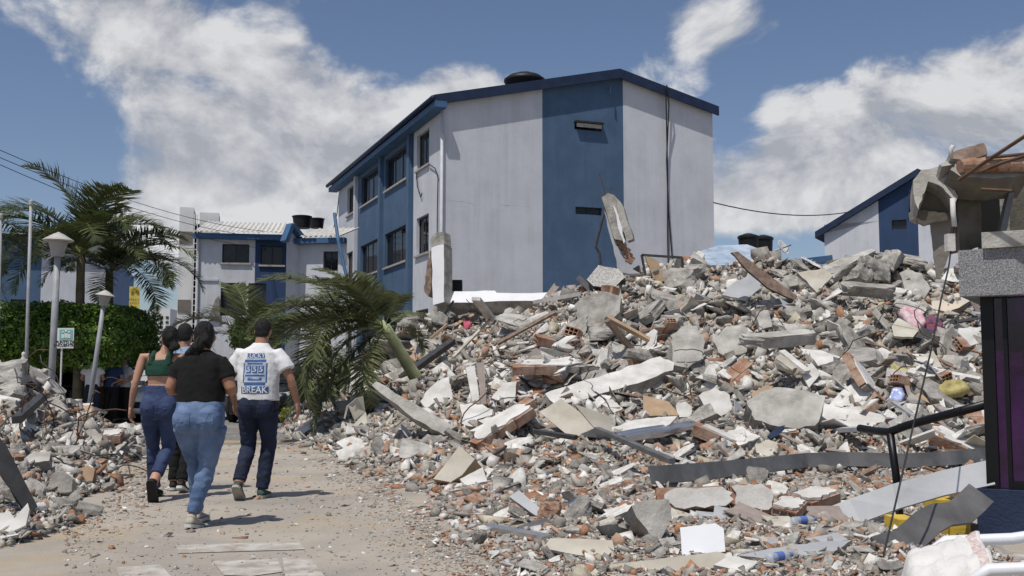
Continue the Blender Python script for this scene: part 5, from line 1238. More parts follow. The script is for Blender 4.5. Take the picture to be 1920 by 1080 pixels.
scatter('broken_plank','narrow strip in the low heap at the road edge','plank','strips in the low heap',P_plank,16,LEFT,45,110,216,.35)
for k in range(52):
    rr = random.Random(300+k); p = sample_pix(6,(820,600,1850,850),400+k)[0]; nx,ny = rr.choice(((2,2),(1,2),(2,1),(2,2),(3,2),(1,1)))
    t = wall_fragment(nx,ny,k,pl=rr.random()<.75); tag(t,'hollow clay brick fragment with plaster skin lying on the rubble slope','wall fragment','hollow brick fragments on the slope')
    sc = rr.uniform(.8,1.15); t.matrix_world = orient(t,(p[0],p[1],p[2]+.06),(rr.gauss(0,.5),rr.gauss(-.5,.4),1),rr.uniform(0,6.28)) @ Matrix.Scale(sc,4); PIECES.append((t,sc*max(nx*.3,ny*.2)))
# wires and rebar curling out of the heaps
def curly(name,label,cat,group,px,py,Lm,rad,m,seed):
    r = random.Random(seed); p = hitp(px,py); d = Vector((r.uniform(-1,1),r.uniform(-.6,.2),r.uniform(.1,1))).normalized(); pts = [p-Vector((0,0,.08))]
    for i in range(10):
        d = (d+Vector((r.gauss(0,.35),r.gauss(0,.2),r.gauss(-.16,.25)))).normalized(); q = pts[-1]+d*Lm/10
        q.z = max(q.z, float(hsamp(q.x,q.y))+.01 if i else q.z); pts.append(q)
    mb = MB(); mb.tube(pts,rad,5); tag(mb.build(name,m,smooth=True),label,cat,group)
for k in range(22):
    rr = random.Random(k); curly('bent_rebar','thin bent rod curling out of the low heap at the road edge','rebar','rods in the low heap',rr.uniform(5,200),rr.uniform(705,880),rr.uniform(.6,1.5),.008,M_rust if k%2 else M_dmetal,k)
for k in range(60):
    rr = random.Random(60+k); curly('bent_rebar','thin bent rod or wire curling out of the big heap','rebar','rods in the big heap',rr.uniform(840,1800),rr.uniform(560,860),rr.uniform(.5,1.4),.009,M_rust if k%3 else M_zinc,60+k)
# ================================================================ distinct pieces of the heap
HEROES = []
def ray_plane(px,py,c,n):
    r_ = ray(px,py); o = Vector((0,0,CAMH)); return o + r_*((Vector(c)-o).dot(n)/r_.dot(n))
def jagged(pts, jag, seed, seg=5):
    r = random.Random(seed); out = []
    for i in range(len(pts)):
        a, b = Vector(pts[i]+(0,)), Vector(pts[(i+1)%len(pts)]+(0,)); L_ = (b-a).length; n = max(1,min(seg,int(L_/9))); t = (b-a).normalized(); s = Vector((-t.y,t.x,0))
        for k in range(n):
            q = a.lerp(b,k/n)
            if k: q = q+s*r.uniform(-jag,jag)+t*r.uniform(-jag,jag)
            out.append((q.x,q.y))
    return out
POLYS = []; SEGS = []
def panel(name,label,cat,pts,normal,thick,mt,ms=None,jag=2.0,lift=.08,short=None,anchor=None,d=None):
    cx = sum(p[0] for p in pts)/len(pts); cy = sum(p[1] for p in pts)/len(pts)
    bx_, by_ = anchor or max(pts,key=lambda p: p[1]); by_ = min(by_,1074); c = P(cx,cy,d) if d else hitp(bx_,by_)+Vector((0,-lift*.6,lift*.3))
    n = Vector(normal).normalized(); q = jagged(pts,jag,len(HEROES)*7+3) if jag else pts
    POLYS.append(pts); W = [ray_plane(x,y,c,n) for x,y in q]; ctr = sum(W,Vector())/len(W)
    area = sum((W[i].cross(W[(i+1)%len(W)])).dot(n) for i in range(len(W)))
    if area < 0: W.reverse()
    k = len(W); mb = MB(); r = random.Random(k*13+len(HEROES))
    top = [w-ctr for w in W]; bot = [w-n*thick*r.uniform(.85,1.1)+Vector((r.uniform(-1,1),r.uniform(-1,1),0))*thick*.12 for w in top]
    mb.add(top+bot+[Vector((0,0,0))+n*thick*.04], [(i,(i+1)%k,2*k) for i in range(k)], 0)
    o_ = 0
    mb.f.append(tuple(k+i for i in range(k-1,-1,-1))); mb.m.append(1)
    for i in range(k): mb.f.append((i,k+i,k+(i+1)%k,(i+1)%k)); mb.m.append(1)
    o = mb.build(name,[mt,ms or mt],None,loc=ctr); tag(o,label,cat); o['kind'] = 'thing'; HEROES.append((short or label,ctr.copy())); return o
def beam2(name,label,cat,a,b,w,h,m,short=None,rough=0.0,lift=.06,da=None,db=None,rebar=0,n=8):
    """bar between two photo points lying on the heap; w,h in metres"""
    A = P(a[0],a[1],da) if da else hitp(*a)+Vector((0,-lift,lift)); B = P(b[0],b[1],db) if db else hitp(*b)+Vector((0,-lift,lift))
    t = (B-A); L_ = t.length; mid = (A+B)/2; SEGS.append((a,b))
    if rough:
        me = rough_box(int(a[0]*7+a[1])%977,(L_,w,h),6,2,rough); me.materials.append(m); o = link(name,me)
        o.matrix_world = frame_M(mid,t,Vector((0,-.35,1)) - t.normalized()*Vector((0,-.35,1)).dot(t.normalized()))
    else:
        mb = MB(); mb.bar(A-mid,B-mid,w,h,0,(0,-.3,1)); o = mb.build(name,m,loc=mid)
    tag(o,label,cat); o['kind'] = 'thing'; HEROES.append((short or label,mid.copy()))
    for k in range(rebar):
        rb = MB(); e = Vector((L_/2*(1 if not rough else 1),0,0)); d_ = Vector((random.uniform(.2,.5),random.uniform(-.2,.2),random.uniform(-.1,.3)))
        if not rough: e = B-mid
        rb.tube([e*.9,e+d_*.5,e+d_*.8+Vector((0,0,-.05))],.008,5); rb.build('rebar',M_rust,o)
    return o
def bent_sheet(name,label,cat,pts,w,m,short=None,thick=.012,up=(0,-.4,1),ds=None,dz=0.0):
    """strip with real thickness following photo points on the heap; w metres wide"""
    Q = [ (P(x,y,ds[i]) if ds else hitp(x,y))+Vector((0,-.05,.05+dz)) for i,(x,y) in enumerate(pts)]; c = sum(Q,Vector())/len(Q); mb = MB(); vs_ = []; n = len(Q)
    for i,p in enumerate(Q):
        t = (Q[min(i+1,n-1)]-Q[max(0,i-1)]).normalized(); s = t.cross(Vector(up)).normalized(); u = s.cross(t)
        for (a,b) in ((-1,0),(1,0),(1,-1),(-1,-1)): vs_.append(p-c+s*w/2*a+u*thick*b)
    fs = [(4*i+j,4*i+4+j,4*i+4+(j+1)%4,4*i+(j+1)%4) for i in range(n-1) for j in range(4)]+[(3,2,1,0),(4*n-4,4*n-3,4*n-2,4*n-1)]
    mb.add(vs_,fs); o = mb.build(name,m,loc=c); tag(o,label,cat); o['kind'] = 'thing'; HEROES.append((short or label,c)); return o
N_l = (0,-.45,.9); N_s = (0,-.8,.6); N_v = (0,-1,.15)
# remains of the wall that framed the collapsed block
fw = thing('wall_remnant','white L-shaped wall remnant standing in front of the striped gable','wall',P(815,570,26))
FO = fw.location
def rem(name,pts,d,th,mt,ms,jag=2,nrm=(-.5,-.8,.15)):
    n = Vector(nrm).normalized(); c = P(pts[0][0],pts[0][1],d); q = jagged(pts,jag,len(pts)+int(d)); W = [ray_plane(x,y,c,n)-FO for x,y in q]
    ar = sum((W[i].cross(W[(i+1)%len(W)])).dot(n) for i in range(len(W)))
    if ar < 0: W.reverse()
    MB().poly(W,th,0,1).build(name,[mt,ms],fw)
M_wht = mat('bright_white_render',(.70,.705,.72),.9,.05,2,.3,20)
rem('upright',[(809,464),(832,458),(832,547),(833,566),(812,572)],26,.35,M_wht,M_conc,1.0)
rem('ledge',[(833.5,548),(928,545),(931,549),(1096,548),(1088,563),(834,567)],26,.5,M_wht,M_conc,1.2,(-.1,-.75,.65))
rem('broken_top',[(808,463),(806,452),(816,437),(831,434),(833,457)],26.02,.3,M_conc,M_conc,2)
rem('torn_edge',[(806,470),(808,545),(803,556),(796,548),(797,520)],26.2,.2,M_wood,M_conc,2)
rem('lower_wall',[(812,574),(836,569),(846,588),(838,600),(846,640),(806,665),(800,610)],26,.3,M_conc,M_conc,2)
MB().cbox(P(848,536,26.6)-FO,(.5,.3,.28)).build('speaker_box',M_black,fw)
# column leaning on the crest
def leancol():
    t = thing('leaning_column','tall broken concrete column with plaster and bricks leaning on the heap crest','column',P(1180,515,24)); O = t.location
    def pg(nm,pts,th,mt,ms,dd=24.0,jag=1.5):
        n = Vector((-.3,-1,.1)).normalized(); c = P(pts[0][0],pts[0][1],dd); q = jagged(pts,jag,int(pts[0][0])); W = [ray_plane(x,y,c,n)-O for x,y in q]
        ar = sum((W[i].cross(W[(i+1)%len(W)])).dot(n) for i in range(len(W)))
        if ar < 0: W.reverse()
        return MB().poly(W,th,0,1).build(nm,[mt,ms],t)
    pg('core',[(1128,370),(1140,362),(1152,366),(1158,400),(1170,452),(1152,448)],.3,M_conc,M_conc2)
    pg('outer_skin',[(1153,368),(1163,378),(1172,400),(1182,428),(1187,448),(1176,452),(1164,420),(1157,392)],.22,M_conc2,M_conc,23.95)
    pg('plaster_face',[(1131,385),(1137,402),(1152,450),(1163,476),(1178,500),(1200,512),(1160,512),(1146,450)],.28,M_gpaint,M_wht,24.06)
    pg('plaster_strip',[(1150,384),(1155,392),(1172,452),(1169,456),(1160,430)],.1,M_wht,M_wht,23.9)
    for k,(x,y) in enumerate(((1163,454),(1167,462),(1174,471),(1178,480),(1182,487))):
        o = link('brick',HB,t); o.location = P(x,y,23.95)-O; o.rotation_euler = (R(90),R(-58),R(10)); o.scale = (.55,.75,.8)
    rb = MB()
    for a in ([(1136,368),(1130,345),(1124,326)],[(1140,365),(1146,352),(1152,362)],[(1132,368),(1126,360),(1122,366)]): rb.tube([P(x,y,24.1)-O for x,y in a],.010,5)
    rb.build('rebar',M_rust,t); HEROES.append(('leaning column',Vector(O)))
leancol()
bs = MB(); bs.tube([P(x,y,23.7) for x,y in ((1132,402),(1126,425),(1120,448),(1117,462),(1124,475),(1126,496))],.035,6); tag(bs.build('bent_strip',M_dmetal),'black bent metal strip hanging beside the leaning column','metal strip')
# big pieces, upper slope
panel('appliance','black plastic wrapped appliance tipped over below the leaning column','appliance',[(1100,524),(1122,497),(1160,504),(1172,520),(1150,542),(1112,536)],(-.2,-.8,.5),.45,mat('black_wrap',(.02,.02,.024),.35,.3,6,.5,12,spec=.5),None,1,.2,'black wrapped appliance')
panel('metal_channel','folded grey channel left of the black appliance','metal',[(1080,522),(1086,516),(1110,536),(1104,548)],N_v,.12,M_zinc,None,.5,.2,'folded channel')
panel('white_cupboard_door','white square cupboard door right of the black appliance','panel',[(1178,535),(1190,528),(1222,530),(1214,547),(1182,549)],N_l,.03,M_plas,None,.5,.1,'white panel by the appliance')
wf = thing('window_frame','dark metal window frame standing on the crest with a brown door scrap','frame',hitp(1242,527)); WO = wf.location; wd_ = WO.y-.1
for a,b in (((1203,478),(1279,483)),((1203,478),(1212,525)),((1279,483),(1280,505)),((1212,525),(1270,528))):
    MB().bar(P(*a,wd_)-WO,P(*b,wd_)-WO,.05,.05).build('bar',M_dmetal,wf)
panel('door_scrap','brown door scrap inside the window frame on the crest','wood',[(1210,480),(1235,490),(1238,505),(1246,526),(1230,534),(1222,512)],N_v,.05,M_woodl,M_wood,1.5,.2,'brown door scrap',d=wd_-.15)
panel('concrete_mass','big lump of concrete with embedded orange bricks below the black appliance','concrete',[(1078,570),(1092,556),(1130,546),(1165,556),(1162,585),(1140,600),(1120,626),(1092,612),(1080,590)],(-.1,-.8,.5),.6,M_conc,M_conc,3,.3,'brick-studded concrete lump')
for k,(x,y) in enumerate(((1132,592),(1140,598),(1122,612),(1150,552),(1138,549))):
    p = hitp(1120,590); o = link('hollow_brick',HB,None,P(x,y,p.y-.32),label=('lower right','lowest but one','lowest','upper right','uppermost')[k]+' hollow brick stuck on the concrete lump below the black appliance',category='brick',group='bricks on the concrete lump'); o.rotation_euler = (random.uniform(0,3),random.uniform(0,3),.4)
beam2('wood_plank','brown wooden plank with a dark end lying across the upper slope','plank',(932,665),(1040,606),.16,.04,M_wood,'brown plank',lift=.22)
beam2('white_trim','long white moulding strip below the white ledge','trim',(1004,584),(1082,571),.14,.08,M_plas,'white moulding',lift=.2)
beam2('white_trim','short white moulding tilted below the wall remnant','trim',(893,578),(922,614),.2,.08,M_plas,'tilted white moulding',lift=.2)
beam2('pale_strip','long pale strip slanting up the left flank toward the wall remnant','strip',(850,690),(918,617),.06,.05,M_cream,'pale slanting strip',lift=.2)
beam2('dark_beam','dark steel beam poking out of the left flank toward the palm','beam',(776,722),(850,667),.14,.12,M_dmetal,'dark beam',lift=.3)
panel('long_white_slab','long white fallen slab, the largest pale piece in the middle of the heap','slab',[(1022,738),(1042,730),(1140,700),(1238,668),(1264,680),(1262,694),(1180,722),(1085,752),(1040,757)],(.05,-.5,.85),.20,M_plas,M_conc,2,.3,'long white slab')
panel('cream_sheet','bent cream metal sheet below the long white slab','sheet',[(1011,773),(1052,747),(1100,782),(1146,822),(1065,816)],(-.25,-.75,.5),.02,M_cream,None,.5,.35,'bent cream sheet')
panel('cream_sheet','upright cream flap folded right of the bent cream sheet','sheet',[(1076,757),(1143,780),(1150,822),(1118,806)],(.3,-.85,.4),.02,M_cream,None,.5,.4,'upright cream flap')
panel('crumpled_sheet','wide crumpled white sheet right of the cream flap','sheet',[(1141,803),(1180,790),(1225,784),(1270,780),(1256,795),(1187,822)],N_l,.04,M_plas,None,2,.25,'crumpled white sheet')
panel('folded_board','tan folded board above the crumpled white sheet','board',[(1206,741),(1254,753),(1274,779),(1206,780)],(.1,-.6,.7),.03,M_woodl,None,.5,.25,'tan folded board')
panel('plaster_slab','broad white plaster slab on the left part of the heap','slab',[(862,757),(905,758),(924,768),(923,778),(895,786),(887,800),(866,794)],N_l,.08,M_plas,M_brick,2,.3,'broad white slab')
panel('plaster_slab','narrow white slab continuing right of the broad white slab','slab',[(896,788),(940,778),(982,776),(980,788),(928,802)],N_l,.08,M_plas,M_brick,2,.3,'narrow white slab')
panel('plaster_block','white faced block with brick edge above the broad white slab','block',[(921,746),(943,717),(969,715),(966,748),(943,757)],N_s,.22,M_plas,M_brick,2,.3,'white faced block')
panel('plaster_piece','flat oval white piece above the white faced block','plaster',[(912,720),(935,708),(962,709),(955,719),(925,723)],N_l,.06,M_plas,M_conc,2,.25,'oval white piece')
panel('white_board','white grooved board standing upright beside the mauve board','board',[(873,689),(890,685),(900,754),(886,757)],N_s,.06,M_plas,None,.5,.3,'white grooved board')
panel('mauve_board','mauve board standing upright beside the white grooved board','board',[(893,681),(908,678),(912,757),(902,758)],N_s,.06,M_mauve,None,.5,.3,'mauve board')
panel('white_sheet','crumpled white sheets at the left flank near the palm shaft','sheet',[(788,752),(812,722),(842,706),(848,752),(826,764),(800,766)],N_s,.05,M_plas,None,3,.25,'crumpled white flank sheets')
panel('leaning_slab','long grey concrete slab leaning down the left foot of the heap','slab',[(697,722),(706,715),(796,768),(855,800),(832,815),(776,785)],(-.15,-.8,.45),.22,M_conc2,M_conc,1.5,.45,'leaning grey slab')
panel('foot_slab','whitish slab lying flat at the far left tip of the heap','slab',[(544,813),(595,777),(604,787),(556,824)],(-.2,-.7,.6),.16,M_plas,M_conc2,1,.15,'whitish tip slab')
panel('cabinet','cream metal cabinet tipped on its corner at the foot of the heap','cabinet',[(812,898),(838,866),(861,836),(890,861),(866,891),(845,904)],(-.3,-.75,.45),.32,M_cream,M_woodl,.4,.25,'tipped cream cabinet')
panel('bent_white_sheet','white bent sheet right of the tipped cream cabinet','panel',[(862,898),(905,876),(914,902),(873,911)],(0,-.6,.7),.03,M_plas,None,.5,.15,'white bent panel')
panel('concrete_block','large angular concrete block left of the grey horizontal beam','concrete',[(1338,640),(1362,612),(1392,607),(1408,628),(1400,660),(1368,669),(1346,660)],(-.1,-.7,.6),.5,M_conc2,M_conc,2.5,.35,'angular concrete block')
panel('concrete_block','big pale concrete mass right of the long white slab','concrete',[(1258,640),(1278,612),(1306,611),(1322,640),(1318,672),(1290,689),(1262,684)],(.1,-.7,.6),.6,M_conc2,M_conc,2.5,.35,'pale concrete mass')
panel('concrete_block','white faced concrete chunk left of the ribbed block','concrete',[(1310,742),(1340,726),(1368,740),(1372,768),(1352,780),(1322,764)],N_s,.3,M_plas,M_conc,2.5,.3,'white faced chunk')
panel('concrete_block','small white chunk at the end of the crumpled white sheet','concrete',[(1267,760),(1285,753),(1297,762),(1294,782),(1272,782)],N_s,.2,M_plas,M_conc,2,.3,'small white chunk')
panel('concrete_block','upright grey block above the horizontal concrete beam','concrete',[(1417,584),(1440,581),(1448,612),(1424,619)],N_s,.25,M_conc2,M_conc,1.5,.3,'upright grey block')
beam2('concrete_beam','grey concrete beam lying level in the middle of the heap','beam',(1390,676),(1512,664),.3,.2,M_conc2,'level concrete beam',.03,.3)
panel('concrete_wall_piece','shaded concrete wall piece behind the level concrete beam','concrete',[(1412,634),(1450,624),(1484,628),(1490,655),(1415,660)],(0,-1,.1),.25,M_conc,None,2,.35,'shaded wall piece')
panel('ribbed_slab','large ribbed concrete slab, biggest block of the lower right slope','slab',[(1400,752),(1430,732),(1464,726),(1548,742),(1540,775),(1528,798),(1489,803),(1415,787)],(-.05,-.75,.6),.42,M_conc2,M_conc,3,.35,'ribbed slab')
panel('white_board','white folded boards right of the level concrete beam','board',[(1500,653),(1540,657),(1584,673),(1533,686)],N_l,.04,M_plas,M_cream,.6,.3,'white folded boards')
panel('white_board','white kite-shaped board below the folded boards','board',[(1504,700),(1521,679),(1539,699),(1517,727)],N_s,.03,M_plas,None,.6,.3,'kite-shaped board')
beam2('white_strip','white strip pointing down left of the kite-shaped board','strip',(1458,690),(1506,729),.12,.05,M_plas,'white strip',lift=.25)
beam2('tan_roll','tan rolled board above the ribbed slab','board',(1447,705),(1480,728),.2,.14,M_cream,'tan roll',.04,.25)
panel('brown_board','small brown box side left of the tan roll','board',[(1408,738),(1436,722),(1450,724),(1440,738),(1412,748)],N_s,.05,M_woodl,None,1,.35,'brown box side')
t = wall_fragment(2,2,77,'brick_slab'); tag(t,'orange brick slab with white face tilted on the right slope','brick slab'); t.matrix_world = orient(t,hitp(1605,735)+Vector((0,-.3,.2)),(.75,-.45,.6),R(-48)) @ Matrix.Scale(1.0,4); HEROES.append(('tilted brick slab',hitp(1605,735)))
t = wall_fragment(3,2,78,'brick_slab'); tag(t,'tilted hollow brick slab with open cells below the broad white slab','brick slab'); t.matrix_world = orient(t,hitp(945,815)+Vector((0,-.25,.15)),(-.35,-.35,.85),R(30)); HEROES.append(('open-celled brick slab',hitp(945,815)))
t = wall_fragment(3,2,79,'brick_slab'); tag(t,'stack of brick wall left of the long white slab','brick slab'); t.matrix_world = orient(t,hitp(1030,703)+Vector((0,-.25,.12)),(0,-.25,1),R(5)) @ Matrix.Scale(1.1,4); HEROES.append(('brick stack',hitp(1030,703)))
for i,(x,y,rz,lab) in enumerate(((1020,655,20,'single hollow brick with open end below the brown plank'),(1075,640,70,'single hollow brick right of the brown plank'))):
    o = link('hollow_brick',HB,None,hitp(x,y)+Vector((0,-.2,.15)),label=lab,category='brick'); o.rotation_euler = (.3,.2,R(rz)); o.scale = (1.2,1.4,1.4)
# crest, right part
panel('tipped_tabletop','dark brown tabletop tipped on edge at the crest','panel',[(1372,473),(1384,472),(1495,556),(1488,562),(1440,540),(1400,505)],(.25,-.9,.3),.05,M_wood,M_dmetal,.4,.3,'tipped tabletop')
panel('grey_sheet','curved grey sheet under the tipped tabletop','sheet',[(1353,553),(1375,530),(1423,508),(1426,540),(1400,562)],N_s,.04,M_gpaint,None,.6,.3,'curved grey sheet')
panel('beige_board','beige board left of the curved grey sheet on the crest','board',[(1289,553),(1308,526),(1338,528),(1322,551)],N_s,.03,M_cream,None,.6,.3,'beige crest board')
panel('cream_slab','cream slab on the crest right of the tipped tabletop','slab',[(1495,511),(1544,503),(1562,516),(1532,549),(1513,527)],N_s,.08,M_cream,M_conc,1.2,.25,'cream crest slab')
beam2('concrete_beam','sloping concrete beam right of the cream crest slab','beam',(1546,536),(1622,497),.34,.26,M_conc2,'sloping crest beam',.04,.2)
beam2('concrete_beam','concrete beam under the crest lumps on the right','beam',(1578,570),(1668,574),.34,.24,M_conc,'under-crest beam',.05,.25)
for i,(x,y,w,lab) in enumerate(((1640,505,.62,'rounded concrete lump on the crest left of the tilted slab'),(1668,492,.6,'topmost concrete lump of the right crest'),(1615,520,.5,'lower left lump of the crest lumps'))):
    me = rough_box(500+i,(1,.8,.75),5,4,.07); me.materials.append(M_conc2 if i%2 else M_conc); o = link('crest_lump',me,None,P(x,y,hitp(x,y+25).y-.1),label=lab,category='concrete'); o.scale = (w,w,w); o.rotation_euler = (.3*i,.2,i); HEROES.append((lab.split(' on')[0],o.location.copy()))
beam2('crest_slab','thin broken slab on top of the right crest','slab',(1650,478),(1730,492),.5,.14,M_conc,'thin top slab',.05,.1,da=22.6,db=22.6)
panel('tilted_slab','thick pale concrete slab tilted at the right end of the crest','slab',[(1686,512),(1700,505),(1728,512),(1745,540),(1733,560),(1700,549)],N_s,.3,M_conc2,M_conc,2.5,.3,'thick tilted slab')
panel('stained_slab','cream slab with rusty stain right of the pink blanket','slab',[(1727,573),(1795,549),(1829,560),(1777,586)],N_l,.18,mat('stained_cream',(.50,.47,.41),.9,.1,1.5,.3,20,col2=(.60,.50,.38)),M_conc,1.5,.3,'stained cream slab')
panel('grey_container','bluish grey container among the rubble under the crest','container',[(1594,547),(1664,544),(1664,563),(1596,565)],N_s,.3,M_gpaint,M_zinc,.3,.35,'grey container')
cb = thing('cardboard_box','tan cardboard box sitting on the crest beside the distant block','box',P(1571,503,24)); MB().cbox((0,0,.1),(.34,.3,.2)).build('carton',M_woodl,cb); MB().cbox((.03,0,.207),(.30,.08,.004)).build('tape',M_cream,cb); cb.rotation_euler = (0,R(-12),.3)
def clothpatch(name,label,cat,pts,m,seed,h=.10,short=None):
    h *= .6
    cx = sum(p[0] for p in pts)/len(pts); cy = sum(p[1] for p in pts)/len(pts); c = hitp(cx,cy)+Vector((0,-.2,.12)); n = Vector((0,-.5,.85)).normalized(); W = [ray_plane(x,y,c,n) for x,y in pts]
    ctr = sum(W,Vector())/len(W); k = len(W); mb = MB(); rad = 7; vs_ = [Vector((0,0,h*.5))]
    dens = []
    for i in range(k):
        for f in range(4): dens.append((W[i].lerp(W[(i+1)%k],f/4))-ctr)
    K = len(dens)
    for r_ in range(1,rad+1):
        for i in range(K):
            p = dens[i]*(r_/rad); vs_.append(p+n*(h*(mnoise.noise(p*5+Vector((seed,0,0)))+.5*mnoise.noise(p*13))*(1.2-.4*r_/rad))-n*(.10*(r_==rad)))
    fs = [(0,1+i,1+(i+1)%K) for i in range(K)]+[(1+(r_-1)*K+i,1+r_*K+i,1+r_*K+(i+1)%K,1+(r_-1)*K+(i+1)%K) for r_ in range(1,rad) for i in range(K)]
    mb.add(vs_,fs); o = mb.build(name,m,loc=ctr,smooth=True); s = o.modifiers.new('s','SOLIDIFY'); s.thickness = .012; tag(o,label,cat); HEROES.append((short or label,ctr)); return o
M_floral = mat('pink_floral_cloth',(.62,.57,.57),.9,.1,9,.2,20,col2=(.50,.24,.28)); M_foam = mat('yellow_foam',(.36,.31,.13),.95,.25,6,.6,30)
M_bluec = mat('blue_red_cloth',(.05,.07,.15),.9,.2,7,.2,20,col2=(.28,.07,.09)); M_bag = mat('pale_blue_plastic',(.34,.40,.62),.3,.15,5,.3,15,spec=.5); M_bagd = mat('slate_blue_plastic',(.10,.14,.19),.35,.35,7,.5,15,spec=.5)
clothpatch('blanket','pink and white floral blanket draped on the right slope','blanket',[(1684,580),(1700,574),(1728,584),(1738,600),(1724,617),(1704,606)],M_floral,1,.12,'pink blanket')
clothpatch('garment','blue and red garment beside the pink blanket','clothes',[(1733,597),(1748,592),(1770,606),(1764,623),(1742,618)],M_bluec,2,.14,'blue garment')
clothpatch('foam_mat','torn yellow foam mat, larger of the two foam pieces','foam',[(1658,708),(1672,680),(1700,690),(1736,708),(1722,727),(1692,708)],M_foam,3,.10,'yellow foam mat')
clothpatch('foam_mat','small yellow foam scrap near the door frame','foam',[(1800,704),(1812,686),(1828,682),(1822,700)],M_foam,4,.08,'small foam scrap')
clothpatch('foam_scraps','yellowish torn cloth right of the larger foam mat','cloth',[(1755,727),(1775,713),(1800,716),(1822,726),(1800,736),(1772,736)],M_foam,14,.14,'yellowish torn cloth')
clothpatch('plastic_bag','pale blue plastic bag below the larger foam mat','bag',[(1666,746),(1672,732),(1688,729),(1698,740),(1690,750)],M_bag,5,.12,'pale blue bag')
clothpatch('plastic_sheet','slate blue plastic sheet crumpled at the heap foot','plastic sheet',[(1060,952),(1082,938),(1112,940),(1134,954),(1110,968),(1080,966)],M_bagd,6,.10,'slate blue sheet')
clothpatch('plastic_bag','white plastic bag beside the broken plastic chair','bag',[(700,770),(712,752),(730,752),(732,775),(712,782)],mat('white_bag',(.55,.56,.58),.35,.1,5,.3,15),7,.14,'white bag')
clothpatch('garment','pink cloth scrap in the hollow under the wall remnant','clothes',[(868,600),(880,592),(884,610),(872,618)],mat('pink_cloth',(.40,.08,.13),.9,.2),8,.1,'pink scrap')
panel('tan_board','tan and pale blue boards below the pink blanket','board',[(1672,612),(1684,596),(1724,617),(1712,632),(1676,630)],N_l,.04,M_cream,None,.6,.25,'tan boards')
panel('dark_box','dark open box right of the tan boards','box',[(1716,632),(1730,613),(1750,622),(1744,638)],N_s,.25,M_dmetal,None,.6,.3,'dark box')
panel('blue_tile','dark blue tile standing in the bricks below the ribbed slab','tile',[(1439,817),(1455,801),(1472,797),(1462,815),(1446,822)],N_s,.02,mat('dark_blue_tile',(.02,.035,.07),.3,.2),None,.3,.2,'dark blue tile')
panel('cream_disc','rounded cream slab below the ribbed slab','slab',[(1415,832),(1440,824),(1464,832),(1462,850),(1440,856),(1418,848)],N_l,.10,M_cream,M_conc,1,.15,'rounded cream slab')
# foot of the heap
bent_sheet('metal_gutter','long dented grey metal gutter crossing the foot of the heap','gutter',[(1221,918),(1304,911),(1408,897),(1512,884),(1590,882),(1695,885),(1780,880),(1856,872)],.17,M_zinc,'long metal gutter',.03,up=(0,-1,.25),dz=.09)
beam2('aluminium_strip','shiny crumpled aluminium strip above the long gutter','strip',(1160,842),(1296,820),.16,.10,M_alum,'shiny aluminium strip',.06,.15)
beam2('metal_channel','dark metal channel sloping down toward the long gutter','metal',(1117,833),(1255,899),.07,.05,M_zinc,'sloping channel',lift=.2)
beam2('dark_strip','thin dark strip below the upright cream flap','strip',(1000,837),(1078,850),.06,.05,M_dmetal,'thin dark strip',lift=.2)
panel('grey_board','grey slab of board at the heap foot above the orange stone','board',[(955,931),(973,919),(1019,958),(1005,967)],(-.2,-.7,.6),.05,M_gpaint,M_conc,.6,.12,'grey foot board')
me = rough_box(601,(1,.8,.75),5,4,.07); me.materials.append(M_brick); o = link('orange_stone',me,None,hitp(1030,972)+Vector((0,0,.06)),label='rounded orange stone on the flat ground left of the concrete wedge',category='stone'); o.scale = (.17,.16,.15); HEROES.append(('orange stone',o.location.copy()))
panel('concrete_wedge','large upright concrete wedge at the heap foot','concrete',[(1184,948),(1209,938),(1254,936),(1260,972),(1238,1011),(1217,1000),(1190,962)],(.15,-.85,.35),.28,M_conc2,M_conc,1.8,.2,'concrete wedge')
def laid_fragment(label,px,py,nx,ny,seed,normal,yaw,sc,short,lift=.1):
    t = wall_fragment(nx,ny,seed,'brick_slab'); tag(t,label,'brick slab'); p = hitp(px,py)+Vector((0,-.03,lift)); t.matrix_world = orient(t,p,normal,yaw) @ Matrix.Scale(sc,4); HEROES.append((short,p))
laid_fragment('orange brick slab with white plaster patch right of the concrete wedge',1308,966,2,1,81,(-.05,-1,.35),R(4),.85,'plaster-patched brick slab',.13)
laid_fragment('grey ridged brick slab right of the plaster-patched one',1404,968,1,1,82,(.1,-1,.4),R(-6),1.1,'ridged brick slab',.13)
laid_fragment('hollow brick with white top and open cells facing out',1478,975,1,1,83,(.05,-.25,1),R(60),.95,'white-topped hollow brick',.07)
laid_fragment('longer hollow brick with white top behind the shorter one',1528,962,1,1,84,(-.05,-.2,1),R(35),1.15,'longer hollow brick',.09)
panel('white_square_sheet','clean white square panel with torn corner in the foreground debris','panel',[(1275,989),(1341,981),(1357,991),(1360,1034),(1279,1043)],(-.1,-.9,.4),.02,mat('clean_white_panel',(.74,.75,.77),.4,.03,2,spec=.4),M_woodl,.4,.05,'clean white square')
panel('long_board','long cream board along the bottom edge of the foreground debris','board',[(1122,1078),(1136,1060),(1250,1046),(1345,1034),(1360,1038),(1358,1062),(1240,1078),(1126,1092)],(0,-.8,.55),.03,M_cream,None,.5,.06,'long cream board',anchor=(1250,1068))
panel('curved_sheet','smooth cream sheet lying at the left of the foreground debris','sheet',[(1018,1028),(1032,1009),(1090,1010),(1148,1013),(1152,1030),(1134,1047),(1075,1039)],(0,-.5,.85),.02,M_cream,None,.5,.06,'smooth cream sheet',anchor=(1085,1040))
panel('white_slab','small white slab right of the long cream board','slab',[(1338,1059),(1367,1042),(1421,1052),(1400,1073)],(0,-.35,.93),.04,M_plas,M_cream,.6,.04,'small white foreground slab')
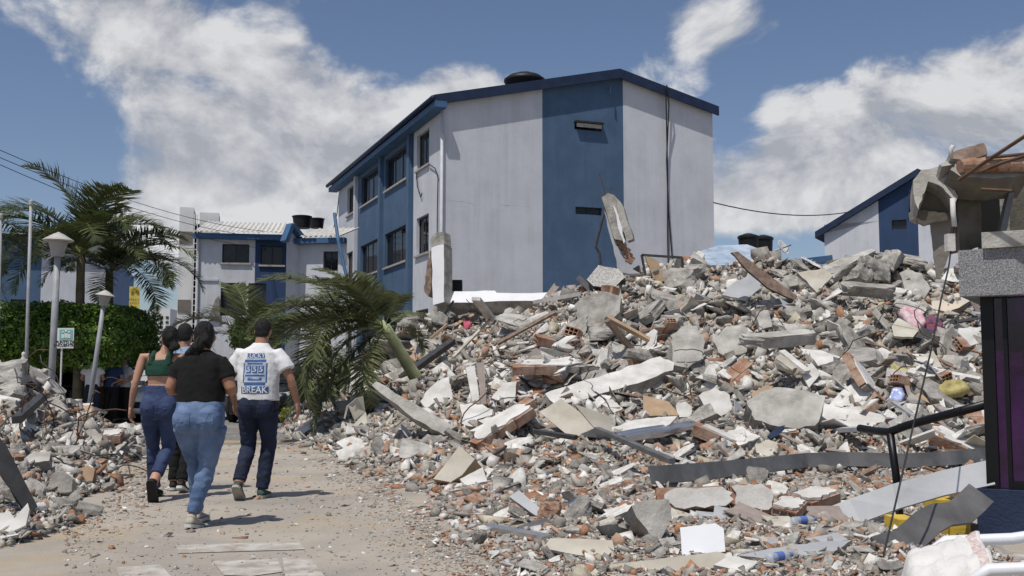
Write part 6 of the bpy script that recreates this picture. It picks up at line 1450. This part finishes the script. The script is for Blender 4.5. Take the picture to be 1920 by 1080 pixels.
panel('grey_sheet','wide pale grey sheet lying flat in the foreground debris','sheet',[(1382,1041),(1486,1021),(1598,1012),(1566,1033),(1460,1049)],(0,-.3,.95),.025,M_gpaint,M_conc,1,.06,'wide grey sheet')
panel('grey_sheet','smaller grey sheet behind the wide grey sheet','sheet',[(1508,1010),(1570,998),(1590,1012),(1540,1020)],(0,-.4,.9),.02,M_gpaint,M_conc,.8,.07,'smaller grey sheet')
panel('pale_board','pale board lying behind the handrail post','board',[(1690,903),(1834,876),(1853,887),(1727,917)],(0,-.35,.95),.03,M_cream,None,.6,.05,'pale board by handrail')
beam2('aluminium_strip','bright aluminium strip on the ground at the edge of the debris','strip',(914,994),(1028,1016),.07,.05,M_alum,'bright ground strip',lift=.02)
beam2('dark_strip','short dark strip above the bright ground strip','strip',(975,1002),(1028,985),.08,.03,M_zinc,'short dark strip',lift=.03)
o = bent_sheet('metal_fascia','long pale metal fascia slanting from debris up to the booth','metal sheet',[(1545,990),(1600,968),(1675,941),(1760,917),(1856,896)],.22,M_gpaint,'long pale fascia',.02,up=(0,-.75,.6),ds=[8.6,8.6,8.5,8.3,8.1])
panel('metal_flap','grey flap hanging under the long pale fascia','metal sheet',[(1597,1010),(1608,984),(1678,960),(1640,988)],(0,-1,.2),.015,M_gpaint,None,.3,.0,'grey flap',d=8.45)
bent_sheet('bent_gutter','wavy grey gutter strip in front of the yellow kerb blocks','gutter',[(1650,1040),(1700,1022),(1735,990),(1760,976),(1795,972),(1815,955),(1835,935)],.2,M_zinc,'wavy gutter',.02,up=(.3,-.6,.8),ds=[7.0,7.2,7.4,7.5,7.6,7.7,7.8])
M_pet = mat('clear_plastic',(.55,.62,.68),.12,.1,5,spec=.6,alpha=.5); M_petb = mat('blue_label',(.10,.16,.42),.4,.1,5)
def bottle(label,px,py,yaw):
    p = hitp(px,py); t = thing('plastic_bottle',label,'bottle',p+Vector((0,0,.06)),yaw); t.rotation_euler = (0,R(88),yaw); t.scale = (.8,.8,.8); b = MB(); b.lathe([(.028,0),(.033,.01),(.033,.07),(.029,.085),(.033,.10),(.033,.16),(.013,.205),(.013,.22)],14); b.build('bottle_body',M_pet,t,smooth=True)
    MB().lathe([(.0345,.075),(.0345,.14)],14).build('wrapper',M_petb,t); MB().lathe([(.016,.215),(.016,.235)],12).build('cap',M_petb,t)
bottle('crushed clear bottle with blue wrapper beside the hollow bricks',1485,992,.2); bottle('clear bottle with blue wrapper at the bottom edge of the debris',1440,1066,.5)
# broken plastic chair at the left foot
bc = thing('broken_chair','broken beige plastic chair lying on its side at the left foot of the heap','chair',hitp(680,800)); BO = bc.location; bd = BO.y-.1
def bpan(nm,pts,th): W = [P(x,y,bd+dd)-BO for x,y,dd in pts]; MB().poly(W,th).build(nm,M_cream,bc)
bpan('backrest',[(652,760,0),(668,746,0),(680,743,.1),(684,772,.1),(664,788,0)],.03); bpan('seat',[(660,800,-.2),(684,774,.05),(697,800,.0),(690,812,-.2)],.03)
for a,b in (((657,804),(700,824)),((652,760),(646,785)),((697,800),(703,812))): MB().bar(P(*a,bd-.1)-BO,P(*b,bd-.1)-BO,.035,.03).build('leg',M_cream,bc)
# ---- low heap, distinct pieces
panel('black_plate','black steel plate leaning at the edge of the low heap','metal plate',[(-30,790),(12,835),(71,950),(53,967),(-5,880),(-40,840)],(.5,-.8,.2),.06,M_dmetal,M_black,.3,.3,'black steel plate')
panel('concrete_chunk','angular concrete chunk low on the road side of the low heap','concrete',[(88,915),(97,888),(118,882),(137,897),(134,922),(105,924)],(.1,-.85,.4),.25,M_conc,M_conc2,1.5,.2,'angular chunk of the low heap')
panel('brown_carton','torn brown carton right of the angular chunk','carton',[(141,880),(165,872),(178,880),(172,905),(150,898)],(.2,-.85,.4),.12,M_woodl,M_brick,1,.15,'brown carton')
panel('flat_slab','flat grey slab in the middle of the low heap','slab',[(45,860),(60,848),(96,846),(92,864),(52,868)],N_l,.12,M_conc2,M_conc,1,.2,'flat grey slab')
panel('tilted_slab','grey slab tilted at the right end of the low heap','slab',[(155,808),(178,804),(192,818),(186,838),(166,826)],N_s,.16,M_conc2,M_conc,1.5,.2,'tilted slab of the low heap')
panel('tilted_slab','broad grey slab on the upper part of the low heap','slab',[(82,750),(104,743),(127,768),(112,778),(96,768)],N_s,.12,M_conc2,M_conc,1.5,.25,'upper broad slab')
for i,(x,y,w,lab) in enumerate(((12,715,.5,'pale boulder-like lump at the picture edge of the low heap'),(62,704,.42,'concrete lump on top of the low heap below the statue'),(82,706,.38,'second concrete lump on top of the low heap beside the lamp post'),(20,750,.45,'rounded lump below the pale boulder-like lump'))):
    me = rough_box(620+i,(1,.8,.7),5,4,.07); me.materials.append(M_conc2); o = link('concrete_lump',me,None,hitp(x,y+8)+Vector((0,-.1,.12)),label=lab,category='concrete'); o.scale = (w,w,w); o.rotation_euler = (.3,.2*i,i); HEROES.append((' '.join(lab.split()[:3]),o.location.copy()))
beam2('white_batten','white batten sticking out of the low heap toward the road','batten',(136,771),(210,786),.05,.06,M_plas,'white batten',lift=.15)
beam2('grey_beam','dark grey beam slanting across the low heap','beam',(49,828),(95,778),.10,.08,M_dmetal,'dark slanting beam',lift=.25)
panel('fibreglass_shell','white moulded shell fragment at the front of the low heap','shell',[(-8,965),(18,958),(30,975),(52,943),(55,955),(48,985),(20,998),(-10,992)],(.1,-.7,.6),.03,M_plas,None,.5,.15,'white moulded shell')
beam2('white_board','narrow white board on the ground in front of the low heap','board',(-5,1017),(92,994),.09,.03,M_plas,'narrow white board',lift=.02)
beam2('wood_strip','thin wooden strip on the road right of the low heap','strip',(188,890),(250,893),.05,.02,M_woodl,'thin wood strip',lift=.01)
laid_fragment('small stack of hollow bricks at the road side tip of the low heap',212,835,1,2,90,(0,-.2,1),R(10),.9,'small brick stack',.12)
st = thing('statue','small white statue standing behind the top of the low heap','statue',P(43,700,15.2)); sb_ = MB(); sb_.lathe([(.055,0),(.06,.02),(.04,.06),(.05,.14),(.042,.2),(.02,.235),(.028,.26),(.026,.29),(.0,.31)],14); sb_.build('figure',M_plas,st,smooth=True); MB().cbox((0,0,-.12),(.16,.16,.24)).build('plinth',M_conc2,st)

# ================================================================ guard booth ruin, handrail, chair
M_peb = mat('pebbledash_render',(.25,.255,.265),.95,.3,95,1.0,120,col2=(.46,.46,.47),detail=2); M_navy = mat('navy_render',(.022,.035,.075),.85,.15,4,.5,40)
M_frame = mat('black_door_frame',(.006,.006,.007),.4,.2,5); M_purple = mat('purple_tinted_glass',(.010,.002,.018),.05,.2,3,.1,2,spec=.5,col2=(.05,.010,.075))
bo = thing('guard_booth','wrecked guard booth with purple glass door and torn roof slab','booth',(P(1850,1000,8).x,8,0)); BO = Vector(bo.location)
FD = Vector((.86,-.51,0)).normalized(); MBo = frame_M(Vector((0,0,0)),FD)
def q7(px,py): s,z = on_plane(BO,FD,px,py); return s,z
zt_ = q7(1850,917)[1]; xr = 2.2
MB().box((q7(1832,950)[0],-.02,0),(xr,1.6,zt_),0,MBo).build('base_wall',M_navy,bo)
zl = q7(1848,556)[1]; zh = q7(1848,470)[1]
for a,b in ((1845,1869),(1886,1894)): MB().box((q7(a,800)[0],.03,zt_),(q7(b,800)[0],.12,zl),0,MBo).build('door_post',M_frame,bo)
MB().box((q7(1894,800)[0],.04,zt_),(xr,.11,zt_+.06),0,MBo).build('door_rail',M_frame,bo); MB().box((q7(1869,800)[0]+.002,.07,zt_+.004),(q7(1886,800)[0]-.002,.08,zl),0,MBo).build('side_pane',M_purple,bo); MB().box((q7(1894,800)[0]+.002,.07,zt_+.061),(xr,.08,zl),0,MBo).build('glass_door',M_purple,bo)
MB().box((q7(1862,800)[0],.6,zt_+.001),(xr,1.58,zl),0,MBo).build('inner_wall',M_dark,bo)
MB().box((q7(1812,800)[0],-.12,zl),(xr,1.8,zh),0,MBo).build('lintel_band',M_peb,bo)
cpb = MB(); cpb.box((q7(1846,460)[0],-.16,zh+.002),(xr,.4,zh+.12),0,MBo); cpb.build('coping',M_conc2,bo)
def b3(px,py,d): return P(px,py,d)-BO
# torn slab, column stub and roof over the band
def bpoly(nm,pts,th,mt,ms,d,n=(.15,-1,.1),jag=2.0):
    n = Vector(n).normalized(); c = P(pts[0][0],pts[0][1],d); q = jagged(pts,jag,int(pts[0][0]+pts[0][1]),7); W = [ray_plane(x,y,c,n)-BO for x,y in q]
    if sum((W[i].cross(W[(i+1)%len(W)])).dot(n) for i in range(len(W))) < 0: W.reverse()
    return MB().poly(W,th,0,1).build(nm,[mt,ms],bo)
M_shadec = mat('shaded_render',(.13,.115,.09),.95,.25,4,.6,20)  # brown render darkened so its colour carries the shade inside the ruin
bpoly('torn_slab',[(1712,338),(1728,318),(1760,312),(1775,316),(1796,368),(1792,378),(1768,352),(1740,340),(1722,392),(1716,380)],.25,M_conc2,M_conc,8.2,(-.25,-1,.4))
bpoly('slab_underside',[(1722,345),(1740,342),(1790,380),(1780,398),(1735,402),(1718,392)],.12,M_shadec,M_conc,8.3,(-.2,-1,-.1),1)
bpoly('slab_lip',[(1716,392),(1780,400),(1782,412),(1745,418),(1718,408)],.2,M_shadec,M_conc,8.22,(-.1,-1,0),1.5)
bpoly('hanging_wall_piece',[(1744,415),(1795,408),(1782,470),(1764,522),(1756,520),(1750,480)],.06,mat('brownish_render',(.24,.22,.19),.95,.15,3,.5,20),M_conc,8.3,(-.35,-1,0),1.2)
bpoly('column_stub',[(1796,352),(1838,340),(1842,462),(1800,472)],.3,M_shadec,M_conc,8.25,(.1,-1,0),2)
bpoly('column_stub',[(1762,312),(1800,322),(1800,470),(1797,400)],.25,M_conc,M_conc,8.4,(.1,-1,0),2)
bpoly('recess_shade_sheet',[(1836,330),(1935,320),(1935,455),(1840,466)],.05,M_dark,M_dark,8.9,(.1,-1,0),0)  # flat near-black sheet painted in as the shade of the opening
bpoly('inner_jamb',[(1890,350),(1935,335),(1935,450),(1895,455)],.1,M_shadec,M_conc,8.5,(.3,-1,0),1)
bpoly('leaning_batten',[(1892,362),(1902,360),(1885,446),(1872,448)],.05,M_zinc,M_zinc,8.1,(.1,-1,0),.3)
bpoly('roof_slab',[(1782,318),(1792,305),(1840,300),(1930,306),(1930,330),(1870,335),(1800,330)],.25,M_conc,M_shadec,8.0,(0,-.8,.5),2.5)
bpoly('roof_scrap',[(1779,290),(1800,280),(1845,268),(1852,288),(1830,297),(1782,297)],.3,M_wood,M_conc,8.1,(0,-.8,.5),2)
bpoly('grey_scrap',[(1761,308),(1775,302),(1790,300),(1788,308),(1766,312)],.2,M_conc2,M_conc,8.1,(0,-.6,.7),1)
rt = MB(); 
for k in range(6):
    a = b3(1800+k*22,312-k*.5,7.95); rt.tube([a,a+Vector((.12,.02,.015))],[.05,.06],12)
rt.build('clay_roof_tile',M_brick,bo)
pr = MB(); pr.tube([b3(1783,296,8.0),b3(1783,280,8.0),b3(1786,275,8.0),b3(1789,277,8.0)],.018,8); pr.build('vent_pipe',M_plas,bo,smooth=True)
for a in (((1798,338,7.8),(1850,302,7.6),(1930,250,7.3)),((1840,322,7.8),(1880,305,7.7),(1930,290,7.6)),((1850,296,7.9),(1930,288,7.9)),((1840,355,7.9),(1897,358,7.8))):
    rb = MB(); rb.tube([b3(*p) for p in a],.014,6); rb.build('bent_rod',M_rust,bo)
cv = MB(); cv.tube([b3(1786,372,8.0),b3(1787,400,8.0),b3(1790,425,8.0)],.02,8); cv.build('conduit',M_plas,bo,smooth=True)
MB().cbox(b3(1781,455,8.0),(.06,.06,.13)).build('junction_box',M_plas,bo)
MB().tube([b3(1788,425,8.0),b3(1784,440,8.0),b3(1782,452,8.0)],.012,6).build('flex',M_black,bo)
hc_ = MB(); hc_.tube([P(x,y,d) for x,y,d in ((1783,470,8.0),(1778,505,7.9),(1765,560,7.8),(1745,660,7.5),(1712,800,7.0),(1680,940,6.7),(1656,1045,6.45))],.0065,5); tag(hc_.build('hanging_cable',M_black),'long thin black cable hanging from the booth ruin down to the debris','cable')
# handrail
hrl = thing('handrail','black tubular handrail running from the debris to the booth','handrail',(P(1688,975,8.75).x,8.75,0)); HO = hrl.location
MB().tube([P(x,y,d)-HO for x,y,d in ((1612,803,9.3),(1640,808,9.1),(1668,810,8.8),(1700,798,8.7),(1770,779,8.4),(1850,758,8.05))],.034,10).build('rail',M_frame,hrl,smooth=True)
MB().tube([P(1669,812,8.8)-HO,P(1680,890,8.78)-HO,(0,0,0)],.032,10).build('post',M_frame,hrl,smooth=True)
# yellow and black kerb blocks
for i,(x0,x1,yb,h,lab) in enumerate(((1758,1822,969,.14,'yellow painted kerb block behind the wavy gutter'),(1686,1740,1014,.15,'yellow painted kerb block nearest the handrail post'),(1782,1836,1014,.12,'yellow painted kerb block under the navy booth wall'))):
    a = G(x0,yb); b = G(x1,yb); t = thing('kerb_block',lab,'kerb',(a.x,a.y,0)); w = b.x-a.x; MB().box((0,0,0),(w*.72,.3,h)).build('painted_face',M_kerby,t); MB().box((w*.72+.001,0.004,0),(w,.296,h-.003)).build('black_end',M_dmetal,t)
# white plastic chair with a towel
def chair():
    t = thing('plastic_chair','white plastic armchair in the near corner with a towel on it','chair',(1.72,3.66,0),R(-100)); M_pl = mat('white_plastic',(.66,.67,.69),.35,.03,3,spec=.45)
    s = MB(); n = 8; vs_ = []
    for j in range(n+1):
        for i in range(n+1):
            x = -.23+.46*i/n; y = -.22+.44*j/n; vs_.append((x,y,.42-.025*math.cos((i/n-.5)*3)-.02*(j/n)))
    s.add(vs_,[(j*(n+1)+i,j*(n+1)+i+1,(j+1)*(n+1)+i+1,(j+1)*(n+1)+i) for j in range(n) for i in range(n)]); so_ = s.build('seat',M_pl,t,smooth=True); so_.modifiers.new('s','SOLIDIFY').thickness = .02
    for sx in (-1,1):
        for sy in (-1,1): MB().tube([(sx*.24,sy*.22,.42),(sx*.27,sy*.26,0)],[.03,.022],8).build('leg',M_pl,t,smooth=True)
        MB().tube([(sx*.27,-.27,.40),(sx*.29,-.26,.53),(sx*.295,-.18,.585),(sx*.295,.05,.60),(sx*.27,.23,.64),(sx*.22,.29,.76)],[.016,.018,.021,.021,.019,.017],10).build('armrest',M_pl,t,smooth=True)
    fr_ = MB(); fr_.tube([(-.22,.23,.40),(-.235,.27,.62),(-.2,.31,.80),(-.1,.33,.86),(.1,.33,.86),(.2,.31,.80),(.235,.27,.62),(.22,.23,.40)],.024,10); fr = fr_.build('backrest',M_pl,t,smooth=True)
    for k in range(9):
        x = -.18+.045*k; MB().bar((x,.24,.44),(x*.95,.325,.85-.09*abs(k-4)/4),.022,.010,0,(0,1,0)).build('slat',M_pl,fr)
    for k in range(8):
        z = .48+.045*k; MB().bar((-.19,.25+.2*(z-.44),z),(.19,.25+.2*(z-.44),z),.012,.014,0,(0,0,1)).build('cross_slat',M_pl,fr)
    return t
chair()
def towel():
    mb = MB(); n = 26; vs_ = []; m2 = mat('white_towel',(.64,.63,.60),.95,.05,8,.4,60); ms = mat('red_stripe',(.50,.34,.31),.95,.1,70,.2,60,col2=(.64,.60,.57))
    A_,B_,C_,D_ = P(1690,1040,3.8),P(1835,1006,3.85),P(1868,1066,3.45),P(1700,1105,3.4)
    for j in range(n+1):
        for i in range(n+1):
            p = A_.lerp(B_,i/n).lerp(D_.lerp(C_,i/n),j/n); nn = mnoise.noise(Vector((i*.22,j*.2,1)))*.020+mnoise.noise(Vector((i*.5,j*.15,7)))*.008
            e = max(0,.12-i/n)*.8+max(0,j/n-.75)*.4; vs_.append(p+Vector((0,0,nn-e)))
    fs = []; mi = []
    for j in range(n):
        for i in range(n): fs.append((j*(n+1)+i,j*(n+1)+i+1,(j+1)*(n+1)+i+1,(j+1)*(n+1)+i)); mi.append(1 if n-5 < i < n-1 else 0)
    mb.add(vs_,fs); mb.m = mi; o = mb.build('towel',[m2,ms],smooth=True); o.modifiers.new('s','SOLIDIFY').thickness = .012; tag(o,'white towel with reddish striped border thrown over the plastic chair','towel')
towel()
# ================================================================ labels of the many pieces: kind, size rank and nearest landmark
def inside(p, poly):
    c = False; n = len(poly)
    for i in range(n):
        (x0,y0),(x1,y1) = poly[i], poly[i-1]
        if (y0 > p[1]) != (y1 > p[1]) and p[0] < (x1-x0)*(p[1]-y0)/(y1-y0)+x0: c = not c
    return c
def clear_around():
    # a heap piece lying right on one of the distinct pieces is left out
    global PIECES
    keep = []
    for o,s in PIECES:
        p = o.matrix_world.translation-Vector((0,0,CAMH)); c, s_ = math.cos(PITCH), math.sin(PITCH)
        fw_ = p.y*c+p.z*s_; up = -p.y*s_+p.z*c; x, y = 960+FPX*p.x/fw_, 540-FPX*up/fw_; rpx = s/p.y*FPX*.45; hit_ = False
        if s > .12:
            for poly in POLYS:
                cxp = sum(a for a,b in poly)/len(poly); cyp = sum(b for a,b in poly)/len(poly)
                if inside((x,y),poly) or math.hypot(x-cxp,y-cyp) < rpx*1.15 or any(math.hypot(x-a,y-b) < rpx*.55 for a,b in poly) or inside((x,y-rpx*.6),poly): hit_ = True; break
            for (a,b) in SEGS:
                ax, ay = b[0]-a[0], b[1]-a[1]; t = max(0,min(1,((x-a[0])*ax+(y-a[1])*ay)/(ax*ax+ay*ay)))
                if math.hypot(x-a[0]-t*ax,y-a[1]-t*ay) < rpx*.8+6: hit_ = True; break
        if hit_:
            for ch in list(o.children): bpy.data.objects.remove(ch)
            bpy.data.objects.remove(o)
        else: keep.append((o,s))
    PIECES = keep
bpy.context.view_layer.update(); clear_around()
def relabel():
    kinds = {'concrete_chunk':'grey concrete lump','plaster_chunk':'white plaster piece','brick_chunk':'orange brick piece','broken_board':'thin broken board','broken_plank':'narrow strip','wall_fragment':'hollow brick fragment','bent_rebar':'thin curling rod'}
    ordn = ['largest','second largest','third largest','fourth largest','fifth largest','sixth largest','seventh largest','eighth largest','ninth largest','tenth largest','eleventh largest','twelfth largest','thirteenth largest','fourteenth largest']
    buckets = {}
    for o,s in PIECES:
        p = o.matrix_world.translation; sh, hp = min(HEROES, key=lambda h: (h[1]-p).length)
        pa = (p.x/p.y, p.z/p.y-CAMH/p.y); ha = (hp.x/hp.y, hp.z/hp.y-CAMH/hp.y); dx, dy = pa[0]-ha[0], pa[1]-ha[1]
        rel = ('just right of' if dx > 0 else 'just left of') if abs(dx) > abs(dy) else ('just above' if dy > 0 else 'just below')
        buckets.setdefault((o.name.split('.')[0],sh,rel),[]).append((s,o))
    for o in COL.objects:
        if o.name.startswith('bent_rebar') and o.type == 'MESH':
            p = Vector(o.data.vertices[len(o.data.vertices)//2].co); sh, hp = min(HEROES, key=lambda h: (h[1]-p).length)
            buckets.setdefault(('bent_rebar',sh,'beside'),[]).append((max(o.dimensions),o))
    for (k,sh,rel),L_ in buckets.items():
        L_.sort(key=lambda a: -a[0])
        for i,(s,o) in enumerate(L_):
            pre = '' if len(L_) == 1 else (ordn[i]+' ' if i < len(ordn) else 'small ')
            o['label'] = ' '.join((pre+kinds[k]+' '+rel+' the '+sh).split()[:16])
relabel()
